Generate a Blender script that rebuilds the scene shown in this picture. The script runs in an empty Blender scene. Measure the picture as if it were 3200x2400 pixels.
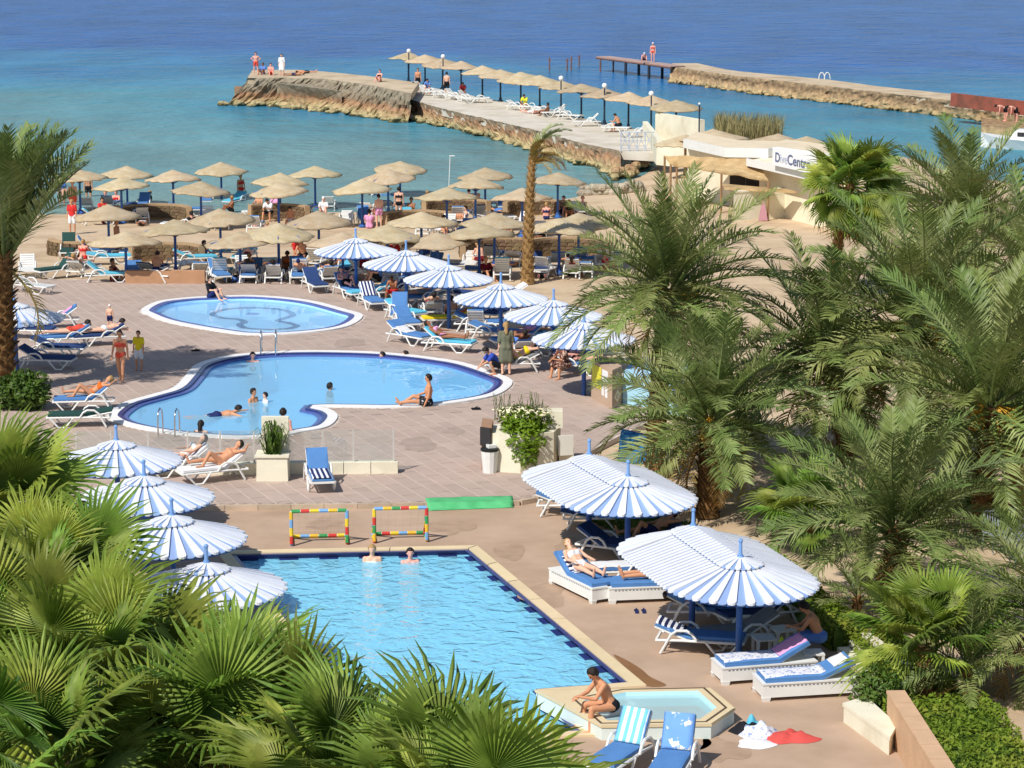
import bpy, bmesh, math, random
from mathutils import Vector, Matrix, noise as mnoise
R = math.radians
rnd = random.Random(7)
scene = bpy.context.scene
C = scene.collection

# ------------------------------------------------------------------ camera, sky, sun, exposure
CAM_Z, PITCH, FPX, CX, CY = 15.5, R(11.0), 5500.0, 1106.0, 829.5   # reference frame 2212 x 1659
cam_d = bpy.data.cameras.new('camera'); cam = bpy.data.objects.new('camera', cam_d); C.objects.link(cam)
cam.location = (0, 0, CAM_Z); cam.rotation_euler = (R(90) - PITCH, 0, 0)
cam_d.sensor_width = 36; cam_d.sensor_fit = 'HORIZONTAL'; cam_d.lens = 36 * FPX / 2212.0
cam_d.clip_start = 0.5; cam_d.clip_end = 20000
scene.camera = cam
SUN_TO = Vector((0.55, 0.70, -1.0)).normalized()          # direction the light travels
SUN_EL = math.asin(-SUN_TO.z); SUN_AZ = math.atan2(-SUN_TO.x, -SUN_TO.y)
world = bpy.data.worlds.new('World'); scene.world = world; world.use_nodes = True
wn = world.node_tree; bg = wn.nodes['Background']
sky = wn.nodes.new('ShaderNodeTexSky'); sky.sky_type = 'NISHITA'; sky.sun_disc = False
sky.sun_elevation = SUN_EL; sky.sun_rotation = SUN_AZ; sky.air_density = 1.0; sky.dust_density = 0.6
wn.links.new(sky.outputs[0], bg.inputs[0]); bg.inputs[1].default_value = 0.10
sun_d = bpy.data.lights.new('sun', 'SUN'); sun_d.energy = 4.5; sun_d.angle = R(0.53); sun_d.color = (1.0, 0.955, 0.88)
sun = bpy.data.objects.new('sun', sun_d); C.objects.link(sun)
sun.rotation_euler = SUN_TO.to_track_quat('-Z', 'Y').to_euler()
scene.view_settings.view_transform = 'Standard'; scene.view_settings.look = 'None'
scene.view_settings.exposure = 0.06; scene.view_settings.gamma = 1.0; scene.view_settings.use_curve_mapping = False
scene.cycles.max_bounces = 8; scene.cycles.transparent_max_bounces = 16

# ------------------------------------------------------------------ geometry helpers
FWD = Vector((0, math.cos(PITCH), -math.sin(PITCH))); UP = Vector((0, math.sin(PITCH), math.cos(PITCH)))
def G(u, v, z=0.0):
    """ground position (world) of a reference point lying at height z"""
    d = Vector((1, 0, 0)) * ((u - CX) / FPX) + UP * ((CY - v) / FPX) + FWD
    t = (z - CAM_Z) / d.z
    return Vector((d.x * t, d.y * t, z))
def G2(u, v, z=0.0):
    p = G(u, v, z); return (p.x, p.y)
def inpoly(x, y, P):
    c = False; n = len(P); j = n - 1
    for i in range(n):
        xi, yi = P[i]; xj, yj = P[j]
        if (yi > y) != (yj > y) and x < (xj - xi) * (y - yi) / (yj - yi) + xi: c = not c
        j = i
    return c
def polydist(x, y, P):
    best = 1e9; n = len(P)
    for i in range(n):
        ax, ay = P[i]; bx, by = P[(i + 1) % n]
        dx, dy = bx - ax, by - ay; L = dx * dx + dy * dy
        t = 0 if L == 0 else max(0, min(1, ((x - ax) * dx + (y - ay) * dy) / L))
        best = min(best, math.hypot(x - ax - t * dx, y - ay - t * dy))
    return best
def lin(c):
    c = c / 255.0
    return c / 12.92 if c <= 0.04045 else ((c + 0.055) / 1.055) ** 2.4
def rgb(r, g, b): return (lin(r), lin(g), lin(b), 1.0)

SEA = -1.0
_coast = [G2(u, v, SEA) for u, v in [(-2500, 470), (-400, 464), (300, 457), (1100, 452), (1250, 420), (1330, 396), (1395, 372), (1440, 330), (1500, 280), (1560, 283), (1750, 308), (1900, 335), (2212, 400), (3600, 600)]]
def coast(x):
    if x <= _coast[0][0]: return _coast[0][1]
    for (x0, y0), (x1, y1) in zip(_coast, _coast[1:]):
        if x0 <= x <= x1: return y0 + (y1 - y0) * (x - x0) / (x1 - x0)
    return _coast[-1][1]
UPZ = 0.12
UPPER = [G2(u, v, UPZ) for u, v in [(-700, 1098), (200, 1094), (700, 1088), (1060, 1083), (1120, 1080), (1152, 1074), (1166, 1064), (1160, 1050), (1190, 1020), (1300, 960), (1420, 900), (1430, 850), (1290, 795), (1100, 720), (960, 640), (720, 606), (420, 603), (-900, 603)]]
LOWER = [G2(u, v, 0) for u, v in [(-900, 1075), (1180, 1050), (1290, 990), (1400, 1060), (1560, 1210), (1660, 1290), (1800, 1400), (1912, 1510), (1960, 1600), (2120, 1900), (2300, 2400), (-1800, 2400)]]
def base_ground(x, y):
    d = (coast(x) - y) * 0.85
    z = -1.0 + 0.042 * d if d > 0 else -1.0 + 0.07 * d
    z = max(-4.0, min(0.12, z))
    if y < 96: z = min(z, 0.12 - 0.15 * max(0, min(1, (96 - y) / 8)))
    return z
def ground(x, y):
    if inpoly(x, y, UPPER): return UPZ
    if inpoly(x, y, LOWER): return 0.0
    return base_ground(x, y)
def place(u, v, h=0.0):
    z = 0.0
    for _ in range(12):
        p = G(u, v, z + h); z2 = ground(p.x, p.y)
        if abs(z2 - z) < 1e-4: break
        z = 0.5 * z + 0.5 * z2
    p = G(u, v, z + h); return Vector((p.x, p.y, ground(p.x, p.y)))

# ------------------------------------------------------------------ materials (procedural)
MATS = {}
def mat(name, col, rough=0.7, var=0.08, scale=3.0, bump=0.0, bscale=20.0, spec=0.3, metal=0.0, col2=None, c2scale=1.0, c2lo=0.45, c2hi=0.65, per_obj=0.0, coord='Object', transl=0.0):
    """colour with mottled variation, an optional second colour in patches, and fine relief"""
    if name in MATS: return MATS[name]
    m = bpy.data.materials.new(name); m.use_nodes = True; MATS[name] = m
    nt = m.node_tree; n = nt.nodes; L = nt.links
    b = n['Principled BSDF']; b.inputs['Roughness'].default_value = rough; b.inputs['Metallic'].default_value = metal
    b.inputs['Specular IOR Level'].default_value = spec
    if coord == 'World': co = n.new('ShaderNodeNewGeometry').outputs['Position']
    else: co = n.new('ShaderNodeTexCoord').outputs[coord]
    cur = None
    rgbn = n.new('ShaderNodeRGB'); rgbn.outputs[0].default_value = col; cur = rgbn.outputs[0]
    if col2 is not None:
        t = n.new('ShaderNodeTexNoise'); t.inputs['Scale'].default_value = c2scale; t.inputs['Detail'].default_value = 5; t.inputs['Roughness'].default_value = 0.6
        L.new(co, t.inputs['Vector'])
        mr = n.new('ShaderNodeMapRange'); mr.inputs[1].default_value = c2lo; mr.inputs[2].default_value = c2hi; L.new(t.outputs[0], mr.inputs[0])
        mx = n.new('ShaderNodeMix'); mx.data_type = 'RGBA'; L.new(mr.outputs[0], mx.inputs[0]); L.new(cur, mx.inputs[6]); mx.inputs[7].default_value = col2
        cur = mx.outputs[2]
    if var > 0 or per_obj > 0:
        hs = n.new('ShaderNodeHueSaturation'); L.new(cur, hs.inputs['Color'])
        val = None
        if var > 0:
            t = n.new('ShaderNodeTexNoise'); t.inputs['Scale'].default_value = scale; t.inputs['Detail'].default_value = 6; L.new(co, t.inputs['Vector'])
            mr = n.new('ShaderNodeMapRange'); mr.inputs[1].default_value = 0.3; mr.inputs[2].default_value = 0.7; mr.inputs[3].default_value = 1 - var; mr.inputs[4].default_value = 1 + var
            L.new(t.outputs[0], mr.inputs[0]); val = mr.outputs[0]
        if per_obj > 0:
            oi = n.new('ShaderNodeObjectInfo')
            mr = n.new('ShaderNodeMapRange'); mr.inputs[3].default_value = 1 - per_obj; mr.inputs[4].default_value = 1 + per_obj; L.new(oi.outputs['Random'], mr.inputs[0])
            if val is None: val = mr.outputs[0]
            else:
                mm = n.new('ShaderNodeMath'); mm.operation = 'MULTIPLY'; L.new(val, mm.inputs[0]); L.new(mr.outputs[0], mm.inputs[1]); val = mm.outputs[0]
            mh = n.new('ShaderNodeMapRange'); mh.inputs[3].default_value = 0.5 - per_obj * 0.08; mh.inputs[4].default_value = 0.5 + per_obj * 0.08
            mul = n.new('ShaderNodeMath'); mul.operation = 'FRACT'; m7 = n.new('ShaderNodeMath'); m7.operation = 'MULTIPLY'; m7.inputs[1].default_value = 7.31
            L.new(oi.outputs['Random'], m7.inputs[0]); L.new(m7.outputs[0], mul.inputs[0]); L.new(mul.outputs[0], mh.inputs[0]); L.new(mh.outputs[0], hs.inputs['Hue'])
        L.new(val, hs.inputs['Value']); cur = hs.outputs[0]
    L.new(cur, b.inputs['Base Color'])
    if bump > 0:
        t = n.new('ShaderNodeTexNoise'); t.inputs['Scale'].default_value = bscale; t.inputs['Detail'].default_value = 4; L.new(co, t.inputs['Vector'])
        bp = n.new('ShaderNodeBump'); bp.inputs['Strength'].default_value = bump; bp.inputs['Distance'].default_value = 0.05; L.new(t.outputs[0], bp.inputs['Height']); L.new(bp.outputs[0], b.inputs['Normal'])
    if transl > 0:
        tr = n.new('ShaderNodeBsdfTranslucent'); L.new(cur, tr.inputs[0]); ms = n.new('ShaderNodeMixShader'); ms.inputs[0].default_value = transl
        L.new(b.outputs[0], ms.inputs[1]); L.new(tr.outputs[0], ms.inputs[2]); L.new(ms.outputs[0], n['Material Output'].inputs[0])
    return m

WHITEP = mat('white_plastic', rgb(226, 226, 222), 0.4, 0.04, 3, spec=0.4)
WHITEW = mat('white_render', rgb(226, 220, 198), 0.85, 0.06, 1.5, 0.15, 30, col2=rgb(205, 195, 168), c2scale=0.9, c2lo=0.5, c2hi=0.75)
POLEB = mat('blue_pole_paint', rgb(56, 98, 168), 0.45, 0.10, 4, per_obj=0.08)
SLATW = mat('slat_white_paint', rgb(222, 224, 230), 0.55, 0.07, 2.0, per_obj=0.05)
SLATB = mat('slat_blue_paint', rgb(138, 164, 206), 0.55, 0.06, 2.0, per_obj=0.06)
SPIKE = mat('spike_pale_blue', rgb(120, 160, 212), 0.5, 0.06, 2.0)
THATCH = mat('straw_matting', rgb(190, 174, 146), 0.95, 0.13, 4.0, 0.5, 45, 0.1, col2=rgb(176, 154, 120), c2scale=2.2, c2lo=0.42, c2hi=0.7, per_obj=0.12)
STONE = mat('beach_stone', rgb(128, 108, 84), 0.95, 0.2, 2.5, 0.5, 12, 0.1, col2=rgb(94, 76, 58), c2scale=1.4, per_obj=0.22)
PLASTER = mat('tan_plaster', rgb(172, 146, 114), 0.95, 0.1, 2.5, 0.2, 20, 0.1)
SAND = mat('sand', rgb(198, 176, 148), 0.98, 0.08, 0.9, 0.5, 6.0, 0.05, col2=rgb(182, 158, 130), c2scale=0.5, coord='World')
DECKL = mat('tan_deck', rgb(184, 158, 136), 0.9, 0.07, 0.9, 0.06, 25, 0.15, col2=rgb(164, 138, 114), c2scale=0.5, c2lo=0.42, c2hi=0.8, coord='World')
DECKU = mat('pinkish_paver', rgb(180, 160, 148), 0.85, 0.05, 1.5, 0.10, 18, 0.2, col2=rgb(166, 146, 134), c2scale=0.6, c2lo=0.5, c2hi=0.8, per_obj=0.05, coord='World')
JOINT = mat('paver_joint', rgb(202, 188, 178), 0.95, 0.08, 2.0, coord='World')
NAVY = mat('navy_tile', rgb(44, 56, 116), 0.25, 0.10, 5, spec=0.5)
NAVY2 = mat('violet_blue_tile', rgb(84, 100, 164), 0.25, 0.10, 5, spec=0.5)
COPW = mat('white_coping', rgb(232, 230, 228), 0.6, 0.05, 3)
COPC = mat('cream_coping', rgb(218, 198, 160), 0.7, 0.06, 1.5, 0.05, 20, per_obj=0.05)
BASIN = mat('pool_tile_blue', rgb(140, 212, 250), 0.4, 0.04, 2.0, coord='World')
BASINK = mat('pool_tile_pale', rgb(178, 222, 252), 0.4, 0.03, 2.0, coord='World')
BASINR = mat('pool_tile_sky', rgb(138, 222, 255), 0.4, 0.04, 2.0, coord='World')
SPAB = mat('spa_tile', rgb(190, 236, 246), 0.4, 0.04, 2.0, coord='World')

class MB:
    def __init__(s): s.v = []; s.f = []; s.m = []; s.mi = 0
    def add(s, vs, fs):
        o = len(s.v); s.v += [tuple(p) for p in vs]
        for f in fs: s.f.append([i + o for i in f]); s.m.append(s.mi)
        return s
    def box(s, c, d, rz=0.0, top=1.0, ry=0.0):
        x, y, z = d[0] / 2, d[1] / 2, d[2] / 2
        vs = [Vector((sx * x * (top if sz > 0 else 1), sy * y * (top if sz > 0 else 1), sz * z)) for sz in (-1, 1) for sy in (-1, 1) for sx in (-1, 1)]
        M = Matrix.Rotation(rz, 3, 'Z') @ Matrix.Rotation(ry, 3, 'Y')
        vs = [M @ p + Vector(c) for p in vs]
        return s.add(vs, [(0, 2, 3, 1), (4, 5, 7, 6), (0, 1, 5, 4), (2, 6, 7, 3), (0, 4, 6, 2), (1, 3, 7, 5)])
    def tube(s, pts, r, n=6, caps=True):
        pts = [Vector(p) for p in pts]; k = len(pts)
        rs = r if isinstance(r, (list, tuple)) else [r] * k
        vs = []; fs = []
        prev = None
        for i, p in enumerate(pts):
            t = (pts[min(i + 1, k - 1)] - pts[max(i - 1, 0)]).normalized()
            if prev is None:
                a = Vector((0, 0, 1)) if abs(t.z) < 0.9 else Vector((1, 0, 0))
                x = t.cross(a).normalized()
            else:
                x = (prev - t * prev.dot(t)).normalized()
            prev = x; y = t.cross(x)
            for j in range(n):
                an = 2 * math.pi * j / n; vs.append(p + (x * math.cos(an) + y * math.sin(an)) * rs[i])
        for i in range(k - 1):
            for j in range(n):
                a = i * n + j; b = i * n + (j + 1) % n; fs.append((a, b, b + n, a + n))
        if caps: fs.append(tuple(range(n - 1, -1, -1))); fs.append(tuple((k - 1) * n + j for j in range(n)))
        return s.add(vs, fs)
    def lathe(s, prof, n=16, c=(0, 0, 0)):
        vs = []; fs = []; k = len(prof)
        for r, z in prof:
            for j in range(n):
                a = 2 * math.pi * j / n; vs.append((c[0] + r * math.cos(a), c[1] + r * math.sin(a), c[2] + z))
        for i in range(k - 1):
            for j in range(n):
                a = i * n + j; b = i * n + (j + 1) % n; fs.append((a, b, b + n, a + n))
        fs.append(tuple(range(n - 1, -1, -1))); fs.append(tuple((k - 1) * n + j for j in range(n)))
        return s.add(vs, fs)
    def ball(s, c, r, nu=8, nv=6, sc=(1, 1, 1)):
        vs = [(c[0], c[1], c[2] - r * sc[2])]
        for i in range(1, nv):
            ph = -math.pi / 2 + math.pi * i / nv
            for j in range(nu):
                a = 2 * math.pi * j / nu
                vs.append((c[0] + r * sc[0] * math.cos(ph) * math.cos(a), c[1] + r * sc[1] * math.cos(ph) * math.sin(a), c[2] + r * sc[2] * math.sin(ph)))
        vs.append((c[0], c[1], c[2] + r * sc[2])); fs = []
        for j in range(nu): fs.append((0, 1 + (j + 1) % nu, 1 + j))
        for i in range(nv - 2):
            for j in range(nu):
                a = 1 + i * nu + j; b = 1 + i * nu + (j + 1) % nu; fs.append((a, b, b + nu, a + nu))
        top = len(vs) - 1
        for j in range(nu): fs.append((top, 1 + (nv - 2) * nu + j, 1 + (nv - 2) * nu + (j + 1) % nu))
        return s.add(vs, fs)
    def prism(s, P, z0, z1):
        n = len(P); vs = [(x, y, z0) for x, y in P] + [(x, y, z1) for x, y in P]
        ar = sum(P[i][0] * P[(i + 1) % n][1] - P[(i + 1) % n][0] * P[i][1] for i in range(n))
        if ar < 0: P = P[::-1]; vs = [(x, y, z0) for x, y in P] + [(x, y, z1) for x, y in P]
        fs = [tuple(range(n - 1, -1, -1)), tuple(range(n, 2 * n))] + [(i, (i + 1) % n, (i + 1) % n + n, i + n) for i in range(n)]
        return s.add(vs, fs)
    def mesh(s, name, mats, smooth=False):
        me = bpy.data.meshes.new(name); me.from_pydata(s.v, [], s.f)
        for m in (mats if isinstance(mats, (list, tuple)) else [mats]): me.materials.append(m)
        me.polygons.foreach_set('material_index', s.m)
        if smooth: me.polygons.foreach_set('use_smooth', [True] * len(me.polygons))
        me.update(); return me
    def build(s, name, mats, parent=None, loc=(0, 0, 0), rz=0.0, smooth=False):
        return obj(name, s.mesh(name, mats, smooth), parent, loc, rz)

def obj(name, me, parent=None, loc=(0, 0, 0), rz=0.0):
    o = bpy.data.objects.new(name, me); C.objects.link(o); o.parent = parent
    o.location = loc; o.rotation_euler = (0, 0, rz); return o
def tag(o, label, cat, group=None):
    o['label'] = label; o['category'] = cat
    if group: o['group'] = group
    return o
def thing(name, label, cat, loc=(0, 0, 0), rz=0.0, group=None):
    o = bpy.data.objects.new(name, None); C.objects.link(o); o.location = loc; o.rotation_euler = (0, 0, rz); o.empty_display_size = 0.3
    return tag(o, label, cat, group)
def struct(o): o['kind'] = 'structure'; return o
def stuff(o): o['kind'] = 'stuff'; return o
def recol(o, m):
    o.material_slots[0].link = 'OBJECT'; o.material_slots[0].material = m; return o
def copy_tree(o, parent=None):
    c = o.copy(); C.objects.link(c); c.parent = parent
    for ch in list(o.children): copy_tree(ch, c)
    return c
ORD = ['first', 'second', 'third', 'fourth', 'fifth', 'sixth', 'seventh', 'eighth', 'ninth', 'tenth', 'eleventh', 'twelfth', 'thirteenth', 'fourteenth', 'fifteenth', 'sixteenth']

def smooth_loop(P, per=4):
    """closed Catmull-Rom curve through P"""
    out = []; n = len(P)
    for i in range(n):
        p0, p1, p2, p3 = (Vector(P[(i + k - 1) % n]) for k in range(4))
        for j in range(per):
            t = j / per
            q = 0.5 * ((2 * p1) + (p2 - p0) * t + (2 * p0 - 5 * p1 + 4 * p2 - p3) * t * t + (3 * p1 - p0 - 3 * p2 + p3) * t ** 3)
            out.append((q.x, q.y))
    return out
def area(P): return 0.5 * sum(P[i][0] * P[(i + 1) % len(P)][1] - P[(i + 1) % len(P)][0] * P[i][1] for i in range(len(P)))
def ccw(P): return P if area(P) > 0 else P[::-1]
def offset(P, d):
    """inward offset (d>0) of a ccw loop, mitred and clamped"""
    n = len(P); out = []
    for i in range(n):
        a = Vector(P[i - 1]); b = Vector(P[i]); c = Vector(P[(i + 1) % n])
        n1 = Vector((-(b - a).y, (b - a).x)).normalized(); n2 = Vector((-(c - b).y, (c - b).x)).normalized()
        m = (n1 + n2)
        if m.length < 1e-6: m = n1
        m.normalize(); k = min(1.6, 1 / max(0.3, m.dot(n1)))
        q = b + m * d * k; out.append((q.x, q.y))
    return out
def ring_mesh(mb, A, za, B, zb):
    n = len(A)
    vs = [(x, y, za) for x, y in A] + [(x, y, zb) for x, y in B]
    return mb.add(vs, [(i, (i + 1) % n, (i + 1) % n + n, i + n) for i in range(n)])
def sheet(name, outer, holes, z, thick, m, parent=None):
    bm = bmesh.new(); edges = []
    for loop in [outer] + holes:
        vs = [bm.verts.new((x, y, z)) for x, y in loop]
        for i in range(len(vs)): edges.append(bm.edges.new((vs[i], vs[(i + 1) % len(vs)])))
    bmesh.ops.triangle_fill(bm, use_beauty=True, use_dissolve=False, edges=edges)
    bmesh.ops.recalc_face_normals(bm, faces=bm.faces)
    for f in bm.faces:
        if f.normal.z < 0: f.normal_flip()
    if thick > 0:
        be = [e for e in bm.edges if len(e.link_faces) == 1]
        r = bmesh.ops.extrude_edge_only(bm, edges=be)
        for g in r['geom']:
            if isinstance(g, bmesh.types.BMVert): g.co.z -= thick
        bmesh.ops.recalc_face_normals(bm, faces=bm.faces)
    me = bpy.data.meshes.new(name); bm.to_mesh(me); bm.free(); me.materials.append(m)
    return obj(name, me, parent)

# ------------------------------------------------------------------ water materials
def sea_material():
    m = bpy.data.materials.new('sea_water'); m.use_nodes = True; nt = m.node_tree; n = nt.nodes; L = nt.links
    b = n['Principled BSDF']; b.inputs['Roughness'].default_value = 0.22; b.inputs['IOR'].default_value = 1.33; b.inputs['Specular IOR Level'].default_value = 0.05
    geo = n.new('ShaderNodeNewGeometry'); sep = n.new('ShaderNodeSeparateXYZ'); L.new(geo.outputs['Position'], sep.inputs[0])
    nz = n.new('ShaderNodeTexNoise'); nz.inputs['Scale'].default_value = 0.035; nz.inputs['Detail'].default_value = 4; L.new(geo.outputs['Position'], nz.inputs['Vector'])
    mp = n.new('ShaderNodeMapRange'); mp.inputs[1].default_value = 0.3; mp.inputs[2].default_value = 0.7; mp.inputs[3].default_value = -22; mp.inputs[4].default_value = 22; L.new(nz.outputs[0], mp.inputs[0])
    sx = n.new('ShaderNodeMath'); sx.operation = 'MULTIPLY'; sx.inputs[1].default_value = 0.5; L.new(sep.outputs[0], sx.inputs[0])
    ad = n.new('ShaderNodeMath'); ad.operation = 'ADD'; L.new(sep.outputs[1], ad.inputs[0]); L.new(mp.outputs[0], ad.inputs[1])
    ad2 = n.new('ShaderNodeMath'); ad2.operation = 'ADD'; L.new(ad.outputs[0], ad2.inputs[0]); L.new(sx.outputs[0], ad2.inputs[1])
    r = n.new('ShaderNodeMapRange'); r.inputs[1].default_value = 120; r.inputs[2].default_value = 400; L.new(ad2.outputs[0], r.inputs[0])
    cr = n.new('ShaderNodeValToRGB'); L.new(r.outputs[0], cr.inputs[0]); e = cr.color_ramp.elements
    e[0].position = 0.0; e[0].color = rgb(110, 140, 138); e[1].position = 1.0; e[1].color = rgb(24, 84, 148)
    for p, c in ((0.10, rgb(96, 140, 146)), (0.24, rgb(66, 134, 154)), (0.37, rgb(36, 112, 156)), (0.52, rgb(22, 84, 150))):
        k = e.new(p); k.color = c
    # mottled patches: stretched noise raises and lowers the base colour's value
    w2 = n.new('ShaderNodeTexNoise'); w2.inputs['Scale'].default_value = 0.16; w2.inputs['Detail'].default_value = 6; w2.inputs['Roughness'].default_value = 0.65
    mpp = n.new('ShaderNodeMapping'); mpp.inputs['Scale'].default_value = (0.7, 0.32, 1); L.new(geo.outputs['Position'], mpp.inputs[0]); L.new(mpp.outputs[0], w2.inputs['Vector'])
    hv = n.new('ShaderNodeMapRange'); hv.inputs[1].default_value = 0.3; hv.inputs[2].default_value = 0.7; hv.inputs[3].default_value = 0.78; hv.inputs[4].default_value = 1.22; L.new(w2.outputs[0], hv.inputs[0])
    hs = n.new('ShaderNodeHueSaturation'); L.new(cr.outputs[0], hs.inputs['Color']); L.new(hv.outputs[0], hs.inputs['Value']); L.new(hs.outputs[0], b.inputs['Base Color'])
    # waves: two scales of relief
    def wave(scale, sy, dist, strength, prev=None):
        t = n.new('ShaderNodeTexNoise'); t.inputs['Scale'].default_value = scale; t.inputs['Detail'].default_value = 5; t.inputs['Roughness'].default_value = 0.55
        q = n.new('ShaderNodeMapping'); q.inputs['Scale'].default_value = (0.55, sy, 1); q.inputs['Rotation'].default_value = (0, 0, R(12)); L.new(geo.outputs['Position'], q.inputs[0]); L.new(q.outputs[0], t.inputs['Vector'])
        bp = n.new('ShaderNodeBump'); bp.inputs['Strength'].default_value = strength; bp.inputs['Distance'].default_value = dist; L.new(t.outputs[0], bp.inputs['Height'])
        if prev is not None: L.new(prev, bp.inputs['Normal'])
        return bp.outputs[0]
    nn = wave(0.45, 0.6, 1.3, 0.6); nn = wave(1.6, 0.8, 0.35, 0.8, nn); L.new(nn, b.inputs['Normal'])
    return m
def pool_water(name, tint, wscale, wstr, rough=0.02, dist=0.12, body=rgb(160, 220, 255), milk=0.55, ior=1.33):
    """clear tinted water: mostly see-through, with a Fresnel reflection on a rippled surface"""
    m = bpy.data.materials.new(name); m.use_nodes = True; nt = m.node_tree; n = nt.nodes; L = nt.links
    n.remove(n['Principled BSDF'])
    tr = n.new('ShaderNodeBsdfTransparent'); tr.inputs[0].default_value = tint
    gl = n.new('ShaderNodeBsdfGlossy'); gl.inputs['Roughness'].default_value = rough; gl.inputs[0].default_value = (0.9, 0.95, 1, 1)
    fr = n.new('ShaderNodeFresnel'); fr.inputs[0].default_value = ior
    geo = n.new('ShaderNodeNewGeometry')
    t = n.new('ShaderNodeTexNoise'); t.inputs['Scale'].default_value = wscale; t.inputs['Detail'].default_value = 3; t.inputs['Distortion'].default_value = 0.8; L.new(geo.outputs['Position'], t.inputs['Vector'])
    bp = n.new('ShaderNodeBump'); bp.inputs['Strength'].default_value = wstr; bp.inputs['Distance'].default_value = dist; L.new(t.outputs[0], bp.inputs['Height'])
    L.new(bp.outputs[0], gl.inputs['Normal']); L.new(bp.outputs[0], fr.inputs['Normal'])
    df = n.new('ShaderNodeBsdfDiffuse'); df.inputs[0].default_value = body; L.new(bp.outputs[0], df.inputs['Normal'])
    mb_ = n.new('ShaderNodeMixShader'); mb_.inputs[0].default_value = milk; L.new(tr.outputs[0], mb_.inputs[1]); L.new(df.outputs[0], mb_.inputs[2])
    ms = n.new('ShaderNodeMixShader'); L.new(fr.outputs[0], ms.inputs[0]); L.new(mb_.outputs[0], ms.inputs[1]); L.new(gl.outputs[0], ms.inputs[2]); L.new(ms.outputs[0], n['Material Output'].inputs[0])
    return m

# ------------------------------------------------------------------ terrain and sea
def build_terrain():
    xs = [-160 + 2.0 * i for i in range(161)]; ys = [18 + 1.25 * j for j in range(150)]
    vs = []
    for y in ys:
        for x in xs:
            z = base_ground(x, y) - 0.03
            if z > -0.9 and y > 97: z += 0.05 * (mnoise.noise(Vector((x * 0.35, y * 0.35, 0))))
            for P in (UPPER, LOWER):
                if inpoly(x, y, P) and polydist(x, y, P) > 1.6: z = -3.2
            vs.append((x, y, z))
    nx = len(xs); fs = [(j * nx + i, j * nx + i + 1, (j + 1) * nx + i + 1, (j + 1) * nx + i) for j in range(len(ys) - 1) for i in range(nx - 1)]
    mb = MB(); mb.add(vs, fs); return struct(mb.build('ground', SAND, smooth=True))
build_terrain()
mb = MB(); mb.add([(-6000, 90, SEA), (6000, 90, SEA), (6000, 9000, SEA), (-6000, 9000, SEA)], [(0, 1, 2, 3)])
struct(mb.build('sea', sea_material()))

# ------------------------------------------------------------------ pools and decks
KID = ccw(smooth_loop([G2(u, v, UPZ) for u, v in [(305, 670), (337, 653), (390, 645), (450, 641), (553, 639), (665, 649), (750, 670), (784, 683), (750, 706), (665, 719), (553, 724), (478, 717), (366, 697), (318, 680)]], 5))
KIDNEY = ccw(smooth_loop([G2(u, v, UPZ) for u, v in [(233, 895), (266, 871), (328, 853), (375, 838), (403, 810), (424, 788), (478, 772), (547, 763), (620, 759), (691, 758), (785, 760), (863, 765), (941, 774), (1004, 785), (1066, 805), (1100, 818), (1107, 829), (1094, 843), (1066, 856), (1004, 868), (926, 877), (847, 881), (760, 880), (694, 880), (714, 886), (729, 897), (724, 911), (704, 924), (656, 933), (621, 940), (553, 946), (500, 947), (406, 941), (328, 931), (266, 918), (240, 907)]], 4))
RECT = ccw([G2(u, v, 0) for u, v in [(498, 1198), (1012, 1187), (1358, 1477), (1160, 1492), (1256, 1582), (825, 1594)]])

def pool(name, loop, z, depth, wz, basin_mat, water_mat, bands, coping, label, cat_label, lip=0.03):
    """loop is the inner edge of the deck; coping and bands run inwards from it"""
    root = struct(thing(name, label, 'pool'))
    del root['category']
    cur = loop; zc = z + lip
    for nm, w, m in bands:
        nxt = offset(cur, w); b = MB(); ring_mesh(b, cur, zc, nxt, zc)
        if nm == 'coping': ring_mesh(b, cur, z - 0.05, cur, zc)
        if nm != bands[-1][0] or True: ring_mesh(b, nxt, zc, nxt, zc - 0.06)
        b.build(nm, m, root); cur = nxt; zc -= 0.012 if nm == 'coping' else 0.05
    b = MB(); ring_mesh(b, cur, zc, cur, z - depth); b.build('pool_wall', basin_mat, root)
    f = sheet('pool_floor', cur, [], z - depth, 0, basin_mat, root)
    w = sheet('pool_water', offset(cur, -0.01), [], wz, 0, water_mat, root)
    return root, cur
kid_root, KID_IN = pool('wading_pool', KID, UPZ, 0.22, UPZ - 0.08, BASINK, pool_water('wading_water', (0.90, 0.97, 0.99, 1), 1.2, 0.03, milk=0.25, ior=1.2, body=rgb(190, 228, 255)),
     [('coping', 0.30, COPW), ('tile_band', 0.22, NAVY2)], None, 'round wading pool with a curved outline drawn on its floor', '')
kidney_root, KIDNEY_IN = pool('kidney_pool', KIDNEY, UPZ, 1.25, UPZ - 0.09, BASIN, pool_water('kidney_water', (0.76, 0.93, 0.98, 1), 0.8, 0.16, 0.02, 0.12, rgb(158, 222, 255)),
     [('coping', 0.30, COPW), ('tile_band', 0.14, NAVY), ('lower_tile_band', 0.16, NAVY2)], None, 'kidney shaped swimming pool with white and navy rim', '')
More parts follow.
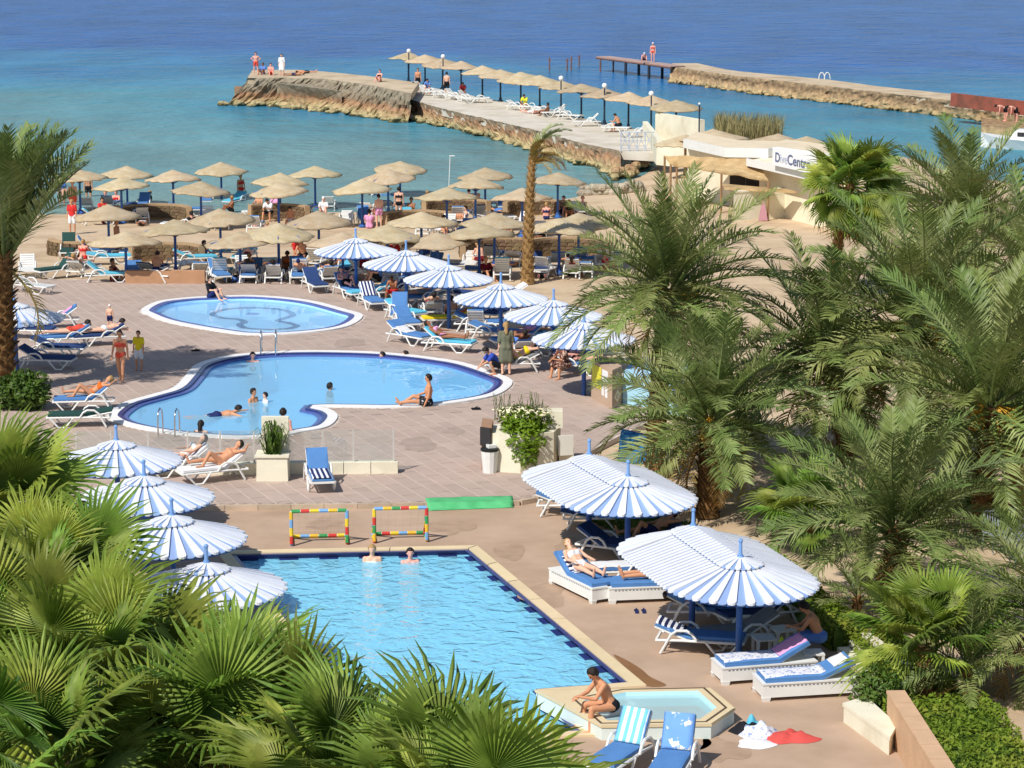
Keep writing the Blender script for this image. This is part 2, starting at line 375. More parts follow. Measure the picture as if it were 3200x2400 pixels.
# outline drawn on the wading pool floor
mo = smooth_loop([G2(x / 3.2, 622 + y / 3.2, UPZ - 0.21) for x, y in [(1470, 180), (1560, 147), (1750, 135), (1950, 150), (2025, 185), (1962, 210), (1922, 226), (1990, 240), (2050, 260), (1990, 280), (1850, 286), (1700, 276), (1655, 252), (1690, 236), (1650, 216), (1540, 206)]], 4)
mo = ccw(mo); b = MB(); ring_mesh(b, offset(mo, -0.13), UPZ - 0.212, offset(mo, 0.13), UPZ - 0.212); b.build('floor_outline', NAVY, kid_root)
b = MB(); c0 = G(1745 / 3.2, 622 + 178 / 3.2, UPZ - 0.21); b.prism([(c0.x + 0.28 * math.cos(a * .5), c0.y + 0.28 * math.sin(a * .5)) for a in range(12)], UPZ - 0.219, UPZ - 0.212); b.build('floor_drain', NAVY2, kid_root)

# rectangular pool: plain edge, blue tile band with alternating squares
rect_root = struct(thing('main_pool', 'large blue swimming pool with cream coping in the foreground', 'pool')); del rect_root['category']
RW = -0.12
b = MB(); ring_mesh(b, RECT, 0.0, RECT, -1.4); b.build('pool_wall', BASINR, rect_root)
sheet('pool_floor', RECT, [], -1.4, 0, BASINR, rect_root)
sheet('pool_water', offset(RECT, -0.01), [], RW, 0, pool_water('main_water', (0.80, 0.96, 1.0, 1), 2.6, 0.5, 0.04, 0.18, rgb(150, 228, 255), 0.68), rect_root)
nR = len(RECT)
for i in range(nR):
    a = Vector(RECT[i]); c = Vector(RECT[(i + 1) % nR]); Ld = (c - a).length; d = (c - a) / Ld; nrm = Vector((-d.y, d.x))
    b = MB(); A = a + nrm * 0.012; Cc = c + nrm * 0.012
    b.add([(A.x, A.y, -0.005), (Cc.x, Cc.y, -0.005), (Cc.x, Cc.y, -0.115), (A.x, A.y, -0.115)], [(0, 1, 2, 3)])
    b.add([(a.x, a.y, 0.006), (c.x, c.y, 0.006), (Cc.x + nrm.x * .10, Cc.y + nrm.y * .10, 0.004), (A.x + nrm.x * .10, A.y + nrm.y * .10, 0.004)], [(0, 1, 2, 3)])
    b.build('tile_band', NAVY, rect_root)
    k = int(Ld / 0.9)
    for j in range(k):
        s0 = (j + 0.3) * Ld / k; p = a + d * s0 + nrm * 0.02; q = a + d * (s0 + 0.45) + nrm * 0.02
        b = MB(); b.add([(p.x, p.y, -0.11), (q.x, q.y, -0.11), (q.x, q.y, -0.42), (p.x, p.y, -0.42)], [(0, 1, 2, 3)])
        b.add([(p.x, p.y, -0.11), (q.x, q.y, -0.11), (q.x + nrm.x * .16, q.y + nrm.y * .16, -0.112), (p.x + nrm.x * .16, p.y + nrm.y * .16, -0.112)], [(0, 1, 2, 3)])
        b.build('edge_tile', NAVY, rect_root)
# coping stones around the rectangular pool
OUTR = offset(RECT, -0.27)
for i in range(nR):
    a, c, ao, co = (Vector(p) for p in (RECT[i], RECT[(i + 1) % nR], OUTR[i], OUTR[(i + 1) % nR]))
    k = max(1, int((c - a).length / 1.5))
    for j in range(k):
        t0, t1 = j / k + 0.002, (j + 1) / k - 0.002
        q = [a.lerp(c, t0), a.lerp(c, t1), ao.lerp(co, t1), ao.lerp(co, t0)]
        b = MB(); b.prism([(p.x, p.y) for p in q], -0.04, 0.035 + 0.004 * rnd.random()); b.build('coping_stone', COPC, rect_root)

KIDO = offset(KID, -0.02); KIDNEYO = offset(KIDNEY, -0.02)
struct(sheet('lower_deck', ccw(LOWER), [OUTR], 0.0, 0.5, DECKL))
up = struct(sheet('upper_deck', ccw(UPPER), [KIDO, KIDNEYO], UPZ - 0.012, 0.5, JOINT))
# pavers laid in diagonal courses on the upper deck
def pavers():
    ax = Vector((0.39, -0.92)).normalized(); ay = Vector((-ax.y, ax.x)); Lp, Wp, g = 1.25, 0.46, 0.034
    inner = ccw(UPPER); full = []; cut = []
    for j in range(-130, 180):
        for i in range(-70, 90):
            o = Vector((-10, 82)) + ax * ((i + 0.5 * (j % 2)) * Lp) + ay * (j * Wp)
            if not (-34 < o.x < 16 and 62 < o.y < 106): continue
            q = [o + ax * g / 2 + ay * g / 2, o + ax * (Lp - g / 2) + ay * g / 2, o + ax * (Lp - g / 2) + ay * (Wp - g / 2), o + ax * g / 2 + ay * (Wp - g / 2)]
            ok = 0
            smp = q + [(q[0] + q[1]) / 2, (q[2] + q[3]) / 2, (q[0] + q[2]) / 2]
            for p in smp:
                if inpoly(p.x, p.y, inner) and not inpoly(p.x, p.y, KIDNEYO) and not inpoly(p.x, p.y, KIDO): ok += 1
            if ok == len(smp): full.append((o, q))
            elif ok > 0: cut.append(q)
    mb1 = MB(); me = None
    b = MB(); b.box((Lp / 2, Wp / 2, -0.006), (Lp - g, Wp - g, 0.012)); me = b.mesh('paver', DECKU); rz = math.atan2(ax.y, ax.x)
    def vis(o):
        s = FPX / o.y; u = CX + o.x * s
        return 200 < u < 1250
    full.sort(key=lambda t: (0 if vis(t[0]) else 1, t[0].y))
    for k, (o, q) in enumerate(full):
        if k < 300: obj('paver', me, up, (o.x, o.y, UPZ + 0.0006 * rnd.random()), rz)
        else: mb1.prism([(p.x, p.y) for p in q], UPZ - 0.012, UPZ + 0.0006 * rnd.random())
    # cut pavers along the pool rims and the deck edge: clipped in small pieces
    mb2 = MB()
    for q in cut:
        nsx, nsy = 10, 4
        for a in range(nsx):
            for c in range(nsy):
                P = [q[0].lerp(q[1], t).lerp(q[3].lerp(q[2], t), s) for t, s in ((a / nsx, c / nsy), ((a + 1) / nsx, c / nsy), ((a + 1) / nsx, (c + 1) / nsy), (a / nsx, (c + 1) / nsy))]
                if all(inpoly(p.x, p.y, inner) and not inpoly(p.x, p.y, KIDNEYO) and not inpoly(p.x, p.y, KIDO) for p in P):
                    mb2.add([(p.x, p.y, UPZ) for p in P], [(0, 1, 2, 3)])
    o1 = mb1.build('paver_field', DECKU, up); stuff(o1)
    o2 = mb2.build('cut_pavers', DECKU, up); stuff(o2)
pavers()
# kerb stones on the front edge of the upper deck
kerbm = mat('kerb_concrete', rgb(186, 166, 144), 0.9, 0.12, 2.0, 0.2, 20, per_obj=0.10)
for i in range(7):
    a = Vector(UPPER[i]); c = Vector(UPPER[i + 1]); k = max(1, round((c - a).length / 0.9)); d = (c - a).normalized(); nr = Vector((d.y, -d.x))
    for j in range(k):
        p = a.lerp(c, j / k + 0.001); q = a.lerp(c, (j + 1) / k - 0.001)
        if q.x < -26: continue
        b = MB(); b.prism([(p.x, p.y), (q.x, q.y), (q.x + nr.x * .14, q.y + nr.y * .14), (p.x + nr.x * .14, p.y + nr.y * .14)], 0.0, UPZ + 0.012); b.build('kerb_stone', kerbm, up)
# ------------------------------------------------------------------ thatched parasols
def straw_canopy(seed, R0=1.42, rise=0.46):
    r = random.Random(seed); mb = MB(); n = 40; prof = [(0.015, rise), (0.12, rise * 0.90), (0.35, rise * 0.64), (0.62, rise * 0.36), (0.85, rise * 0.14), (1.0, 0.0)]
    vs = []; fs = []
    jit = [r.uniform(-0.05, 0.035) for _ in range(n)]
    for k, (f, z) in enumerate(prof):
        for j in range(n):
            a = 2 * math.pi * j / n; e = (1 + jit[j] * (1 if k == len(prof) - 1 else 0.25))
            w = 0.03 * mnoise.noise(Vector((math.cos(a) * 2 * f + seed, math.sin(a) * 2 * f, k * 0.7))) * (1 + k * 0.4)
            vs.append((R0 * f * e * math.cos(a), R0 * f * e * math.sin(a), z + w + (r.uniform(-0.055, 0.015) if k == len(prof) - 1 else 0)))
    m = len(prof)
    for k in range(m): # underside, 5 cm below
        for j in range(n):
            x, y, z = vs[(m - 1 - k) * n + j]; vs.append((x * 0.985, y * 0.985, z - 0.055))
    for k in range(2 * m - 1):
        for j in range(n):
            a = k * n + j; b = k * n + (j + 1) % n; fs.append((a, a + n, b + n, b))
    fs.append(tuple(range(n)))
    mb.add(vs, fs); return mb.mesh('straw_canopy', THATCH, True)
CANOPIES = [straw_canopy(s, 1.48 + 0.05 * (s % 3 - 1), 0.50 + 0.05 * (s % 2)) for s in range(9)]
def parasol_pole(h, r=0.06, base=True):
    b = MB(); b.tube([(0, 0, 0), (0, 0, h)], [r, r * 0.9], 8)
    if base: b.lathe([(0.2, 0.0), (0.2, 0.05), (r * 1.5, 0.16), (r * 1.5, 0.3)], 10)
    return b.mesh('pole', POLEB, False)
POLE_B = parasol_pole(2.3)
DARKPOLE = mat('dark_teal_pole', rgb(34, 52, 72), 0.5, 0.1, 3)
POLE_P = parasol_pole(2.45, 0.055, False)
rib = MB()
for k in range(8):
    a = k * math.pi / 4; rib.tube([(0, 0, 2.2), (1.2 * math.cos(a), 1.2 * math.sin(a), 1.86)], 0.02, 4)
    rib.tube([(0, 0, 1.6), (0.7 * math.cos(a), 0.7 * math.sin(a), 1.98)], 0.018, 4)
RIBS = rib.mesh('canopy_struts', POLEB)
def straw_parasol(p, label, group, pole=None, rim=1.85):
    t = thing('straw_parasol', label, 'parasol', p, rnd.uniform(0, 6.28), group)
    obj('pole', pole or POLE_B, t); obj('canopy_struts', RIBS, t)
    c = obj('canopy', rnd.choice(CANOPIES), t, (0, 0, rim), rnd.uniform(0, 6.28)); c.rotation_euler = (R(rnd.uniform(-4, 4)), R(rnd.uniform(-4, 4)), c.rotation_euler.z)
    return t
BEACH_PARASOLS = [
 ('nearest the water', [(171, 365), (273, 357), (373, 366), (477, 350), (604, 374), (680, 357), (864, 346), (1048, 361), (1205, 371)]),
 ('second from the water', [(261, 382), (433, 391), (601, 393), (782, 388), (838, 366), (965, 404), (1027, 381), (1128, 405)]),
 ('third from the water', [(233, 443), (475, 452), (688, 457), (910, 457), (1068, 459), (1250, 462)]),
 ('fourth from the water', [(377, 473), (601, 481), (836, 484), (1035, 480), (1208, 471)]),
 ('nearest the pool deck', [(263, 508), (512, 509), (737, 507), (944, 506)])]
PARASOL_AT = []
for row, pts in BEACH_PARASOLS:
    for i, (u, v) in enumerate(pts):
        hz = 1.98 if row == 'nearest the pool deck' else 2.3
        p = place(u, v, hz)
        if hz < 2: p.y = max(p.y, 100.6); p.z = ground(p.x, p.y)
        PARASOL_AT.append((p, row, i))
        o = straw_parasol(p, 'straw parasol, %s from the left in the row %s' % (ORD[i], row), 'straw parasols on the beach'); o.scale.z = hz / 2.36

# ------------------------------------------------------------------ slatted blue and white parasols
SR, SZ0, SZ1 = 1.62, 1.72, 2.18       # rim radius, rim height, top of the cone
NS = 26
def slat_mesh(name, r0, r1, z0, z1, half0, half1, th, m):
    """tapered board with a rounded outer end lying along the cone, thickness th"""
    b = MB(); out = [(r0, -half0), (r0, half0), (r1 - half1 * 0.8, half1), (r1 - half1 * 0.25, half1 * 0.75), (r1, half1 * 0.3), (r1, -half1 * 0.3), (r1 - half1 * 0.25, -half1 * 0.75), (r1 - half1 * 0.8, -half1)]
    k = (z1 - z0) / (r1 - r0); top = [(x, y, z0 + k * (x - r0) + th) for x, y in out]; bot = [(x, y, z0 + k * (x - r0)) for x, y in out]
    n = len(out); b.add(bot + top, [tuple(range(n, 2 * n))[::-1], tuple(range(n))] + [(i, i + n, (i + 1) % n + n, (i + 1) % n) for i in range(n)])
    return b.mesh(name, m)
hw = math.pi / NS / 2
SL_W = slat_mesh('slat', 0.10, SR, SZ1, SZ0, 0.012, SR * hw * 0.96, 0.05, SLATW)
SL_B = slat_mesh('slat', 0.10, SR * 0.985, SZ1 - 0.012, SZ0 - 0.012, 0.012, SR * hw * 1.1, 0.02, SLATB)
#CAP_W = slat_mesh('cap_slat', 0.05, 0.46, SZ1 + 0.20, SZ1 + 0.03, 0.01, 0.46 * hw * 1.05, 0.03, SLATW)
#CAP_B = slat_mesh('cap_slat', 0.05, 0.455, SZ1 + 0.19, SZ1 + 0.02, 0.01, 0.455 * hw * 1.1, 0.012, SLATB)
b = MB(); b.tube([(0, 0, SZ1 + 0.12), (0, 0, SZ1 + 0.42)], [0.045, 0.035], 8); b.ball((0, 0, SZ1 + 0.44), 0.05); b.lathe([(0.09, SZ1 + 0.08), (0.05, SZ1 + 0.16)], 10); SPIKE_ME = b.mesh('finial', SPIKE)
b = MB(); b.tube([(0, 0, 0), (0, 0, SZ1 + 0.15)], [0.075, 0.06], 10); SPOLE = b.mesh('pole', POLEB, True)
b = MB(); b.lathe([(SR * 0.99 - 0.09, SZ0 + 0.0), (SR * 0.99 - 0.06, SZ0 + 0.0), (SR * 0.99 - 0.06, SZ0 - 0.05), (SR * 0.99 - 0.09, SZ0 - 0.05)], 26)
for k in range(8):
    a = k * math.pi / 4; b.tube([(0, 0, SZ1 - 0.04), (1.5 * math.cos(a), 1.5 * math.sin(a), SZ0 - 0.02)], 0.025, 4); b.tube([(0, 0, 1.35), (0.8 * math.cos(a), 0.8 * math.sin(a), 1.9)], 0.02, 4)
SFRAME = b.mesh('rafters', POLEB)
def slat_parasol(p, label, group, rz=0.0, detail=True):
    t = thing('slatted_parasol', label, 'parasol', p, rz, group)
    obj('pole', SPOLE, t); obj('rafters', SFRAME, t); obj('finial', SPIKE_ME, t)
    for k in range(NS):
        a = 2 * math.pi * k / NS
        obj('slat', SL_W, t, (0, 0, 0), a); obj('slat', SL_B, t, (0, 0, 0), a + math.pi / NS)
    for k in range(13):
        a = 2 * math.pi * k / 13
        obj('cap_slat', CAP_W13, t, (0, 0, 0), a); obj('cap_slat', CAP_B13, t, (0, 0, 0), a + math.pi / 13)
    return t
CAP_W13 = slat_mesh('cap_slat', 0.05, 0.48, SZ1 + 0.085, SZ1 - 0.045, 0.012, 0.48 * math.pi / 26 * 1.05, 0.03, SLATW)
CAP_B13 = slat_mesh('cap_slat', 0.05, 0.475, SZ1 + 0.075, SZ1 - 0.055, 0.012, 0.475 * math.pi / 26 * 1.1, 0.012, SLATB)
FAR_SLAT = [(768, 494), (877, 520), (969, 551), (1082, 590), (1196, 625), (1262, 672)]
for i, (u, v) in enumerate(FAR_SLAT):
    slat_parasol(place(u, v, SZ1 + 0.46), 'slatted parasol beyond the pools, %s from the left in its row' % ORD[i], 'slatted parasols beside the wading pool', i * 0.1)
LEFT_SLAT = [(250, 920), (310, 995), (370, 1078), (445, 1178)]
for i, (u, v) in enumerate(LEFT_SLAT):
    slat_parasol(place(u, v, SZ1 + 0.46), ['farthest', 'second farthest', 'second nearest', 'nearest'][i] + ' of four slatted parasols beside the fan palms', 'slatted parasols beside the fan palms', 0.07 * i)
slat_parasol(place(30, 640, SZ1 + 0.3), 'blue slatted parasol half hidden behind the left date palm trunk', 'slatted parasols beside the fan palms', 0.3)

def double_parasol(u1, v1, u2, v2, label):
    A = place(u1, v1, SZ1 + 0.46); B = place(u2, v2, SZ1 + 0.46); d = (B - A); Ld = d.length; az = math.atan2(d.y, d.x)
    t = thing('double_slatted_parasol', label, 'parasol', A, az, 'long double parasols on the right')
    for x in (0, Ld):
        obj('pole', SPOLE, t, (x, 0, 0)); obj('finial', SPIKE_ME, t, (x, 0, 0)); obj('rafters', SFRAME, t, (x, 0, 0))
        for k in range(-6, 7):
            a = math.pi * k / 13 + (0 if x else math.pi)
            obj('slat', SL_W, t, (x, 0, 0), a)
            if k < 6: obj('slat', SL_B, t, (x, 0, 0), a + math.pi / 26)
        for k in range(-3, 4):
            a = math.pi * k / 6.5 + (0 if x else math.pi); obj('cap_slat', CAP_W13, t, (x, 0, 0), a)
            if k < 3: obj('cap_slat', CAP_B13, t, (x, 0, 0), a + math.pi / 13)
    n = int(Ld / 0.165); w = Ld / n
    fw = slat_mesh('slat', 0.02, SR, SZ1, SZ0, w * 0.29, w * 0.29, 0.05, SLATW); fb = slat_mesh('slat', 0.02, SR * .985, SZ1 - .012, SZ0 - .012, w * 0.5, w * 0.5, 0.02, SLATB)
    cw = slat_mesh('cap_slat', 0.0, 0.48, SZ1 + .085, SZ1 - .045, w * 0.3, w * 0.3, 0.03, SLATW); cb = slat_mesh('cap_slat', 0.0, 0.475, SZ1 + .075, SZ1 - .055, w * .5, w * .5, 0.012, SLATB)
    for i in range(n):
        for s in (1, -1):
            obj('slat', fw, t, ((i + .5) * w, 0, 0), s * math.pi / 2); obj('slat', fb, t, ((i + .5) * w, 0, 0), s * math.pi / 2)
            obj('cap_slat', cw, t, ((i + .5) * w, 0, 0), s * math.pi / 2); obj('cap_slat', cb, t, ((i + .5) * w, 0, 0), s * math.pi / 2)
    b = MB(); b.box((Ld / 2, 0, SZ1 - 0.06), (Ld, 0.08, 0.08)); b.box((Ld / 2, 1.45, SZ0 - 0.0), (Ld, 0.05, 0.06)); b.box((Ld / 2, -1.45, SZ0), (Ld, 0.05, 0.06)); b.build('ridge_beam', POLEB, t)
    return t
double_parasol(1273, 950, 1357, 996, 'long double slatted parasol, the farther of the two, two blue posts')
double_parasol(1498, 1100, 1600, 1166, 'long double slatted parasol, the nearer of the two, two blue posts')
# ------------------------------------------------------------------ palms
FROND = mat('date_frond', rgb(110, 126, 66), 0.45, 0.24, 1.2, spec=0.25, col2=rgb(162, 168, 110), c2scale=0.9, c2lo=0.45, c2hi=0.7, per_obj=0.26, transl=0.2)
FRONDY = mat('dry_frond', rgb(168, 140, 84), 0.8, 0.2, 1.2, spec=0.1, per_obj=0.2, transl=0.15)
FANL = mat('fan_leaf', rgb(98, 124, 40), 0.55, 0.24, 3.5, spec=0.35, col2=rgb(154, 170, 76), c2scale=1.1, c2lo=0.45, c2hi=0.7, per_obj=0.36, transl=0.28)
FANDRY = mat('dead_fan_leaf', rgb(150, 124, 70), 0.9, 0.2, 1.5, spec=0.1, per_obj=0.2, transl=0.1)
BARK = mat('palm_bark', rgb(122, 92, 58), 0.95, 0.3, 5, 0.6, 14, 0.1, col2=rgb(82, 60, 38), c2scale=4.0)
BARKP = mat('pale_palm_bark', rgb(160, 128, 84), 0.95, 0.25, 5, 0.6, 14, 0.1, col2=rgb(120, 92, 58), c2scale=5.0)
def frond_mesh(seed, L=3.0, droop=1.0, n=46, wid=0.5, mt=None, lw=0.038):
    r = random.Random(seed); mb = MB()
    pts = []; ang = 0.0; p = Vector((0, 0, 0)); k = 14
    for i in range(k + 1):
        pts.append(p.copy()); t = i / k; ang = -droop * (t ** 1.6) * 1.25
        p = p + Vector((math.cos(ang), 0, math.sin(ang))) * (L / k)
    side = r.uniform(-0.25, 0.25)
    pts = [Vector((q.x, side * (q.x / L) ** 2, q.z)) for q in pts]
    mb.tube(pts, [0.035 * (1 - i / k) ** 0.7 + 0.006 for i in range(k + 1)], 4)
    def at(t):
        f = t * k; i = min(k - 1, int(f)); return pts[i].lerp(pts[i + 1], f - i), (pts[i + 1] - pts[i]).normalized()
    for i in range(n):
        t = 0.14 + 0.86 * (i + r.uniform(-.25, .25)) / n; t = min(0.995, t); q, T = at(t)
        ln = wid * (0.30 + 1.05 * math.sin(math.pi * min(1, 0.12 + 0.86 * t)) ** 0.8) * r.uniform(0.75, 1.18)
        for s in (-1, 1):
            if r.random() < 0.06: continue
            fw = 0.55 + 0.55 * t; lift = 0.48 - 0.25 * t + r.uniform(-0.34, 0.34)
            S = Vector((0, s, 0)); N = Vector((0, 0, 1)); N = (N - T * N.dot(T)).normalized()
            d = (T * fw + S * 1.0 + N * lift).normalized()
            mid = q + d * ln * 0.5; tip = q + d * ln + Vector((0, 0, -0.16 * ln * r.uniform(0.3, 1.6)))
            wv = T.cross(d).cross(d).normalized() * lw * 0.5 if r.random() < 0.5 else (T - d * T.dot(d)).normalized() * lw * 0.5
            mb.add([q - wv * .6, q + wv * .6, mid + wv, tip, mid - wv], [(0, 1, 2, 4), (4, 2, 3)])
    return mb.mesh('frond', mt or FROND)
FR = [frond_mesh(s, 3.0, d, 54, 0.48) for s, d in ((1, 0.35), (2, 0.6), (3, 0.85), (4, 1.1), (5, 1.35), (6, 0.7))]
FRD = [frond_mesh(11, 2.6, 1.5, 34, 0.4, FRONDY), frond_mesh(12, 2.4, 1.2, 30, 0.4, FRONDY)]
def trunk_mesh(h, r0, r1, lean=(0, 0), m=BARK, stubs=True, seed=0):
    r = random.Random(seed); mb = MB(); k = max(6, int(h * 4)); pts = []; rs = []
    for i in range(k + 1):
        t = i / k; pts.append((lean[0] * t * t, lean[1] * t * t, h * t)); rs.append((r0 + (r1 - r0) * t) * (1 + 0.06 * (i % 2)) * (1.25 if i == 0 else 1))
    mb.tube(pts, rs, 12)
    if stubs:
        nn = int(h * 34)
        for i in range(nn):
            t = (i + 0.5) / nn; a = i * 2.399; rr = r0 + (r1 - r0) * t; c = Vector((lean[0] * t * t, lean[1] * t * t, h * t)); d = Vector((math.cos(a), math.sin(a), 0)); q = Vector((-d.y, d.x, 0))
            w = 0.075 * rr / 0.25 * r.uniform(.8, 1.2); o = c + d * rr * 0.9; tip = c + d * (rr + (0.07 + 0.05 * r.random()) * (2.0 if r0 > .33 else 1)) + Vector((0, 0, 0.13))
            mb.add([o - q * w, o + q * w, tip + q * w * 0.55, tip - q * w * 0.55, o - q * w + Vector((0, 0, -.08)), o + q * w + Vector((0, 0, -.08))], [(0, 1, 2, 3), (4, 3, 2, 5), (0, 3, 4), (1, 5, 2)])
    return mb.mesh('trunk', m, False)
def set_frond(o, az, el, roll=0.0, s=1.0):
    o.rotation_mode = 'QUATERNION'
    q = Matrix.Rotation(az, 3, 'Z') @ Matrix.Rotation(-el, 3, 'Y') @ Matrix.Rotation(roll, 3, 'X'); o.rotation_quaternion = q.to_quaternion(); o.scale = (s, s, s)
def date_palm(p, h, label, seed, n=46, s=1.0, r0=0.26, lean=(0, 0), top_el=86, low_el=-30, dry=9, stiff=False, fruit=False, m=BARK):
    r = random.Random(seed); t = thing('date_palm', label, 'palm', p, 0, 'date palms')
    obj('trunk', trunk_mesh(h, r0, r0 * 0.85, lean, m, True, seed), t)
    top = Vector((lean[0], lean[1], h))
    for i in range(n):
        f = (i + 0.5) / n; el = R(top_el + (low_el - top_el) * f ** 0.9) + R(r.uniform(-7, 7)); az = i * 2.39996 + r.uniform(-.25, .25)
        if f < 0.25 or stiff: me = FR[r.choice((0, 1, 0))]
        elif f < 0.6: me = FR[r.choice((1, 2, 5, 1))]
        else: me = FR[r.choice((1, 2, 3, 5))]
        o = obj('frond', me, t, top + Vector((0, 0, 0.25 - 0.5 * f)) + Vector((math.cos(az), math.sin(az), 0)) * r0 * 0.6)
        set_frond(o, az, el, R(r.uniform(-25, 25)), s * r.uniform(0.85, 1.1) * (0.86 if f < 0.12 else 1))
    for i in range(dry):
        az = r.uniform(0, 6.28); o = obj('dry_frond', r.choice(FRD), t, top + Vector((0, 0, -0.35))); set_frond(o, az, R(r.uniform(-70, -8)), 0, s * r.uniform(.7, 1.0))
    if fruit:
        for i in range(5):
            az = R(r.uniform(180, 360)); b = MB(); q = Vector((math.cos(az), math.sin(az), 0))
            for j in range(26):
                e = q * r.uniform(.35, .75) + Vector((r.uniform(-.14, .14), r.uniform(-.14, .14), r.uniform(-.55, .1))); b.tube([q * .2 + Vector((0, 0, .1)), e], 0.012, 3)
                b.ball(e, 0.03, 5, 4)
            b.build('date_cluster', mat('date_stalk', rgb(206, 158, 52), 0.6, 0.15, 4), t, top)
    return t
def fan_leaf(seed, Rl=1.0, pet=1.0, n=34, span=285, droop=0.35, mt=None, stiff=0.50):
    r = random.Random(seed); mb = MB()
    pts = [Vector((pet * i / 6, 0, -0.10 * pet * (i / 6) ** 2)) for i in range(7)]
    mb.tube(pts, [0.028 - 0.002 * i for i in range(7)], 4)
    c = pts[-1]; half = R(span) / 2
    def P(a, rr, up):
        dz = -droop * (rr / Rl) ** 2.4 * Rl; cup = 0.20 * abs(math.sin(a * 0.5)) * rr
        return c + Vector((rr * math.cos(a), rr * math.sin(a), dz + cup + up))
    da = 2 * half / n
    for i in range(n):
        a = -half + da * (i + .5); Rm = Rl * (0.80 + 0.20 * math.cos(a * 0.55)) * r.uniform(0.82, 1.14); rf = Rm * stiff * r.uniform(0.9, 1.05)
        pl = 0.035 * Rl
        # blade: valley at both edges, ridge in the middle
        mb.add([P(a, 0.02, 0), P(a - da / 2, rf * .5, -pl * .5), P(a, rf * .5, pl * .5), P(a + da / 2, rf * .5, -pl * .5), P(a - da / 2, rf, -pl * .5), P(a, rf, pl), P(a + da / 2, rf, -pl * .5)],
               [(0, 1, 2), (0, 2, 3), (1, 4, 5, 2), (2, 5, 6, 3)])
        tw = r.uniform(-.5, .5) * da; dr = r.uniform(0.0, 0.34) ** 1.3 * Rl; q = P(a + tw * .3, (rf + Rm) * .53, pl * .3) - Vector((0, 0, dr * .25)); e = P(a + tw, Rm, 0) - Vector((0, 0, dr))
        wa = P(a - da * .26, (rf + Rm) * .53, 0) - Vector((0, 0, dr * .25)); wb = P(a + da * .26, (rf + Rm) * .53, 0) - Vector((0, 0, dr * .25))
        mb.add([P(a - da / 2, rf, -pl * .5), P(a, rf, pl), P(a + da / 2, rf, -pl * .5), wa, q, wb, e], [(0, 3, 4, 1), (1, 4, 5, 2), (3, 6, 4), (4, 6, 5)])
    return mb.mesh('fan_leaf', mt or FANL)
FL = [fan_leaf(s, 1.0, p, 40, sp, d) for s, p, sp, d in ((1, 0.9, 270, 0.12), (2, 1.0, 290, 0.25), (3, 1.1, 300, 0.42), (4, 0.8, 260, 0.18), (5, 1.0, 280, 0.55))]
FLD = [fan_leaf(9, 0.9, 0.9, 24, 200, 0.9, FANDRY, 0.5), fan_leaf(10, 0.8, 0.8, 22, 160, 1.2, FANDRY, 0.45)]
def fan_palm(p, h, label, seed, n=30, s=1.0, r0=0.2, low=-40, dry=5, top=80, lean=(0, 0)):
    r = random.Random(seed); t = thing('fan_palm', label, 'palm', p, 0, 'fan palms')
    obj('trunk', trunk_mesh(h, r0, r0 * 0.8, lean, BARK, True, seed), t); tp = Vector((lean[0], lean[1], h))
    for i in range(n):
        f = (i + .5) / n; el = R(top + (low - top) * f) + R(r.uniform(-9, 9)); az = i * 2.39996 + r.uniform(-.3, .3)
        me = FL[0] if f < .15 else (FL[r.choice((0, 3, 1))] if f < .5 else FL[r.choice((1, 2, 4))])
        o = obj('fan_leaf', me, t, tp + Vector((math.cos(az), math.sin(az), 0)) * r0 * .5 + Vector((0, 0, .1 - .3 * f)))
        set_frond(o, az, el, R(r.uniform(-45, 45)), s * r.uniform(.68, 1.2) * (.75 if f < .1 else 1))
    for i in range(dry):
        az = r.uniform(0, 6.28); o = obj('dead_fan_leaf', r.choice(FLD), t, tp + Vector((0, 0, -.3 - .2 * r.random()))); set_frond(o, az, R(r.uniform(-85, -60)), 0, s * r.uniform(.7, 1))
    return t
def crown_at(u, v, base_v=None, h=None, base_u=None):
    """base position and trunk height so that the crown sits at (u, v)"""
    if h is not None: p = place(u, v, h); return p, h
    q = place(base_u if base_u is not None else u, base_v); # base on the ground; find height on the ray at the same depth
    d = Vector((1, 0, 0)) * ((u - CX) / FPX) + UP * ((CY - v) / FPX) + FWD; t = q.y / d.y; z = CAM_Z + d.z * t
    return q, z - q.z, (d.x * t - q.x)
# right-hand date palms
def dp(u, v, bu, bv, label, seed, **k):
    q, h, dx = crown_at(u, v, base_v=bv, base_u=bu); return date_palm(q, h, label, seed, lean=(dx, 0), **k)
dp(1445, 625, 1416, 1030, 'tall date palm nearest the slatted parasols beyond the pools', 21, n=56, s=1.12, low_el=-20, fruit=True)
dp(1535, 905, 1527, 1115, 'date palm with low crown just behind the farther double parasol', 22, n=56, s=1.08, low_el=-16, fruit=True)
dp(1985, 700, 1960, 1010, 'largest date palm, its crown filling the middle of the right side', 23, n=64, s=1.32, fruit=True)
dp(1780, 775, 1828, 1000, 'date palm between the tall one and the largest one', 24, n=54, s=1.15, dry=7)
dp(2140, 880, 2122, 1150, 'date palm against the right edge above the garden chairs', 25, n=56, s=1.3, fruit=True)
dp(1935, 1140, 1935, 1330, 'date palm in the garden with fronds hanging over the sandy path', 26, n=54, s=0.95, low_el=-10)
dp(2085, 470, 2095, 720, 'farthest date palm, with upright fronds at the upper right', 27, n=52, s=1.2, low_el=-20)
dp(2275, 1310, 2285, 1480, 'date palm cut by the right edge beside the lower hedge', 28, n=44, s=0.9)
dp(2230, 600, 2240, 900, 'dark date palm cut by the right edge above the middle', 29, n=40, s=1.1)
dp(1852, 1290, 1850, 1362, 'young short palm with thin arching fronds by the sandy path', 30, n=16, s=0.5, r0=0.10, dry=0, low_el=0)
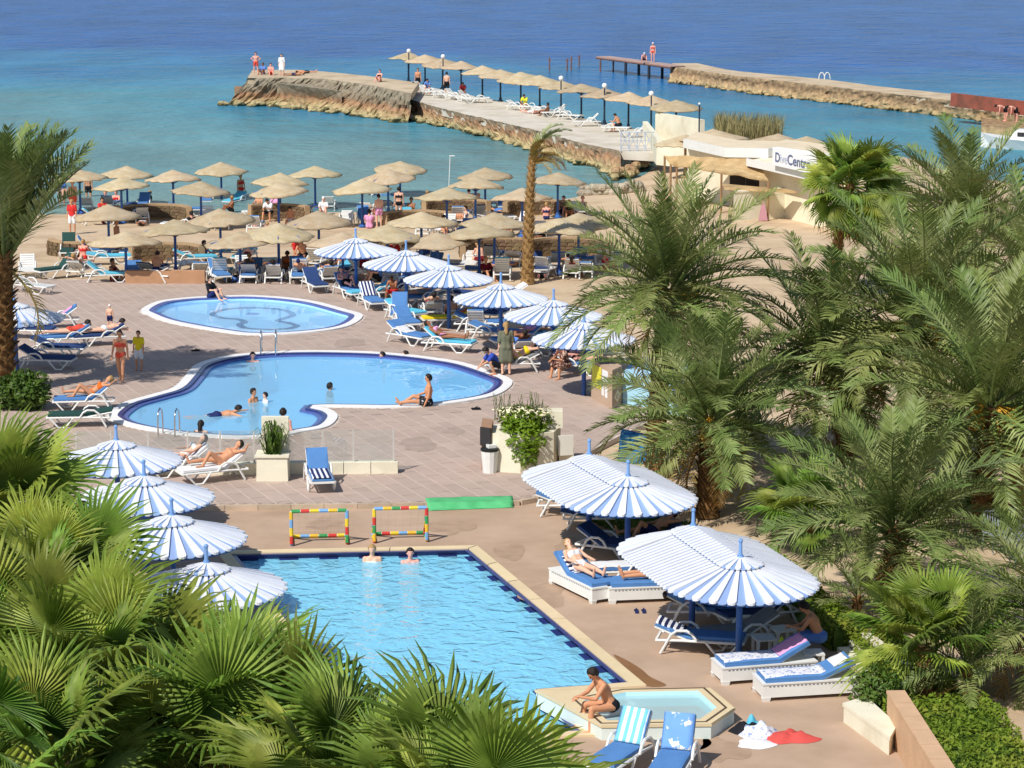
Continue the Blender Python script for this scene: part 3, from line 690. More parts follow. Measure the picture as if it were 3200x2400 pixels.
dp(2088, 1440, 2090, 1528, 'young dark palm near the right edge below the garden chairs', 31, n=18, s=0.55, r0=0.10, dry=2, low_el=0)
#dp(1650, 1000, 1648, 1140, 'low date palm filling the gap behind the nearer double parasol', 32, n=50, s=0.95)
# left date palm by the deck
dp(6, 545, 8, 850, 'date palm with thick shaggy trunk at the left edge', 33, n=50, s=1.38, r0=0.36, top_el=89, low_el=52, dry=3, stiff=True)
# thin wind-bent palm on the beach
def bent_palm():
    base = place(1140, 612); t = thing('bent_palm', 'thin tall palm with wind-swept drooping fronds in front of the pier', 'palm', base)
    q, h, dx = crown_at(1150, 345, base_v=612, base_u=1140); obj('trunk', trunk_mesh(h, 0.24, 0.12, (dx * 1.0, 0), BARKP, True, 5), t)
    r = random.Random(5)
    for i in range(5):
        az = R(r.uniform(-50, 40)); o = obj('frond', FR[r.choice((3, 4, 4))], t, (dx, 0, h - 0.1)); set_frond(o, az, R(r.uniform(70, 100)), R(r.uniform(-40, 40)), r.uniform(.55, .75))
    for i in range(22):
        az = R(r.uniform(-60, 60)); o = obj('dry_frond', r.choice(FRD), t, (dx, 0, h - 0.2)); set_frond(o, az, R(r.uniform(15, 95)), 0, r.uniform(.45, .62))
bent_palm()
# fan palms, right
def fp(u, v, bu, bv, label, seed, **k):
    q, h, dx = crown_at(u, v, base_v=bv, base_u=bu); return fan_palm(q, h, label, seed, lean=(dx, 0), **k)
fp(1838, 398, 1800, 640, 'tall fan palm with hanging dead leaves beside the dive centre sign', 41, n=44, s=1.12, dry=12, low=-60)
fp(2005, 1385, 1994, 1510, 'small bright fan palm with ringed trunk beside the hedge', 42, n=26, s=0.9, dry=1, low=8, r0=0.22)
fp(1745, 1110, 1745, 1190, 'low bright green fan palm behind the nearer double parasol', 43, n=16, s=0.8, dry=0, low=0, r0=0.15)
# fan palms, lower left foreground
LFP = [(-10, 1130, 3.6, 34, 'fan palm at the left edge beside the farthest of four parasols'), (90, 1290, 3.6, 34, 'fan palm leaning over the middle of the four left parasols'),
       (10, 1440, 3.9, 32, 'fan palm at the left edge above the bottom corner'), (225, 1490, 4.0, 34, 'fan palm below the nearest of the four left parasols'),
       (455, 1610, 4.4, 32, 'fan palm with big round leaves at the bottom left'), (110, 1660, 4.5, 32, 'fan palm in the bottom left corner'),
       (510, 1510, 3.4, 24, 'fan palm spreading over the pool from the left'), (760, 1740, 4.6, 30, 'fan palm at the bottom edge, left of centre'), (985, 1800, 4.8, 32, 'fan palm at the bottom edge nearest the seated man')]
for i, (u, v, h, n, lb) in enumerate(LFP):
    p = place(u, v, h); fp_ = fan_palm(p, h, lb, 60 + i, n=n, s=1.08, low=-40, dry=6)

    if i == 4:      # the big leaf turned towards the viewer, and two beside it
        for (lu, lv, sc, tilt, yaw) in ((478, 1500, 1.12, .15, 0.05), (640, 1480, .95, .25, -.5), (330, 1540, .9, .3, .45)):
            d = Vector((1, 0, 0)) * ((lu - CX) / FPX) + UP * ((CY - lv) / FPX) + FWD; tt = (p.y - 1.0) / d.y; c = Vector((0, 0, CAM_Z)) + d * tt
            X = Vector((-math.sin(yaw) * .6, -tilt, 1)).normalized(); Z = Vector((math.sin(yaw), -1, -.1)); Z = (Z - X * Z.dot(X)).normalized(); Y = Z.cross(X); o = obj('fan_leaf', FL[0], fp_, c - X * .9 * sc - p)
            o.rotation_mode = 'QUATERNION'; o.rotation_quaternion = Matrix((X, Y, Z)).transposed().to_quaternion(); o.scale = (sc, sc, sc)
# ------------------------------------------------------------------ loungers and towels
def paint(name, c, rough=0.8, **k): return mat(name, c, rough, 0.07, 3.0, 0.15, 60, 0.15, **k)
BLUE = paint('cushion_blue', rgb(84, 130, 186)); DBLUE = paint('cushion_navy', rgb(48, 70, 116)); LBLUE = paint('cushion_turquoise', rgb(96, 186, 214)); GREEN = paint('cushion_dark_green', rgb(42, 74, 70))
YELLOW = paint('yellow_cloth', rgb(236, 208, 40)); ORANGE = paint('orange_cloth', rgb(220, 110, 40)); WHITEC = paint('white_cloth', rgb(226, 226, 228)); PINKC = paint('pink_cloth', rgb(224, 160, 200)); REDC = paint('red_cloth', rgb(206, 52, 52)); GREYC = paint('grey_cloth', rgb(128, 130, 132))
def striped(name, c1, c2, scale=9.0, axis='Y', duty=0.5):
    if name in MATS: return MATS[name]
    m = mat(name, c1, 0.85, 0.05, 3.0); nt = m.node_tree; n = nt.nodes; L = nt.links; b = n['Principled BSDF']
    tc = n.new('ShaderNodeTexCoord'); w = n.new('ShaderNodeTexWave'); w.wave_type = 'BANDS'; w.bands_direction = axis; w.inputs['Scale'].default_value = scale; w.inputs['Distortion'].default_value = 0.6; w.inputs['Detail Scale'].default_value = 1.0
    L.new(tc.outputs['Object'], w.inputs[0]); cr = n.new('ShaderNodeValToRGB'); cr.color_ramp.interpolation = 'CONSTANT'; cr.color_ramp.elements[0].color = c1; cr.color_ramp.elements[1].position = duty; cr.color_ramp.elements[1].color = c2
    L.new(w.outputs[0], cr.inputs[0]); L.new(cr.outputs[0], b.inputs['Base Color']); return m
STRIPE = striped('navy_white_stripes', rgb(228, 228, 232), rgb(34, 46, 96), 2.4, 'Y', 0.45)
STRIPEX = striped('navy_white_bars', rgb(228, 228, 232), rgb(30, 40, 80), 2.6, 'X', 0.45)
AQUAS = striped('aqua_white_stripes', rgb(226, 236, 236), rgb(120, 196, 214), 2.2, 'Y', 0.5)
def flowered(name, base, c1, sc):
    m = mat(name, base, 0.85, 0.04, 3.0, col2=c1, c2scale=sc, c2lo=0.55, c2hi=0.58); return m
FLOWER = flowered('blue_flowered_cloth', rgb(112, 160, 222), rgb(236, 232, 214), 5.0)
PRINT = flowered('white_printed_cloth', rgb(222, 222, 228), rgb(140, 156, 196), 16.0)
def profile(back, seat=0.34):
    """(x, z) centre line of the lying surface, head at +x"""
    a = R(back); return [(-0.93, seat), (-0.4, seat), (0.22, seat), (0.22 + 0.36 * math.cos(a), seat + 0.36 * math.sin(a)), (0.22 + 0.72 * math.cos(a), seat + 0.72 * math.sin(a))]
def strip(prof, w, th, lift=0.0):
    b = MB(); vs = []; n = len(prof); fs = []
    for i, (x, z) in enumerate(prof):
        x0, z0 = prof[max(0, i - 1)]; x1, z1 = prof[min(n - 1, i + 1)]; t = Vector((x1 - x0, 0, z1 - z0)).normalized(); nn = Vector((-t.z, 0, t.x))
        p = Vector((x, 0, z)) + nn * lift
        e = 0.03 if i in (0, n - 1) else 0
        for y, h in ((-w / 2, 0), (w / 2, 0), (w / 2, th * .8), (w / 2 - .05, th), (-w / 2 + .05, th), (-w / 2, th * .8)): vs.append(p + Vector((0, y, 0)) + nn * (h if h < th else th - e))
    for i in range(n - 1):
        for j in range(6): fs.append((i * 6 + j, (i + 1) * 6 + j, (i + 1) * 6 + (j + 1) % 6, i * 6 + (j + 1) % 6))
    fs += [tuple(range(6)), tuple((n - 1) * 6 + j for j in range(5, -1, -1))]
    b.add(vs, fs); return b
LM = {}
def lounger_parts(back):
    if back in LM: return LM[back]
    pr = profile(back); d = {}
    b = MB()
    for y in (-.31, .31): b.tube([(-0.95, y, .31), (-.3, y, .31), (.3, y, .31), (.85, y, .29)], 0.028, 6)
    b.box((-.95, 0, .31), (.05, .6, .05)); b.box((.85, 0, .29), (.05, .6, .05)); d['frame'] = b.mesh('frame', WHITEP)
    b = MB()
    for i in range(9): b.box((-0.88 + i * 0.135, 0, .325), (.10, .56, .02))
    d['seat'] = b.mesh('seat', WHITEP)
    b = MB(); x0, z0 = pr[2]; x1, z1 = pr[4]
    for i in range(6):
        t = (i + .5) / 6; b.box((x0 + (x1 - x0) * t, 0, z0 + (z1 - z0) * t - .012), (.085, .54, .02), ry=-R(back))
    for y in (-.27, .27): b.tube([(x0, y, z0 - .02), (x1, y, z1 - .02)], .022, 5)
    d['backrest'] = b.mesh('backrest', WHITEP)
    for nm, y in (('legl', -.33), ('legr', .33)):
        b = MB(); b.tube([(-.86, y, .31), (-.72, y, .14), (-.62, y, .025), (-.42, y, .025), (-.32, y, .14), (-.18, y, .31)], .027, 6); d['front' + nm] = b.mesh('leg', WHITEP)
        b = MB(); b.tube([(.0, y, .31), (.1, y, .46), (.22, y, .53), (.42, y, .52), (.55, y, .42), (.66, y, .2), (.76, y, .02)], .03, 6); d['arm' + nm] = b.mesh('armrest', WHITEP)
    b = MB()
    for s in (-.33, .33): b.lathe([(.0, -.02), (.09, -.02), (.09, .02), (.0, .02)], 10, (0, 0, 0))
    d['cushion'] = strip([(p[0], p[1] + .0) for p in pr], .56, .075, .01).mesh('cushion', BLUE, False)
    LM[back] = d; return d
LOUNGERS = []
def lounger(p, head, label, back=35, cush=BLUE, group='white plastic loungers'):
    d = lounger_parts(back); t = thing('lounger', label, 'lounger', p, R(head), group)
    for k, nm in (('frame', 'frame'), ('seat', 'seat'), ('backrest', 'backrest'), ('frontlegl', 'leg'), ('frontlegr', 'leg'), ('armlegl', 'armrest'), ('armlegr', 'armrest')): obj(nm, d[k], t)
    if cush is not None: recol(obj('cushion', d['cushion'], t), cush)
    return t
def towel(p, head, label, m, back=35, x0=0, x1=4, w=0.62, lift=0.095, group=None, seat=0.34, seed=0):
    pr = profile(back, seat); r = random.Random(seed)
    pts = []; k = 14
    def at(f):
        i = min(3, int(f)); a = pr[i]; c = pr[i + 1]; return Vector((a[0] + (c[0] - a[0]) * (f - i), 0, a[1] + (c[1] - a[1]) * (f - i)))
    b = MB(); vs = []; fs = []; ny = 8
    for i in range(k + 1):
        f = x0 + (x1 - x0) * i / k; q = at(min(3.999, f)); q0 = at(max(0, min(3.9, f - .1))); q1 = at(min(3.999, f + .1)); t = (q1 - q0).normalized(); nn = Vector((-t.z, 0, t.x))
        for j in range(ny + 1):
            y = -w / 2 + w * j / ny + r.uniform(-.008, .008); over = max(0, abs(y) - .27)
            vs.append(q + nn * (lift + .010 * mnoise.noise(Vector((f * 3, y * 8, seed))) - over * 1.6) + Vector((0, y if over == 0 else math.copysign(.27 + over * .35, y), 0)))
    for i in range(k):
        for j in range(ny): a = i * (ny + 1) + j; fs.append((a, a + ny + 1, a + ny + 2, a + 1))
    b.add(vs, fs); o = b.build('towel', m, None, p, R(head), True); sm = o.modifiers.new('thick', 'SOLIDIFY'); sm.thickness = 0.012
    return tag(o, label, 'towel', group)
# box-base lounger
SEATB = 0.36
def box_lounger(p, head, label, back=22, cush=BLUE):
    t = thing('box_lounger', label, 'lounger', p, R(head), 'box base loungers')
    b = MB(); L, W = 1.98, .72
    b.box((0, 0, .215), (L, W, .27)); b.build('base', WHITEP, t)
    b = MB(); b.box((0, 0, .352), (L + .03, W + .03, .03)); b.build('rim', WHITEP, t)
    for x in (-.92, .92):
        for y in (-.31, .31): b = MB(); b.box((x, y, .04), (.14, .1, .08), top=1.2); b.build('foot', WHITEP, t)
    b = MB()
    for i in range(22):
        for y in (-W / 2 - .002, W / 2 + .002): b.box((-.85 + i * .08, y, .30), (.04, .004, .025))
    b.build('vent_slots', GREYC, t)
    pr = profile(back, SEATB); x0, z0 = pr[2]; x1, z1 = pr[4]; b = MB(); b.box(((x0 + x1) / 2, 0, (z0 + z1) / 2), (.74, .6, .03), ry=-R(back)); b.build('backrest', WHITEP, t)
    c = strip(pr, .66, .10, .012).build('cushion', cush, t); return t
def side_table(p, label, rz=0.3, s=1.0):
    t = thing('side_table', label, 'table', p, rz, 'white plastic side tables'); b = MB(); b.box((0, 0, .42 * s), (.46 * s, .46 * s, .035)); b.build('table_top', WHITEP, t)
    for x in (-1, 1):
        for y in (-1, 1): b = MB(); b.box((x * .19 * s, y * .19 * s, .20 * s), (.05, .05, .40 * s), top=1.2); b.build('leg', WHITEP, t)
    return t
# ---- near loungers on the right
box_lounger(place(1262, 1278), 118, 'box base lounger at the pool side with a striped towel on its back', 30)
box_lounger(place(1405, 1292), 8, 'box base lounger half in shade with a man lying on it', 28)
towel(place(1262, 1278), 118, 'navy and white striped towel on the lounger nearest the pool', STRIPEX, 30, 1.5, 3.4, .5, .115, None, SEATB, 1)
box_lounger(place(1650, 1462), 14, 'box base lounger with a pink towel and printed sheet', 28)
towel(place(1650, 1462), 14, 'pink towel over the raised back of the box lounger', PINKC, 28, 2.2, 4.0, .62, .118, None, SEATB, 2)
towel(place(1650, 1462), 14, 'white printed sheet on the lounger below the pink towel', PRINT, 28, 0.0, 2.15, .66, .116, None, SEATB, 3)
box_lounger(place(1742, 1498), 11, 'box base lounger nearest the low white wall, white towel at its head', 22)
towel(place(1742, 1498), 11, 'white printed sheet on the lounger nearest the low wall', PRINT, 22, 0.0, 2.4, .62, .116, None, SEATB, 4)
towel(place(1742, 1498), 11, 'white bundled towel at the head of the lounger nearest the low wall', WHITEC, 22, 2.9, 3.8, .5, .13, None, SEATB, 5)
lounger(place(1510, 1408), 168, 'white lounger with striped towel beside the nearer double parasol post', 20, BLUE)
towel(place(1510, 1408), 168, 'striped towel at the head of the lounger beside the blue post', STRIPEX, 20, 2.3, 4.0, .6, .1, None, .34, 6)
lounger(place(1590, 1395), 15, 'shaded lounger behind the post of the nearer double parasol', 30, GREYC)
lounger(place(1640, 1350), 25, 'shaded lounger with striped cushion near the hedge', 40, DBLUE)
towel(place(1640, 1350), 25, 'striped towel on the shaded lounger near the hedge', STRIPE, 40, 2.0, 4.0, .6, .1, None, .34, 7)
lounger(place(1530, 1345), 170, 'shaded lounger under the nearer double parasol, farthest of three', 25, BLUE)
lounger(place(1350, 1256), 10, 'lounger behind the man lying on the box lounger', 35, BLUE); towel(place(1350, 1256), 10, 'white towel on the lounger behind the lying man', WHITEC, 35, .3, 2.5, .55, .1, None, .34, 8)
lounger(place(1235, 1112), 175, 'lounger with bright blue cushion at the end of the farther double parasol', 20, BLUE)
lounger(place(1292, 1140), 178, 'navy lounger in the shade of the farther double parasol', 10, DBLUE)
lounger(place(1325, 1205), 150, 'navy lounger with clothes on it between the two double parasols', 30, DBLUE)
lounger(place(1392, 1195), 20, 'navy lounger in deep shade right of the farther double parasol post', 30, DBLUE)
lounger(place(1352, 1105), 85, 'lounger under the farther double parasol with a striped towel', 35, DBLUE); towel(place(1352, 1105), 85, 'striped towel under the farther double parasol', STRIPE, 35, 1.5, 4.0, .6, .1, None, .34, 9)
side_table(place(1690, 1400), 'white side table in the shade near the hedge')
side_table(place(1755, 1448), 'white side table between the two nearest box loungers', 0.1, .9)
side_table(place(1650, 1418), 'white side table with a striped cloth beside the blue post', 0.2, .95)
side_table(place(1540, 1325), 'white side table deep under the nearer double parasol', 0.4)
# ---- bottom loungers with towels
lounger(place(1345, 1660), 62, 'lounger at the bottom with an aqua striped towel on its raised back', 55, BLUE)
towel(place(1345, 1660), 62, 'aqua and white striped towel draped on the bottom lounger', AQUAS, 55, 2.0, 4.0, .66, .1, None, .34, 10)
lounger(place(1455, 1675), 75, 'lounger at the bottom with a blue flowered towel on its raised back', 60, BLUE)
towel(place(1455, 1675), 75, 'blue flowered towel draped on the bottom lounger', FLOWER, 60, 2.0, 4.0, .66, .1, None, .34, 11)
# ---- glass fence side
lounger(place(690, 1050), 100, 'lounger with striped towel beside the white planter box', 45, BLUE)
towel(place(690, 1050), 100, 'striped towel on the seat of the lounger beside the planter box', STRIPE, 45, -0.0, 2.0, .62, .1, None, .34, 12)
lounger(place(385, 1025), 28, 'left of the two loungers with women beside the glass fence', 35, WHITEC)
lounger(place(462, 1038), 26, 'right of the two loungers with women beside the glass fence', 35, WHITEC)
towel(place(385, 1025), 28, 'striped towel under the woman nearer the slatted parasol', STRIPE, 35, 1.5, 4.0, .6, .1, None, .34, 13)
# ---- loungers left of the pools
for i, (u, v, h, bk, cu, lb) in enumerate([
    (100, 795, 172, 30, DBLUE, 'front lounger of the left group, head against the palm trunk'),
    (125, 770, 175, 25, DBLUE, 'second lounger from the front in the left group'),
    (140, 748, 20, 30, BLUE, 'lounger in the left group under the person with the red top'),
    (215, 745, 20, 30, DBLUE, 'lounger in the left group nearest the woman in the bikini'),
    (118, 707, 10, 35, BLUE, 'lounger in the left group with a pale striped cloth'),
    (62, 730, 175, 20, DBLUE, 'lounger tucked against the left palm trunk'),
    (70, 632, 150, 25, None, 'empty white lounger behind the left palm trunk'),
    (185, 885, 8, 40, BLUE, 'lounger left of the kidney pool with a sunbather'),
    (175, 920, 5, 10, GREEN, 'green lounger half hidden by the fan palm, left of the kidney pool'),
    (60, 595, 100, 40, None, 'white lounger on the deck edge behind the left palm'),
    # right of the pools
    (884, 742, 135, 30, BLUE, 'lounger standing alone between the wading pool and the kidney pool'),
    (803, 665, 110, 45, BLUE, 'lounger with a striped back beside the wading pool'),
    (752, 640, 115, 40, BLUE, 'lounger with a sunbather at the right end of the wading pool'),
    (875, 690, 130, 25, LBLUE, 'lounger with a turquoise towel beside the wading pool'),
    (968, 706, 12, 20, YELLOW, 'lounger with a yellow towel beyond the lone lounger'),
    (905, 660, 20, 45, BLUE, 'lounger with a reclining man left of the third slatted parasol'),
    (1035, 715, 175, 25, BLUE, 'blue lounger right of the yellow towel'),
    (1070, 735, 160, 20, BLUE, 'blue lounger with dark clothes left of the robed person'),
    (1120, 752, 20, 40, BLUE, 'blue lounger with pink cloth behind the robed person'),
    (1160, 765, 150, 20, BLUE, 'blue lounger right of the robed person'),
    (1175, 740, 10, 45, DBLUE, 'navy lounger with a black frame behind the seated women'),
    (1255, 770, 15, 40, DBLUE, 'navy lounger right of the seated women'),
    (1300, 780, 12, 40, BLUE, 'blue lounger nearest the light blue wall'),
    (1010, 672, 10, 10, GREYC, 'lounger with a grey cover under the fourth slatted parasol'),
    (1085, 690, 60, 60, DBLUE, 'lounger with upright navy back beside the fourth slatted parasol'),
    (1090, 655, 15, 30, WHITEC, 'white lounger with pink cloth behind the fourth slatted parasol'),
    (850, 640, 20, 40, DBLUE, 'dark lounger behind the boy in red shorts'),
    (990, 650, 150, 30, DBLUE, 'navy lounger under the third slatted parasol'),
    (480, 605, 265, 62, LBLUE, 'lounger with a turquoise towel on the deck edge'),
    (543, 607, 265, 40, DBLUE, 'navy lounger on the deck edge, second from the turquoise one'),
    (597, 608, 265, 40, DBLUE, 'navy lounger on the deck edge with legs raised on it'),
    (652, 608, 265, 65, BLUE, 'upright blue lounger on the deck edge'),
    (708, 610, 285, 35, BLUE, 'blue lounger on the deck edge nearest the slatted parasols'),
    (690, 577, 250, 50, None, 'white lounger behind the upright blue one'),
    (830, 600, 290, 50, BLUE, 'lounger under the second slatted parasol'),
    (900, 612, 280, 50, DBLUE, 'navy lounger between the second and third slatted parasols'),
    (930, 600, 60, 60, BLUE, 'lounger with an upright blue back under the third slatted parasol'),
    (1178, 596, 250, 50, None, 'white lounger right of the bent palm trunk'),
    (1240, 598, 260, 45, DBLUE, 'lounger of the woman right of the bent palm'),
    (1300, 575, 10, 20, BLUE, 'blue lounger under the tall date palm fronds'),
    (180, 595, 250, 30, GREYC, 'white lounger with a sunbather left of the brown low wall'),
    (125, 598, 40, 50, GREEN, 'dark green lounger on the deck edge behind the left palm'),
    (235, 570, 190, 10, LBLUE, 'pale lounger beside the brown low wall'),
    (148, 555, 95, 70, GREEN, 'green upright chair on the sand by the left palm'),
    ]):
    lounger(place(u, v), h, lb, bk, cu)
# cloths on those loungers
towel(place(968, 706), 12, 'orange cloth on the yellow lounger', ORANGE, 20, 2.2, 3.6, .5, .1, None, .34, 20)
towel(place(803, 665), 110, 'striped towel on the lounger beside the wading pool', STRIPE, 45, 2.0, 4.0, .58, .1, None, .34, 21)
towel(place(884, 742), 135, 'white towel on the lounger standing alone', WHITEC, 30, 1.4, 2.8, .5, .1, None, .34, 22)
towel(place(1120, 752), 20, 'pink cloth on the lounger behind the robed person', PINKC, 40, 1.2, 2.6, .6, .1, None, .34, 23)
towel(place(1090, 655), 15, 'pink towel on the white lounger behind the fourth parasol', PINKC, 30, 0.4, 2.0, .6, .1, None, .34, 24)
towel(place(118, 707), 10, 'pale pink cloth on a lounger of the left group', PINKC, 35, 2.4, 3.6, .5, .1, None, .34, 25)
# ---- loungers under the beach parasols
ROWS = {'nearest the water': 0.9, 'second from the water': 1.5, 'third from the water': 1.5, 'fourth from the water': 1.4, 'nearest the pool deck': 1.6}
for p, row, i in PARASOL_AT:
    for side in (-1, 1, 0):
        if rnd.random() > ROWS[row] / 2 + (.22 if side else -.05): continue
        q = Vector((p.x + side * rnd.uniform(.75, 1.1), p.y + (rnd.uniform(-.9, .9) if side else rnd.uniform(1.2, 1.9)), 0)); q.z = ground(q.x, q.y)
        if q.y < 100.5: q.y = 100.5; q.z = ground(q.x, q.y)
        lounger(q, rnd.choice((80, 95, 100, 255, 265, 280, 350, 190)) + rnd.uniform(-12, 12), 'lounger %s the %s straw parasol in the row %s' % (('behind', 'right of', 'left of')[side], ORD[i], row),
                rnd.choice((10, 25, 25, 40, 40, 55)), rnd.choice((None, None, BLUE, BLUE, DBLUE, WHITEC, LBLUE)), 'loungers under the straw parasols')

# ---- crowd of loungers around the slatted parasols beyond the pools
CR = random.Random(77)
SLAT_CROWD = []
for i, (u, v) in enumerate(FAR_SLAT[:5]):
    c = place(u, v, SZ1 + 0.46)
    for nm, dx, dy in (('behind and left', -1.6, 1.7), ('behind and right', 1.1, 2.0), ('right in front', .9, -1.0), ('just left', -1.5, -.2)):
        if CR.random() < .12: continue
        q = Vector((c.x + dx + CR.uniform(-.3, .3), c.y + dy + CR.uniform(-.3, .3), 0))
        if inpoly(q.x, q.y, offset(KID, -1.2)): continue
        q.z = ground(q.x, q.y); hd = CR.choice((10, 20, 150, 165, 250, 280, 100)) + CR.uniform(-12, 12); bk = CR.choice((25, 40, 55)); SLAT_CROWD.append((q, hd, nm, i))
        lounger(q, hd, 'lounger %s of the %s slatted parasol beyond the pools' % (nm, ORD[i]), bk, CR.choice((BLUE, BLUE, DBLUE, DBLUE, LBLUE, WHITEC, GREYC)), 'loungers around the slatted parasols')
# ------------------------------------------------------------------ people
def cone_sphere(mb, p0, r0, p1, r1, n=10):
    p0, p1 = Vector(p0), Vector(p1); d = p1 - p0; L = d.length
    if L < 1e-5: mb.ball(p0, r0, 10, 8); return
    t = d / L; pts = []; rs = []
    for k in range(4): a = math.pi / 2 * (1 - k / 3.0); pts.append(p0 - t * r0 * math.sin(a)); rs.append(max(0.002, r0 * math.cos(a)))
    for k in range(4): a = math.pi / 2 * (k / 3.0); pts.append(p1 + t * r1 * math.sin(a)); rs.append(max(0.002, r1 * math.cos(a)))
    mb.tube(pts, rs, n)
def V(*a): return Vector(a).normalized()
def skel(pz, spine, legs, arms, head=(0.1, 0, 1), left=(0, 1, 0), px=0.0, face=None):
    """joints of a figure facing +x; directions are given for each limb segment"""
    J = {}; up = V(*spine); lf = Vector(left); pel = Vector((px, 0, pz)); J['pel'] = pel; J['waist'] = pel + up * .17; J['chest'] = pel + up * .34; J['neck'] = pel + up * .51
    hd = V(*head); J['head'] = J['neck'] + hd * .155; J['up'] = up; J['hd'] = hd; fr = V(*face) if face else lf.cross(up).normalized(); J['fr'] = fr; J['lf'] = lf
    J['hfr'] = (fr - hd * fr.dot(hd)).normalized()
    for s, nm, (d1, d2, fd), (a1, a2) in ((1, 'L', legs[0], arms[0]), (-1, 'R', legs[1], arms[1])):
        h = pel + lf * (s * .095) - up * .02; k = h + V(*d1) * .43; an = k + V(*d2) * .42; to = an + V(*fd) * .17
        J['hip' + nm], J['kn' + nm], J['an' + nm], J['to' + nm] = h, k, an, to
        sh = pel + up * .455 + lf * (s * .175); el = sh + V(*a1) * .28; wr = el + V(*a2) * .25; J['sh' + nm], J['el' + nm], J['wr' + nm], J['ha' + nm] = sh, el, wr, wr + V(*a2) * .1
    return J
DOWN = (0, 0, -1)
def leg(d1, d2, f=(1, 0, -.12)): return (d1, d2, f)
def POSES():
    st = leg((.02, .05, -1), (-.02, .0, -1)); st2 = leg((.02, -.05, -1), (-.02, .0, -1)); AD = ((0.05, .16, -1), (.15, .05, -1)); AD2 = ((0.05, -.16, -1), (.15, -.05, -1))
    P = {}
    P['stand'] = skel(.93, (0, 0, 1), (st, st2), (AD, AD2))
    P['walk'] = skel(.91, (.04, 0, 1), (leg((.35, .03, -.94), (.1, 0, -1)), leg((-.25, -.03, -.97), (-.45, 0, -.9), (.8, 0, -.6))), (((-.3, .15, -1), (.0, .05, -1)), ((.3, -.15, -1), (.5, -.05, -.9))))
    P['hips'] = skel(.93, (0, 0, 1), (leg((.02, .1, -1), (0, .05, -1)), leg((.02, -.1, -1), (0, -.05, -1))), (((-.15, .8, -.75), (.1, -.85, -.5)), ((-.15, -.8, -.75), (.1, .85, -.5))))
    P['bend'] = skel(.90, (.88, 0, .35), (leg((-.12, .05, -1), (.03, 0, -1)), leg((-.05, -.08, -1), (.0, 0, -1))), (((.15, .12, -1), (.15, 0, -1)), ((.15, -.12, -1), (.2, 0, -1))), (.8, 0, -.1))
    P['sit_edge'] = skel(.44, (.42, 0, .92), (leg((.95, .18, .05), (.08, .05, -1)), leg((.92, -.2, .0), (.18, -.03, -1))), (((.55, .08, -.8), (.75, -.25, .12)), ((.6, -.10, -.75), (.70, .35, -.15))), (.75, 0, .8))
    P['sit_low'] = skel(.11, (-.12, 0, 1), (leg((.72, .12, .68), (.45, 0, -.88)), leg((.75, -.12, .62), (.5, 0, -.85))), (((.55, .15, -.6), (.9, -.2, .1)), ((.55, -.15, -.6), (.9, .2, .1))), (.15, 0, 1))
    P['sit_legs'] = skel(.11, (-.06, 0, 1), (leg((.98, .08, .12), (1, .0, -.08), (.5, 0, .8)), leg((.92, -.1, .35), (.85, 0, -.5), (.8, 0, .2))), (((.1, .2, -.9), (.35, -.1, -.8)), ((.35, -.2, -.8), (.8, .2, -.2))), (.12, 0, 1))
    P['recline'] = skel(.10, (-.84, 0, .52), (leg((1, .08, .05), (1, .0, -.05), (.3, .1, 1)), leg((1, -.08, .05), (1, 0, -.05), (.3, -.1, 1))), (((.8, .3, -.35), (.9, -.05, .05)), ((.8, -.3, -.35), (.9, .1, .05))), (-.75, 0, .72))
    P['recline_knee'] = skel(.10, (-.84, 0, .52), (leg((.75, .1, .65), (.55, .0, -.83), (1, 0, 0)), leg((.98, -.1, .1), (1, 0, -.05), (.3, 0, 1))), (((-.6, .75, .2), (-.6, -.8, .3)), ((.8, -.3, -.35), (.9, .1, .05))), (-.7, 0, .75))
    P['lie'] = skel(.11, (-1, 0, .04), (leg((1, .07, 0), (1, 0, -.02), (.35, .2, .9)), leg((1, -.1, 0), (1, 0, -.02), (.35, -.2, .9))), (((.9, .35, 0), (1, -.05, 0)), ((.9, -.35, 0), (1, .05, 0))), (-1, 0, .12))
    P['prone'] = skel(.11, (-.97, 0, .22), (leg((1, .07, -.02), (1, 0, .02), (.9, 0, -.3)), leg((1, -.09, -.02), (1, 0, .05), (.9, 0, -.3))), (((-.55, .6, -.5), (-.7, -.6, 0)), ((-.55, -.6, -.5), (-.7, .6, 0))), (-.7, 0, .7), face=(0, 0, -1), left=(0, -1, 0))
    P['swim'] = skel(.0, (.97, 0, .12), (leg((-1, .08, -.1), (-1, .05, .1), (-1, 0, 0)), leg((-1, -.1, -.2), (-1, 0, .2), (-1, 0, 0))), (((.75, .5, -.1), (.9, .2, .05)), ((.6, -.6, -.2), (.8, .3, -.1))), (.75, 0, .65), face=(0, 0, -1), left=(0, 1, 0))
    P['squat'] = skel(.30, (.62, 0, .78), (leg((.85, .25, .35), (-.35, 0, -.95)), leg((.8, -.25, .1), (-.75, 0, -.6))), (((.7, .1, -.7), (.95, 0, -.5)), ((.6, -.2, -.8), (.6, .1, -.7))), (.8, 0, .6))
    return P
POSE = POSES()
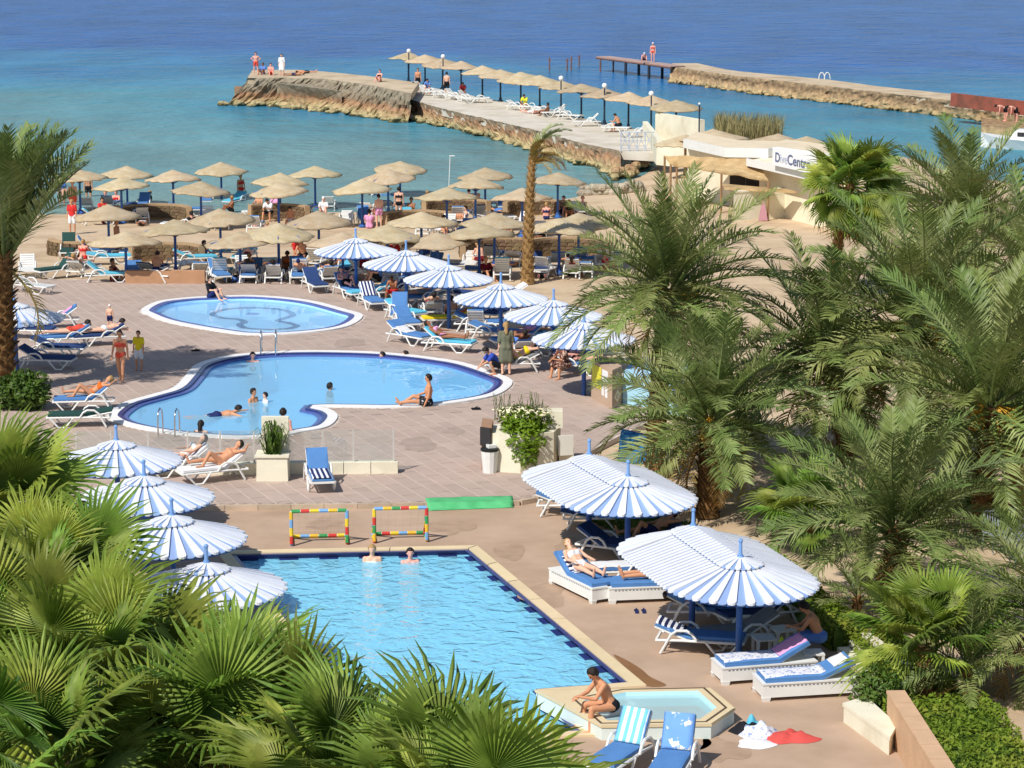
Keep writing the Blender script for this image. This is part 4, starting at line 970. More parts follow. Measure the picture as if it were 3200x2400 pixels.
def body_caps(J, near=False):
    c = []; lf = J['lf']; up = J['up']; fr = J['fr']
    def a(p, r0, q, r1, t): c.append((p, r0, q, r1, t))
    for s in (1, -1):
        a(J['pel'] + lf * .055 * s, .115, J['waist'] + lf * .04 * s, .098, 'pelvis'); a(J['waist'] + lf * .04 * s, .098, J['chest'] + lf * .06 * s, .118, 'torso'); a(J['chest'] + lf * .06 * s, .118, J['chest'] + up * .09 + lf * .08 * s, .085, 'torso')
        a(J['pel'] + lf * .07 * s - fr * .04 - up * .02, .10, J['pel'] + lf * .07 * s - fr * .03, .10, 'pelvis')
    a(J['neck'] - up * .05, .06, J['head'] - J['hd'] * .04, .052, 'neck')
    h = J['head']; hd = J['hd']; hf = J['hfr']
    a(h + hd * .03 - hf * .012, .088, h + hd * .05 + hf * .004, .086, 'head'); a(h + hd * .0 + hf * .015, .075, h - hd * .065 + hf * .035, .045, 'head'); a(h + hf * .085 + hd * .02, .012, h + hf * .103 - hd * .015, .014, 'head')
    for s in (1, -1): a(h + lf * .085 * s - hd * .01, .016, h + lf * .088 * s + hd * .02, .014, 'head')
    for n, s in (('L', 1), ('R', -1)):
        a(J['chest'] + up * .10 + lf * .1 * s, .06, J['sh' + n], .058, 'shoulder'); a(J['sh' + n], .054, J['el' + n], .040, 'uarm'); a(J['el' + n], .040, J['wr' + n], .028, 'farm')
        a(J['hip' + n], .090, J['kn' + n], .058, 'thigh'); a(J['kn' + n], .056, J['kn' + n].lerp(J['an' + n], .35), .055, 'shin'); a(J['kn' + n].lerp(J['an' + n], .35), .055, J['an' + n], .036, 'shin'); a(J['an' + n], .04, J['to' + n], .028, 'foot'); a(J['an' + n], .038, J['an' + n] - (J['to' + n] - J['an' + n]) * .25, .034, 'foot')
        w, hh = J['wr' + n], J['ha' + n]; d = (hh - w).normalized(); q = d.cross(Vector((0, 0, 1))); q = q.normalized() if q.length > .2 else Vector((0, 1, 0)); nn = q.cross(d)
        for k in (-1, 0, 1): a(w, .024, w + d * .075 + q * .02 * k, .017, 'hand')
        for k, ln in ((-1.5, .066), (-.5, .08), (.5, .075), (1.5, .055)):
            r0 = w + d * .08 + q * .0165 * k; m = r0 + d * ln * .5 + q * .003 * k; a(r0, .0095, m, .009, 'hand'); a(m, .009, m + (d * .8 - nn * .5) * ln * .5, .0075, 'hand')
        r0 = w + d * .03 + q * .03 * s; m = r0 + (d * .6 + q * .7 * s) * .045; a(r0, .012, m, .0105, 'hand'); a(m, .0105, m + (d * .9 + q * .2 * s) * .035, .0085, 'hand')
    return c
_dg_cache = {}
TMP = bpy.data.scenes.new('workbench')   # empty scene in which figures are meshed
def eval_mesh(o):
    with bpy.context.temp_override(scene=TMP, view_layer=TMP.view_layers[0]):
        dg = bpy.context.evaluated_depsgraph_get(); return bpy.data.meshes.new_from_object(o.evaluated_get(dg))
def remeshed(name, caps, infl, voxel, m, smooth=2):
    mb = MB()
    for p, r0, q, r1, t in caps: cone_sphere(mb, p, r0 + infl, q, r1 + infl)
    me0 = mb.mesh(name + '_raw', m); o = bpy.data.objects.new(name + '_tmp', me0); TMP.collection.objects.link(o)
    md = o.modifiers.new('r', 'REMESH'); md.mode = 'VOXEL'; md.voxel_size = voxel; md.use_smooth_shade = True
    if smooth: sm = o.modifiers.new('s', 'SMOOTH'); sm.factor = .5; sm.iterations = smooth
    me = eval_mesh(o); me.name = name
    bpy.data.objects.remove(o); bpy.data.meshes.remove(me0)
    if not me.materials: me.materials.append(m)
    return me
SKIN = mat('skin_fair', rgb(226, 176, 148), 0.55, 0.06, 4, spec=0.3); SKIN2 = mat('skin_tan', rgb(204, 146, 110), 0.55, 0.06, 4, spec=0.3); SKIN3 = mat('skin_brown', rgb(150, 98, 68), 0.5, 0.06, 4, spec=0.3); SKINP = mat('skin_pink', rgb(230, 166, 148), 0.55, 0.06, 4, spec=0.3)
HAIRD = mat('hair_dark', rgb(36, 28, 24), 0.5, 0.2, 30, 0.4, 60); HAIRB = mat('hair_blond', rgb(170, 134, 84), 0.6, 0.2, 30, 0.4, 60); HAIRG = mat('hair_grey', rgb(120, 112, 104), 0.6, 0.2, 30, 0.4, 60)
BLACKC = paint('black_cloth', rgb(30, 32, 38)); NAVYC = paint('navy_cloth', rgb(36, 46, 92)); BROWNC = paint('brown_print', rgb(104, 60, 50), col2=rgb(200, 170, 150), c2scale=14, c2lo=.5, c2hi=.56); MAROON = paint('maroon_cloth', rgb(120, 30, 40)); CAMO = paint('green_print', rgb(120, 124, 50), col2=rgb(40, 44, 26), c2scale=10, c2lo=.45, c2hi=.5); LIME = paint('lime_cloth', rgb(208, 220, 60)); CORAL = paint('coral_cloth', rgb(214, 84, 66)); SKYC = paint('sky_cloth', rgb(90, 130, 200)); DGREEN = paint('olive_cloth', rgb(112, 112, 92))
def body_mesh(pose, near):
    k = ('body', pose, near)
    if k not in _dg_cache: _dg_cache[k] = remeshed('body', body_caps(POSE[pose]), 0, .0125 if near else .02, SKIN, 2)
    return _dg_cache[k]
def cloth_mesh(pose, kind, near):
    k = (kind, pose, near)
    if k in _dg_cache: return _dg_cache[k]
    J = POSE[pose]; caps = []; lf, fr, up = J['lf'], J['fr'], J['up']
    if kind in ('swim_trunks', 'shorts'):
        f = .5 if kind == 'swim_trunks' else .8
        caps = [x for x in body_caps(J) if x[4] == 'pelvis']
        caps = [(p, r0, q if (q - J['waist']).length > .06 else p.lerp(q, .45), r1, t) for p, r0, q, r1, t in caps]
        for n in 'LR': caps.append((J['hip' + n], .098, J['hip' + n].lerp(J['kn' + n], f), .084, 't'))
    elif kind == 'briefs':
        for s in (1, -1): caps.append((J['pel'] + lf * .055 * s - up * .02, .112, J['pel'] + lf * .05 * s + up * .02, .112, 'x')); caps.append((J['pel'] + lf * .07 * s - fr * .04 - up * .02, .10, J['pel'] + lf * .07 * s - fr * .03, .10, 'x'))
    elif kind == 'bikini_top':
        for s in (1, -1): caps.append((J['chest'] + lf * .0 * s - up * .02, .112, J['chest'] + lf * .07 * s - up * .02, .112, 'x')); caps.append((J['chest'] + lf * .07 * s + fr * .075, .06, J['chest'] + lf * .07 * s + fr * .08, .058, 'x'))
    elif kind in ('shirt', 'dress', 'robe'):
        caps = [x for x in body_caps(J) if x[4] in ('torso', 'shoulder') or (x[4] == 'pelvis')]
        for n in 'LR':
            caps.append((J['sh' + n], .062, J['sh' + n].lerp(J['el' + n], .7 if kind != 'robe' else 1.0), .056, 'u'))
            if kind != 'shirt': caps.append((J['hip' + n], .105, J['hip' + n].lerp(J['kn' + n], .95), .10 if kind == 'dress' else .12, 't'))
        if kind != 'shirt': caps.append((J['pel'], .12, (J['knL'] + J['knR']) / 2 * .9 + J['pel'] * .1, .12, 't'))
    _dg_cache[k] = remeshed(kind, caps, .013, .016 if near else .022, BLACKC, 1); return _dg_cache[k]
def hair_mesh(pose, kind):
    k = ('hair', pose, kind)
    if k in _dg_cache: return _dg_cache[k]
    J = POSE[pose]; h, hd, hf, lf = J['head'], J['hd'], J['hfr'], J['lf']; caps = []
    if kind == 'cap': caps = [(h + hd * .07 - hf * .01, .092, h + hd * .085, .085, 'x'), (h + hd * .07 + hf * .08, .03, h + hd * .06 + hf * .15, .02, 'x')]
    else:
        caps = [(h + hd * .055 - hf * .025, .092, h + hd * .075 - hf * .0, .082, 'x'), (h + hd * .0 - hf * .045, .075, h + hd * .04 - hf * .04, .085, 'x')]
        if kind == 'long': caps += [(h - hf * .06, .07, h - hd * .22 - hf * .10, .05, 'x')]
        if kind == 'bun': caps += [(h + hd * .13 - hf * .06, .045, h + hd * .14 - hf * .07, .04, 'x')]
        for s in (1, -1): caps.append((h + lf * .06 * s + hd * .06, .045, h + lf * .07 * s - hf * .02, .035, 'x'))
    _dg_cache[k] = remeshed('hair', caps, 0, .016, HAIRD, 1); return _dg_cache[k]
def eyes_mesh(pose):
    k = ('eyes', pose)
    if k in _dg_cache: return _dg_cache[k]
    J = POSE[pose]; b = MB(); h, hd, hf, lf = J['head'], J['hd'], J['hfr'], J['lf']
    for s in (1, -1): b.ball(h + lf * .032 * s + hf * .082 + hd * .018, .012, 6, 5)
    b.tube([h + lf * .02 + hf * .078 - hd * .055, h + hf * .086 - hd * .056, h - lf * .02 + hf * .078 - hd * .055], .006, 4); _dg_cache[k] = b.mesh('face', HAIRD); return _dg_cache[k]
def person(p, face, pose, label, skin=SKIN, wear=(('swim_trunks', BLACKC),), hair=('short', HAIRD), s=1.0, near=False, group='people by the pools'):
    o = obj('person', body_mesh(pose, near), None, p, R(face)); o.scale = (s, s, s); recol(o, skin); tag(o, label, 'person', group)
    for kind, m in wear: recol(obj(kind, cloth_mesh(pose, kind, near), o), m)
    recol(obj('cap' if hair[0] == 'cap' else 'hair', hair_mesh(pose, hair[0]), o), hair[1])
    if near: obj('face', eyes_mesh(pose), o)
    return o
BIK = lambda c: (('bikini_top', c), ('briefs', c)); TR = lambda c: (('swim_trunks', c),); BR = lambda c: (('briefs', c),)
# ---- around the pools
def pw(u, v, z): return G(u, v, z)
person(place(1318, 1572), 198, 'sit_edge', 'man in black swim briefs sitting on the edge of the raised spa', SKIN2, BR(BLACKC), ('short', HAIRD), 1.06, True)
person(place(262, 824), 262, 'walk', 'woman in a red bikini walking beside the kidney pool', SKIN2, BIK(CORAL), ('bun', HAIRD), .97, True)
person(place(301, 800), 255, 'stand', 'child in a yellow shirt walking behind the woman in the red bikini', SKIN2, (('shirt', YELLOW), ('shorts', WHITEC)), ('short', HAIRD), .76)
person(place(238, 714), 80, 'stand', 'toddler with white cap and navy trunks standing left of the wading pool', SKIN, TR(NAVYC), ('cap', WHITEC), .54)
person(place(456, 643) + Vector((0, 0, -.02)), 330, 'sit_low', 'person in a dark shirt crouching on the far rim of the wading pool', SKIN, (('shirt', BLACKC), ('shorts', NAVYC)), ('short', HAIRD), .95)
kz = UPZ - .09
def swimmer(u, v, sub, face, label, pose='stand', skin=SKIN, wear=TR(NAVYC), hair=('short', HAIRD), s=1.0, wz=kz): return person(G(u, v, wz) + Vector((0, 0, -sub * s)), face, pose, label, skin, wear, hair, s)
swimmer(546, 781, 1.40, 280, 'sunburnt bather at the far ladder of the kidney pool', skin=SKINP)
swimmer(827, 773, 1.52, 200, 'left of two swimmers along the far rim of the kidney pool')
swimmer(877, 772, 1.50, 180, 'right of two swimmers along the far rim of the kidney pool')
swimmer(712, 842, 1.50, 30, 'swimmer whose head shows in the middle of the kidney pool', skin=SKIN2)
swimmer(547, 868, 1.30, 330, 'dark-haired man up to his chest beside a child in the kidney pool', skin=SKIN2)
swimmer(574, 869, 1.33, 200, 'child up to the chin beside the dark-haired man in the kidney pool', s=.8, wear=(('shirt', WHITEC),))
swimmer(434, 938, 1.32, 75, 'woman with long black hair in the near end of the kidney pool', hair=('long', HAIRD), wear=BIK(BLACKC))
swimmer(470, 897, .02, 20, 'swimmer lying in the water behind the long-haired woman', 'swim', SKIN2)
swimmer(612, 938, 1.02, 80, 'man with a broad sunburnt back standing in the kidney pool', skin=SKINP, s=1.08, hair=('short', HAIRD))
person(place(925, 876) + Vector((0, 0, .02)), 185, 'sit_legs', 'young man in patterned trunks sitting on the near rim of the kidney pool', SKIN2, TR(paint('patterned_trunks', rgb(40, 40, 44), col2=rgb(190, 190, 196), c2scale=12, c2lo=.55, c2hi=.58)), ('short', HAIRD), 1.05, True)
person(place(1093, 810), 100, 'stand', 'person in an olive grey robe standing at the right end of the kidney pool', SKIN, (('robe', DGREEN),), ('long', HAIRB), 1.0)
person(place(1078, 808), 200, 'squat', 'man in a blue shirt crouching at the right end of the kidney pool', SKIN2, (('shirt', paint('royal_cloth', rgb(56, 78, 168))), ('shorts', BLACKC)), ('short', HAIRD), 1.0)
person(place(1224, 815), 215, 'sit_edge', 'woman in a brown printed dress sitting at the end of the lounger row', SKIN2, (('dress', BROWNC),), ('bun', HAIRD), 1.0)
person(place(1212, 795), 250, 'sit_edge', 'woman in brown sitting behind the one in the printed dress', SKIN3, (('dress', BROWNC),), ('long', HAIRD), .95)
person(G(804, 1212, RW) + Vector((0, 0, -1.32)), 270, 'stand', 'blond bather at the far edge of the large pool', SKIN, BIK(WHITEC), ('long', HAIRB), 1.0)
person(G(886, 1214, RW) + Vector((0, 0, -1.38)), 280, 'stand', 'dark-haired bather at the far edge of the large pool', SKINP, TR(NAVYC), ('short', HAIRD), 1.0)
# ---- on loungers (feet end lies opposite to the lounger's head)
def on_lounger(u, v, head, pose, label, skin=SKIN, wear=TR(NAVYC), hair=('short', HAIRD), s=.98, seat=.43, dx=.2, group='people lying on loungers', near=False):
    p = place(u, v); a = R(head); return person(p + Vector((math.cos(a) * dx, math.sin(a) * dx, seat)), head + 180, pose, label, skin, wear, hair, s, near, group)
on_lounger(1262, 1278, 118, 'recline', 'woman lying on the striped towel at the pool side', SKIN, BIK(WHITEC), ('long', HAIRB), seat=.47, near=True)
on_lounger(1405, 1292, 8, 'recline', 'man in green printed trunks lying half in shade', SKIN2, TR(CAMO), ('short', HAIRD), seat=.47, near=True)
on_lounger(385, 1025, 28, 'recline', 'woman in white lying on the left lounger by the glass fence', SKIN, BIK(WHITEC), ('long', HAIRD))
on_lounger(462, 1038, 26, 'recline_knee', 'tanned woman lying on the right lounger by the glass fence', SKIN2, BIK(SKIN2), ('short', HAIRD))
on_lounger(140, 748, 20, 'prone', 'person with a red top lying on a lounger of the left group', SKIN, (('shirt', CORAL), ('briefs', CORAL)), ('short', HAIRD))
on_lounger(215, 745, 20, 'prone', 'person lying face down beside the woman in the red bikini', SKIN, BR(WHITEC), ('short', HAIRD))
on_lounger(185, 885, 8, 'recline_knee', 'sunbather in orange on the lounger left of the kidney pool', SKIN2, BIK(ORANGE), ('long', HAIRB))
on_lounger(752, 640, 115, 'recline_knee', 'sunbather sitting up at the right end of the wading pool', SKINP, TR(BLACKC), ('short', HAIRD))
on_lounger(905, 660, 20, 'recline', 'man reclining left of the third slatted parasol', SKIN2, TR(GREYC), ('short', HAIRD))
on_lounger(1120, 752, 20, 'recline', 'woman in pink reclining behind the robed person', SKINP, (('shirt', PINKC),), ('short', HAIRD))
on_lounger(1530, 1345, 170, 'lie', 'tanned man lying in the shade under the nearer double parasol', SKIN3, TR(BLACKC), ('short', HAIRD))
on_lounger(1640, 1350, 25, 'recline', 'person with yellow trunks reclining in shade near the hedge', SKIN3, TR(YELLOW), ('short', HAIRD))
on_lounger(543, 607, 265, 'recline_knee', 'sunbather on the deck edge lounger beside the turquoise one', SKIN2, TR(REDC), ('short', HAIRD))
on_lounger(597, 608, 265, 'recline_knee', 'tanned sunbather with raised knees on the deck edge', SKIN3, TR(MAROON), ('short', HAIRD))
on_lounger(652, 608, 265, 'recline', 'person with a navy hat on the upright blue lounger', SKIN2, TR(NAVYC), ('cap', NAVYC))
on_lounger(708, 610, 285, 'recline', 'sunbather on the lounger nearest the slatted parasols', SKIN2, TR(LBLUE), ('short', HAIRD))
on_lounger(180, 595, 250, 'recline_knee', 'sunbather left of the brown low wall', SKIN, TR(WHITEC), ('short', HAIRB))
on_lounger(1240, 598, 260, 'recline_knee', 'woman right of the bent palm with raised knees', SKIN2, BIK(MAROON), ('long', HAIRD))
on_lounger(1392, 1195, 20, 'recline_knee', 'person in deep shade under the farther double parasol', SKIN2, TR(NAVYC), ('short', HAIRD))
on_lounger(1085, 690, 60, 'recline', 'sunbather beside the fourth slatted parasol', SKIN2, TR(BLACKC), ('short', HAIRD))
person(place(1770, 1420), 170, 'sit_edge', 'man in blue shorts sitting in the shade by the hedge', SKIN2, (('shorts', SKYC),), ('short', HAIRD), 1.02, True)
person(place(620, 600), 280, 'sit_edge', 'tanned woman sitting among the deck edge loungers', SKIN3, BIK(ORANGE), ('long', HAIRD))
person(place(852, 650), 250, 'sit_edge', 'boy in red shorts sitting beside the wading pool loungers', SKIN3, (('shorts', REDC),), ('short', HAIRD), .9)
person(place(788, 604), 280, 'stand', 'person in dark red shorts under the first slatted parasol', SKINP, (('shorts', MAROON),), ('short', HAIRD), 1.0)
person(place(657, 572), 250, 'sit_edge', 'person sitting behind the upright blue lounger', SKIN2, TR(BLACKC), ('short', HAIRD))
person(place(845, 618), 260, 'sit_edge', 'person in black and white under the second slatted parasol', SKIN, (('shirt', WHITEC), ('shorts', BLACKC)), ('short', HAIRD))
person(place(735, 590), 240, 'sit_low', 'tanned person sitting low behind the deck edge loungers', SKIN3, TR(NAVYC), ('short', HAIRD))
# ---- on the beach
BEACHP = [(157, 505, 260, 'stand', SKIN2, (('shirt', REDC), ('shorts', WHITEC)), 'man in a red shirt standing on the sand by the left palm'),
 (228, 446, 280, 'sit_low', SKINP, TR(REDC), 'left of the two sunburnt people sitting together near the water'), (251, 446, 260, 'sit_low', SKINP, BIK(REDC), 'right of the two sunburnt people sitting together near the water'),
 (135, 448, 80, 'stand', SKIN2, (('shirt', SKYC), ('shorts', BLACKC)), 'person in a blue shirt at the water by the left palm'), (153, 450, 200, 'bend', SKIN, TR(WHITEC), 'person bending over at the water by the left palm'), (192, 440, 270, 'stand', SKIN2, TR(BLACKC), 'person standing at the water left of the sunburnt pair'),
 (699, 462, 270, 'sit_low', SKIN, (('shirt', WHITEC),), 'person in a white hat sitting near the water'), (798, 492, 90, 'sit_low', SKIN, (('shirt', PINKC),), 'person in a pink shirt sitting in the middle of the beach'), (862, 478, 90, 'stand', SKIN, BIK(BLACKC), 'woman standing with her back turned among the middle parasols'),
 (924, 458, 270, 'sit_edge', SKIN2, (('shirt', BLACKC), ('shorts', YELLOW)), 'person in black and yellow sitting near the water'), (1013, 452, 270, 'sit_edge', SKINP, TR(BLACKC), 'left of two people near the water under the seventh parasol'), (1032, 452, 250, 'sit_edge', SKIN, TR(SKYC), 'right of two people near the water under the seventh parasol'),
 (992, 485, 270, 'sit_low', SKIN2, TR(BLACKC), 'dark-haired person sitting in the middle of the beach'), (323, 445, 180, 'sit_low', SKIN3, (('shirt', BLACKC),), 'person in black sitting near the water with one arm out'), (500, 458, 200, 'sit_low', SKIN3, TR(BLACKC), 'tanned person sitting near the water between parasols'),
 (560, 452, 250, 'sit_low', SKIN2, TR(CORAL), 'person with raised arms sitting near the water'), (594, 452, 260, 'sit_low', SKINP, (('shirt', PINKC),), 'person in pale pink sitting near the water'),
 (1217, 462, 250, 'sit_low', SKINP, TR(NAVYC), 'left of two people sitting on the sand below the pier'), (1258, 462, 250, 'sit_low', SKINP, BIK(BLACKC), 'right of two people sitting on the sand below the pier'), (975, 690, 100, 'sit_low', SKIN2, TR(BLACKC), 'person sitting behind the yellow lounger')]
for u, v, f, ps, sk, w, lb in BEACHP: person(place(u, v), f, ps, lb, sk, w, ('cap', WHITEC) if 'white hat' in lb else ('short', rnd.choice((HAIRD, HAIRD, HAIRB))), rnd.uniform(.94, 1.03), False, 'people on the beach')

EXTRA = random.Random(31)
for p, row, i in PARASOL_AT:
    for side in (-1, 1):
        if EXTRA.random() > .75: continue
        q = Vector((p.x + side * EXTRA.uniform(.2, 1.3), max(100.8, p.y + EXTRA.uniform(-.9, .6)), 0)); q.z = ground(q.x, q.y)
        ps = EXTRA.choice(('sit_low', 'sit_low', 'sit_edge', 'lie', 'prone', 'stand')); sk = EXTRA.choice((SKIN, SKIN2, SKIN2, SKIN3, SKINP)); cc = EXTRA.choice((BLACKC, NAVYC, CORAL, REDC, SKYC, WHITEC, PINKC, MAROON, LBLUE))
        w = EXTRA.choice((TR(cc), BIK(cc), (('shirt', cc), ('shorts', BLACKC))))
        person(q, EXTRA.choice((90, 120, 200, 250, 270, 300, 340)), ps, 'beachgoer %s of the %s straw parasol in the row %s' % ('left' if side < 0 else 'right', ORD[i], row), sk, w, ('short', EXTRA.choice((HAIRD, HAIRD, HAIRB))), EXTRA.uniform(.92, 1.02), False, 'people on the beach')

for q, hd, nm, i in SLAT_CROWD:
    if EXTRA.random() > .6: continue
    a = R(hd); cc = EXTRA.choice((BLACKC, NAVYC, CORAL, REDC, SKYC, PINKC, MAROON, YELLOW))
    person(q + Vector((math.cos(a) * .2, math.sin(a) * .2, .43)), hd + 180, EXTRA.choice(('recline', 'recline_knee', 'recline')), 'sunbather %s of the %s slatted parasol beyond the pools' % (nm, ORD[i]), EXTRA.choice((SKIN, SKIN2, SKIN3, SKINP)), EXTRA.choice((TR(cc), BIK(cc))), ('short', HAIRD), .98, False, 'people lying on loungers')
# ------------------------------------------------------------------ breakwaters
def rock_mat(name, bands, zlo, zhi):
    m = mat(name, rgb(150, 130, 100), 0.95, 0.34, 2.6, 1.0, 5, 0.1, coord='World'); nt = m.node_tree; n = nt.nodes; L = nt.links
    geo = n.new('ShaderNodeNewGeometry'); sp = n.new('ShaderNodeSeparateXYZ'); L.new(geo.outputs['Position'], sp.inputs[0])
    nz = n.new('ShaderNodeTexNoise'); nz.inputs['Scale'].default_value = 1.6; nz.inputs['Detail'].default_value = 6; L.new(geo.outputs['Position'], nz.inputs['Vector'])
    ad = n.new('ShaderNodeMath'); ad.operation = 'MULTIPLY_ADD'; ad.inputs[1].default_value = 0.9; L.new(nz.outputs[0], ad.inputs[0]); L.new(sp.outputs[2], ad.inputs[2])
    mr = n.new('ShaderNodeMapRange'); mr.inputs[1].default_value = zlo + .42; mr.inputs[2].default_value = zhi + .45; L.new(ad.outputs[0], mr.inputs[0])
    cr = n.new('ShaderNodeValToRGB'); L.new(mr.outputs[0], cr.inputs[0]); e = cr.color_ramp.elements; e[0].position, e[0].color = bands[0]; e[1].position, e[1].color = bands[-1]
    for p, c in bands[1:-1]: e.new(p).color = c
    hs = [x for x in n if x.type == 'HUE_SAT'][0]; L.new(cr.outputs[0], hs.inputs['Color']); return m
ROCK = rock_mat('breakwater_rock', [(0.0, rgb(70, 66, 46)), (0.06, rgb(96, 88, 60)), (0.14, rgb(178, 164, 122)), (0.30, rgb(164, 140, 106)), (0.5, rgb(156, 120, 92)), (0.66, rgb(130, 114, 94)), (1.0, rgb(142, 132, 114))], -1.0, .6)
ROCK2 = rock_mat('harbour_wall_rock', [(0.0, rgb(66, 60, 42)), (0.06, rgb(92, 82, 56)), (0.15, rgb(178, 156, 116)), (0.45, rgb(170, 142, 108)), (0.7, rgb(126, 104, 80)), (1.0, rgb(160, 138, 108))], -1.0, .3)
CONC = mat('pale_concrete', rgb(196, 178, 152), 0.95, 0.10, 1.2, 0.2, 10, 0.1, col2=rgb(172, 154, 128), c2scale=0.5, coord='World')
CONCW = mat('whitewashed_concrete', rgb(206, 198, 184), 0.95, 0.08, 1.2, 0.15, 10, 0.1, col2=rgb(188, 178, 160), c2scale=0.5, coord='World')
def seawall(name, base, top, z, far, m, mtop, label, rocks=50, rough=.42, seed=1):
    r = random.Random(seed); t = thing(name, label, 'breakwater')
    def samp(P, k):
        L = [0]
        for a, c in zip(P, P[1:]): L.append(L[-1] + (Vector(c) - Vector(a)).length)
        out = []
        for i in range(k + 1):
            d = L[-1] * i / k; j = max(q for q in range(len(P) - 1) if L[q] <= d + 1e-6); f = (d - L[j]) / max(1e-6, L[j + 1] - L[j]); out.append(Vector(P[j]).lerp(Vector(P[j + 1]), min(1, f)))
        return out
    k = 170; B = samp([G2(u, v, SEA) for u, v in base], k); T = samp([G2(u, v, z) for u, v in top], k); B = [Vector((b_.x, min(b_.y, t_.y - .35))) for b_, t_ in zip(B, T)]; rows = 8; vs = []; fs = []
    for i in range(k + 1):
        for j in range(rows + 1):
            f = j / rows; p = B[i].lerp(T[i], f ** .7); zz = SEA - .25 + (z - SEA + .25) * f; q = Vector((p.x, p.y, zz))
            if 0 < j < rows: n_ = .8 * mnoise.noise(q * .9) + .6 * mnoise.noise(q * 2.7) + .4 * mnoise.noise(q * 6.1); q += Vector((-.3, -1, 0)) * rough * n_ + Vector((0, 0, .12 * mnoise.noise(q * 2)))
            elif j == rows: q += Vector((0, -.12 * mnoise.noise(q * 1.7), .05 * mnoise.noise(q * 1.3)))
            vs.append(q)
    for i in range(k):
        for j in range(rows): a = i * (rows + 1) + j; fs.append((a, a + rows + 1, a + rows + 2, a + 1))
    b = MB(); b.add(vs, fs); b.build('wall_face', m, t)
    outline = [(p.x, p.y + .16) for p in T] + [G2(u, v, z) for u, v in far]
    sheet('top', ccw(outline), [], z - .02, .5, mtop, t)
    for i in range(rocks):
        f = r.random(); q = B[int(f * k)]; s = r.uniform(.15, .5) * (1.4 if r.random() < .15 else 1); b = MB(); b.ball((0, 0, 0), s, 7, 5, (1.3, .9, .7))
        b.v = [tuple(Vector(p) * (1 + .45 * mnoise.noise(Vector(p) * 3 / s + Vector((i, 0, 0))))) for p in b.v]
        o = b.build('rock', m, t, (q.x + r.uniform(-.2, .2), q.y - r.uniform(-.1, .5), SEA + r.uniform(-.05, .22)), r.uniform(0, 6))
    return t
seawall('terrace_breakwater', [(850, 252), (1000, 283), (1130, 316), (1250, 352), (1350, 385)], [(850, 204), (960, 236), (1143, 278), (1246, 306), (1338, 326)], .25,
        [(1420, 330), (1445, 292), (1353, 274), (1253, 254), (1163, 234), (1118, 225), (1040, 210), (960, 194), (905, 183)], ROCK, CONCW, 'rocky breakwater with a whitewashed terrace carrying the row of parasols', 55)
seawall('raised_breakwater', [(505, 206), (560, 214), (700, 232), (790, 244), (884, 259)], [(534, 168), (600, 168), (700, 170), (790, 182), (889, 201)], 1.1,
        [(905, 178), (860, 172), (790, 163), (700, 154), (640, 150), (545, 151)], ROCK, CONC, 'raised rocky end of the breakwater with people on its tip', 45, .5, 2)
seawall('harbour_breakwater', [(1447, 178), (1560, 194), (1700, 212), (1900, 235), (2080, 253), (2300, 280)], [(1448, 143), (1560, 160), (1700, 176), (1900, 199), (2080, 220), (2300, 247)], .25,
        [(2300, 232), (2080, 205), (1900, 186), (1787, 171), (1600, 154), (1566, 149), (1506, 136), (1453, 136)], ROCK2, CONC, 'long straight breakwater with a pale flat top across the bay', 40, .3, 3)
# broken slab leaning on the raised breakwater and a low ledge at its tip
b = MB(); P = [G(598, 180, .7), G(660, 181, .75), G(738, 197, .55), G(732, 216, -.25), G(690, 215, -.3), G(606, 205, -.2)]; b.add([p for p in P] + [(p.x, p.y, SEA - .2) for p in P], [(5, 4, 3, 2, 1, 0)] + [(i, (i + 1) % 6, (i + 1) % 6 + 6, i + 6) for i in range(6)]); o = b.build('fallen_slab', ROCK); tag(o, 'broken concrete slab lying against the raised breakwater', 'slab')
b = MB(); b.prism([G2(u, v, -.2) for u, v in [(506, 188), (560, 186), (575, 200), (512, 204)]], SEA - .3, -.15); tag(b.build('stone_ledge', ROCK), 'low stone ledge at the water at the breakwater tip', 'ledge')
# red painted wall
a = G(2053, 228, .25); c = G(2330, 262, .25); d = (c - a); n_ = Vector((-d.y, d.x, 0)).normalized() * .3; b = MB(); b.prism([(a.x, a.y), (c.x, c.y), (c.x + n_.x, c.y + n_.y), (a.x + n_.x, a.y + n_.y)], .2, 1.15)
tag(b.build('red_wall', mat('red_painted_wall', rgb(150, 82, 66), .9, .15, 1.5, .3, 8, col2=rgb(120, 74, 58), c2scale=.8)), 'faded red wall on the right end of the harbour breakwater', 'wall')
# hand rail loops
t = thing('ladder_rail', 'white curved ladder rail on the harbour breakwater', 'rail', G(1775, 171, .25))
for x in (0, .45): b = MB(); b.tube([(x + .24 * math.cos(k * .4), .0, .55 * math.sin(k * .4)) for k in range(9)], .04, 6); b.build('rail', WHITEP, t)
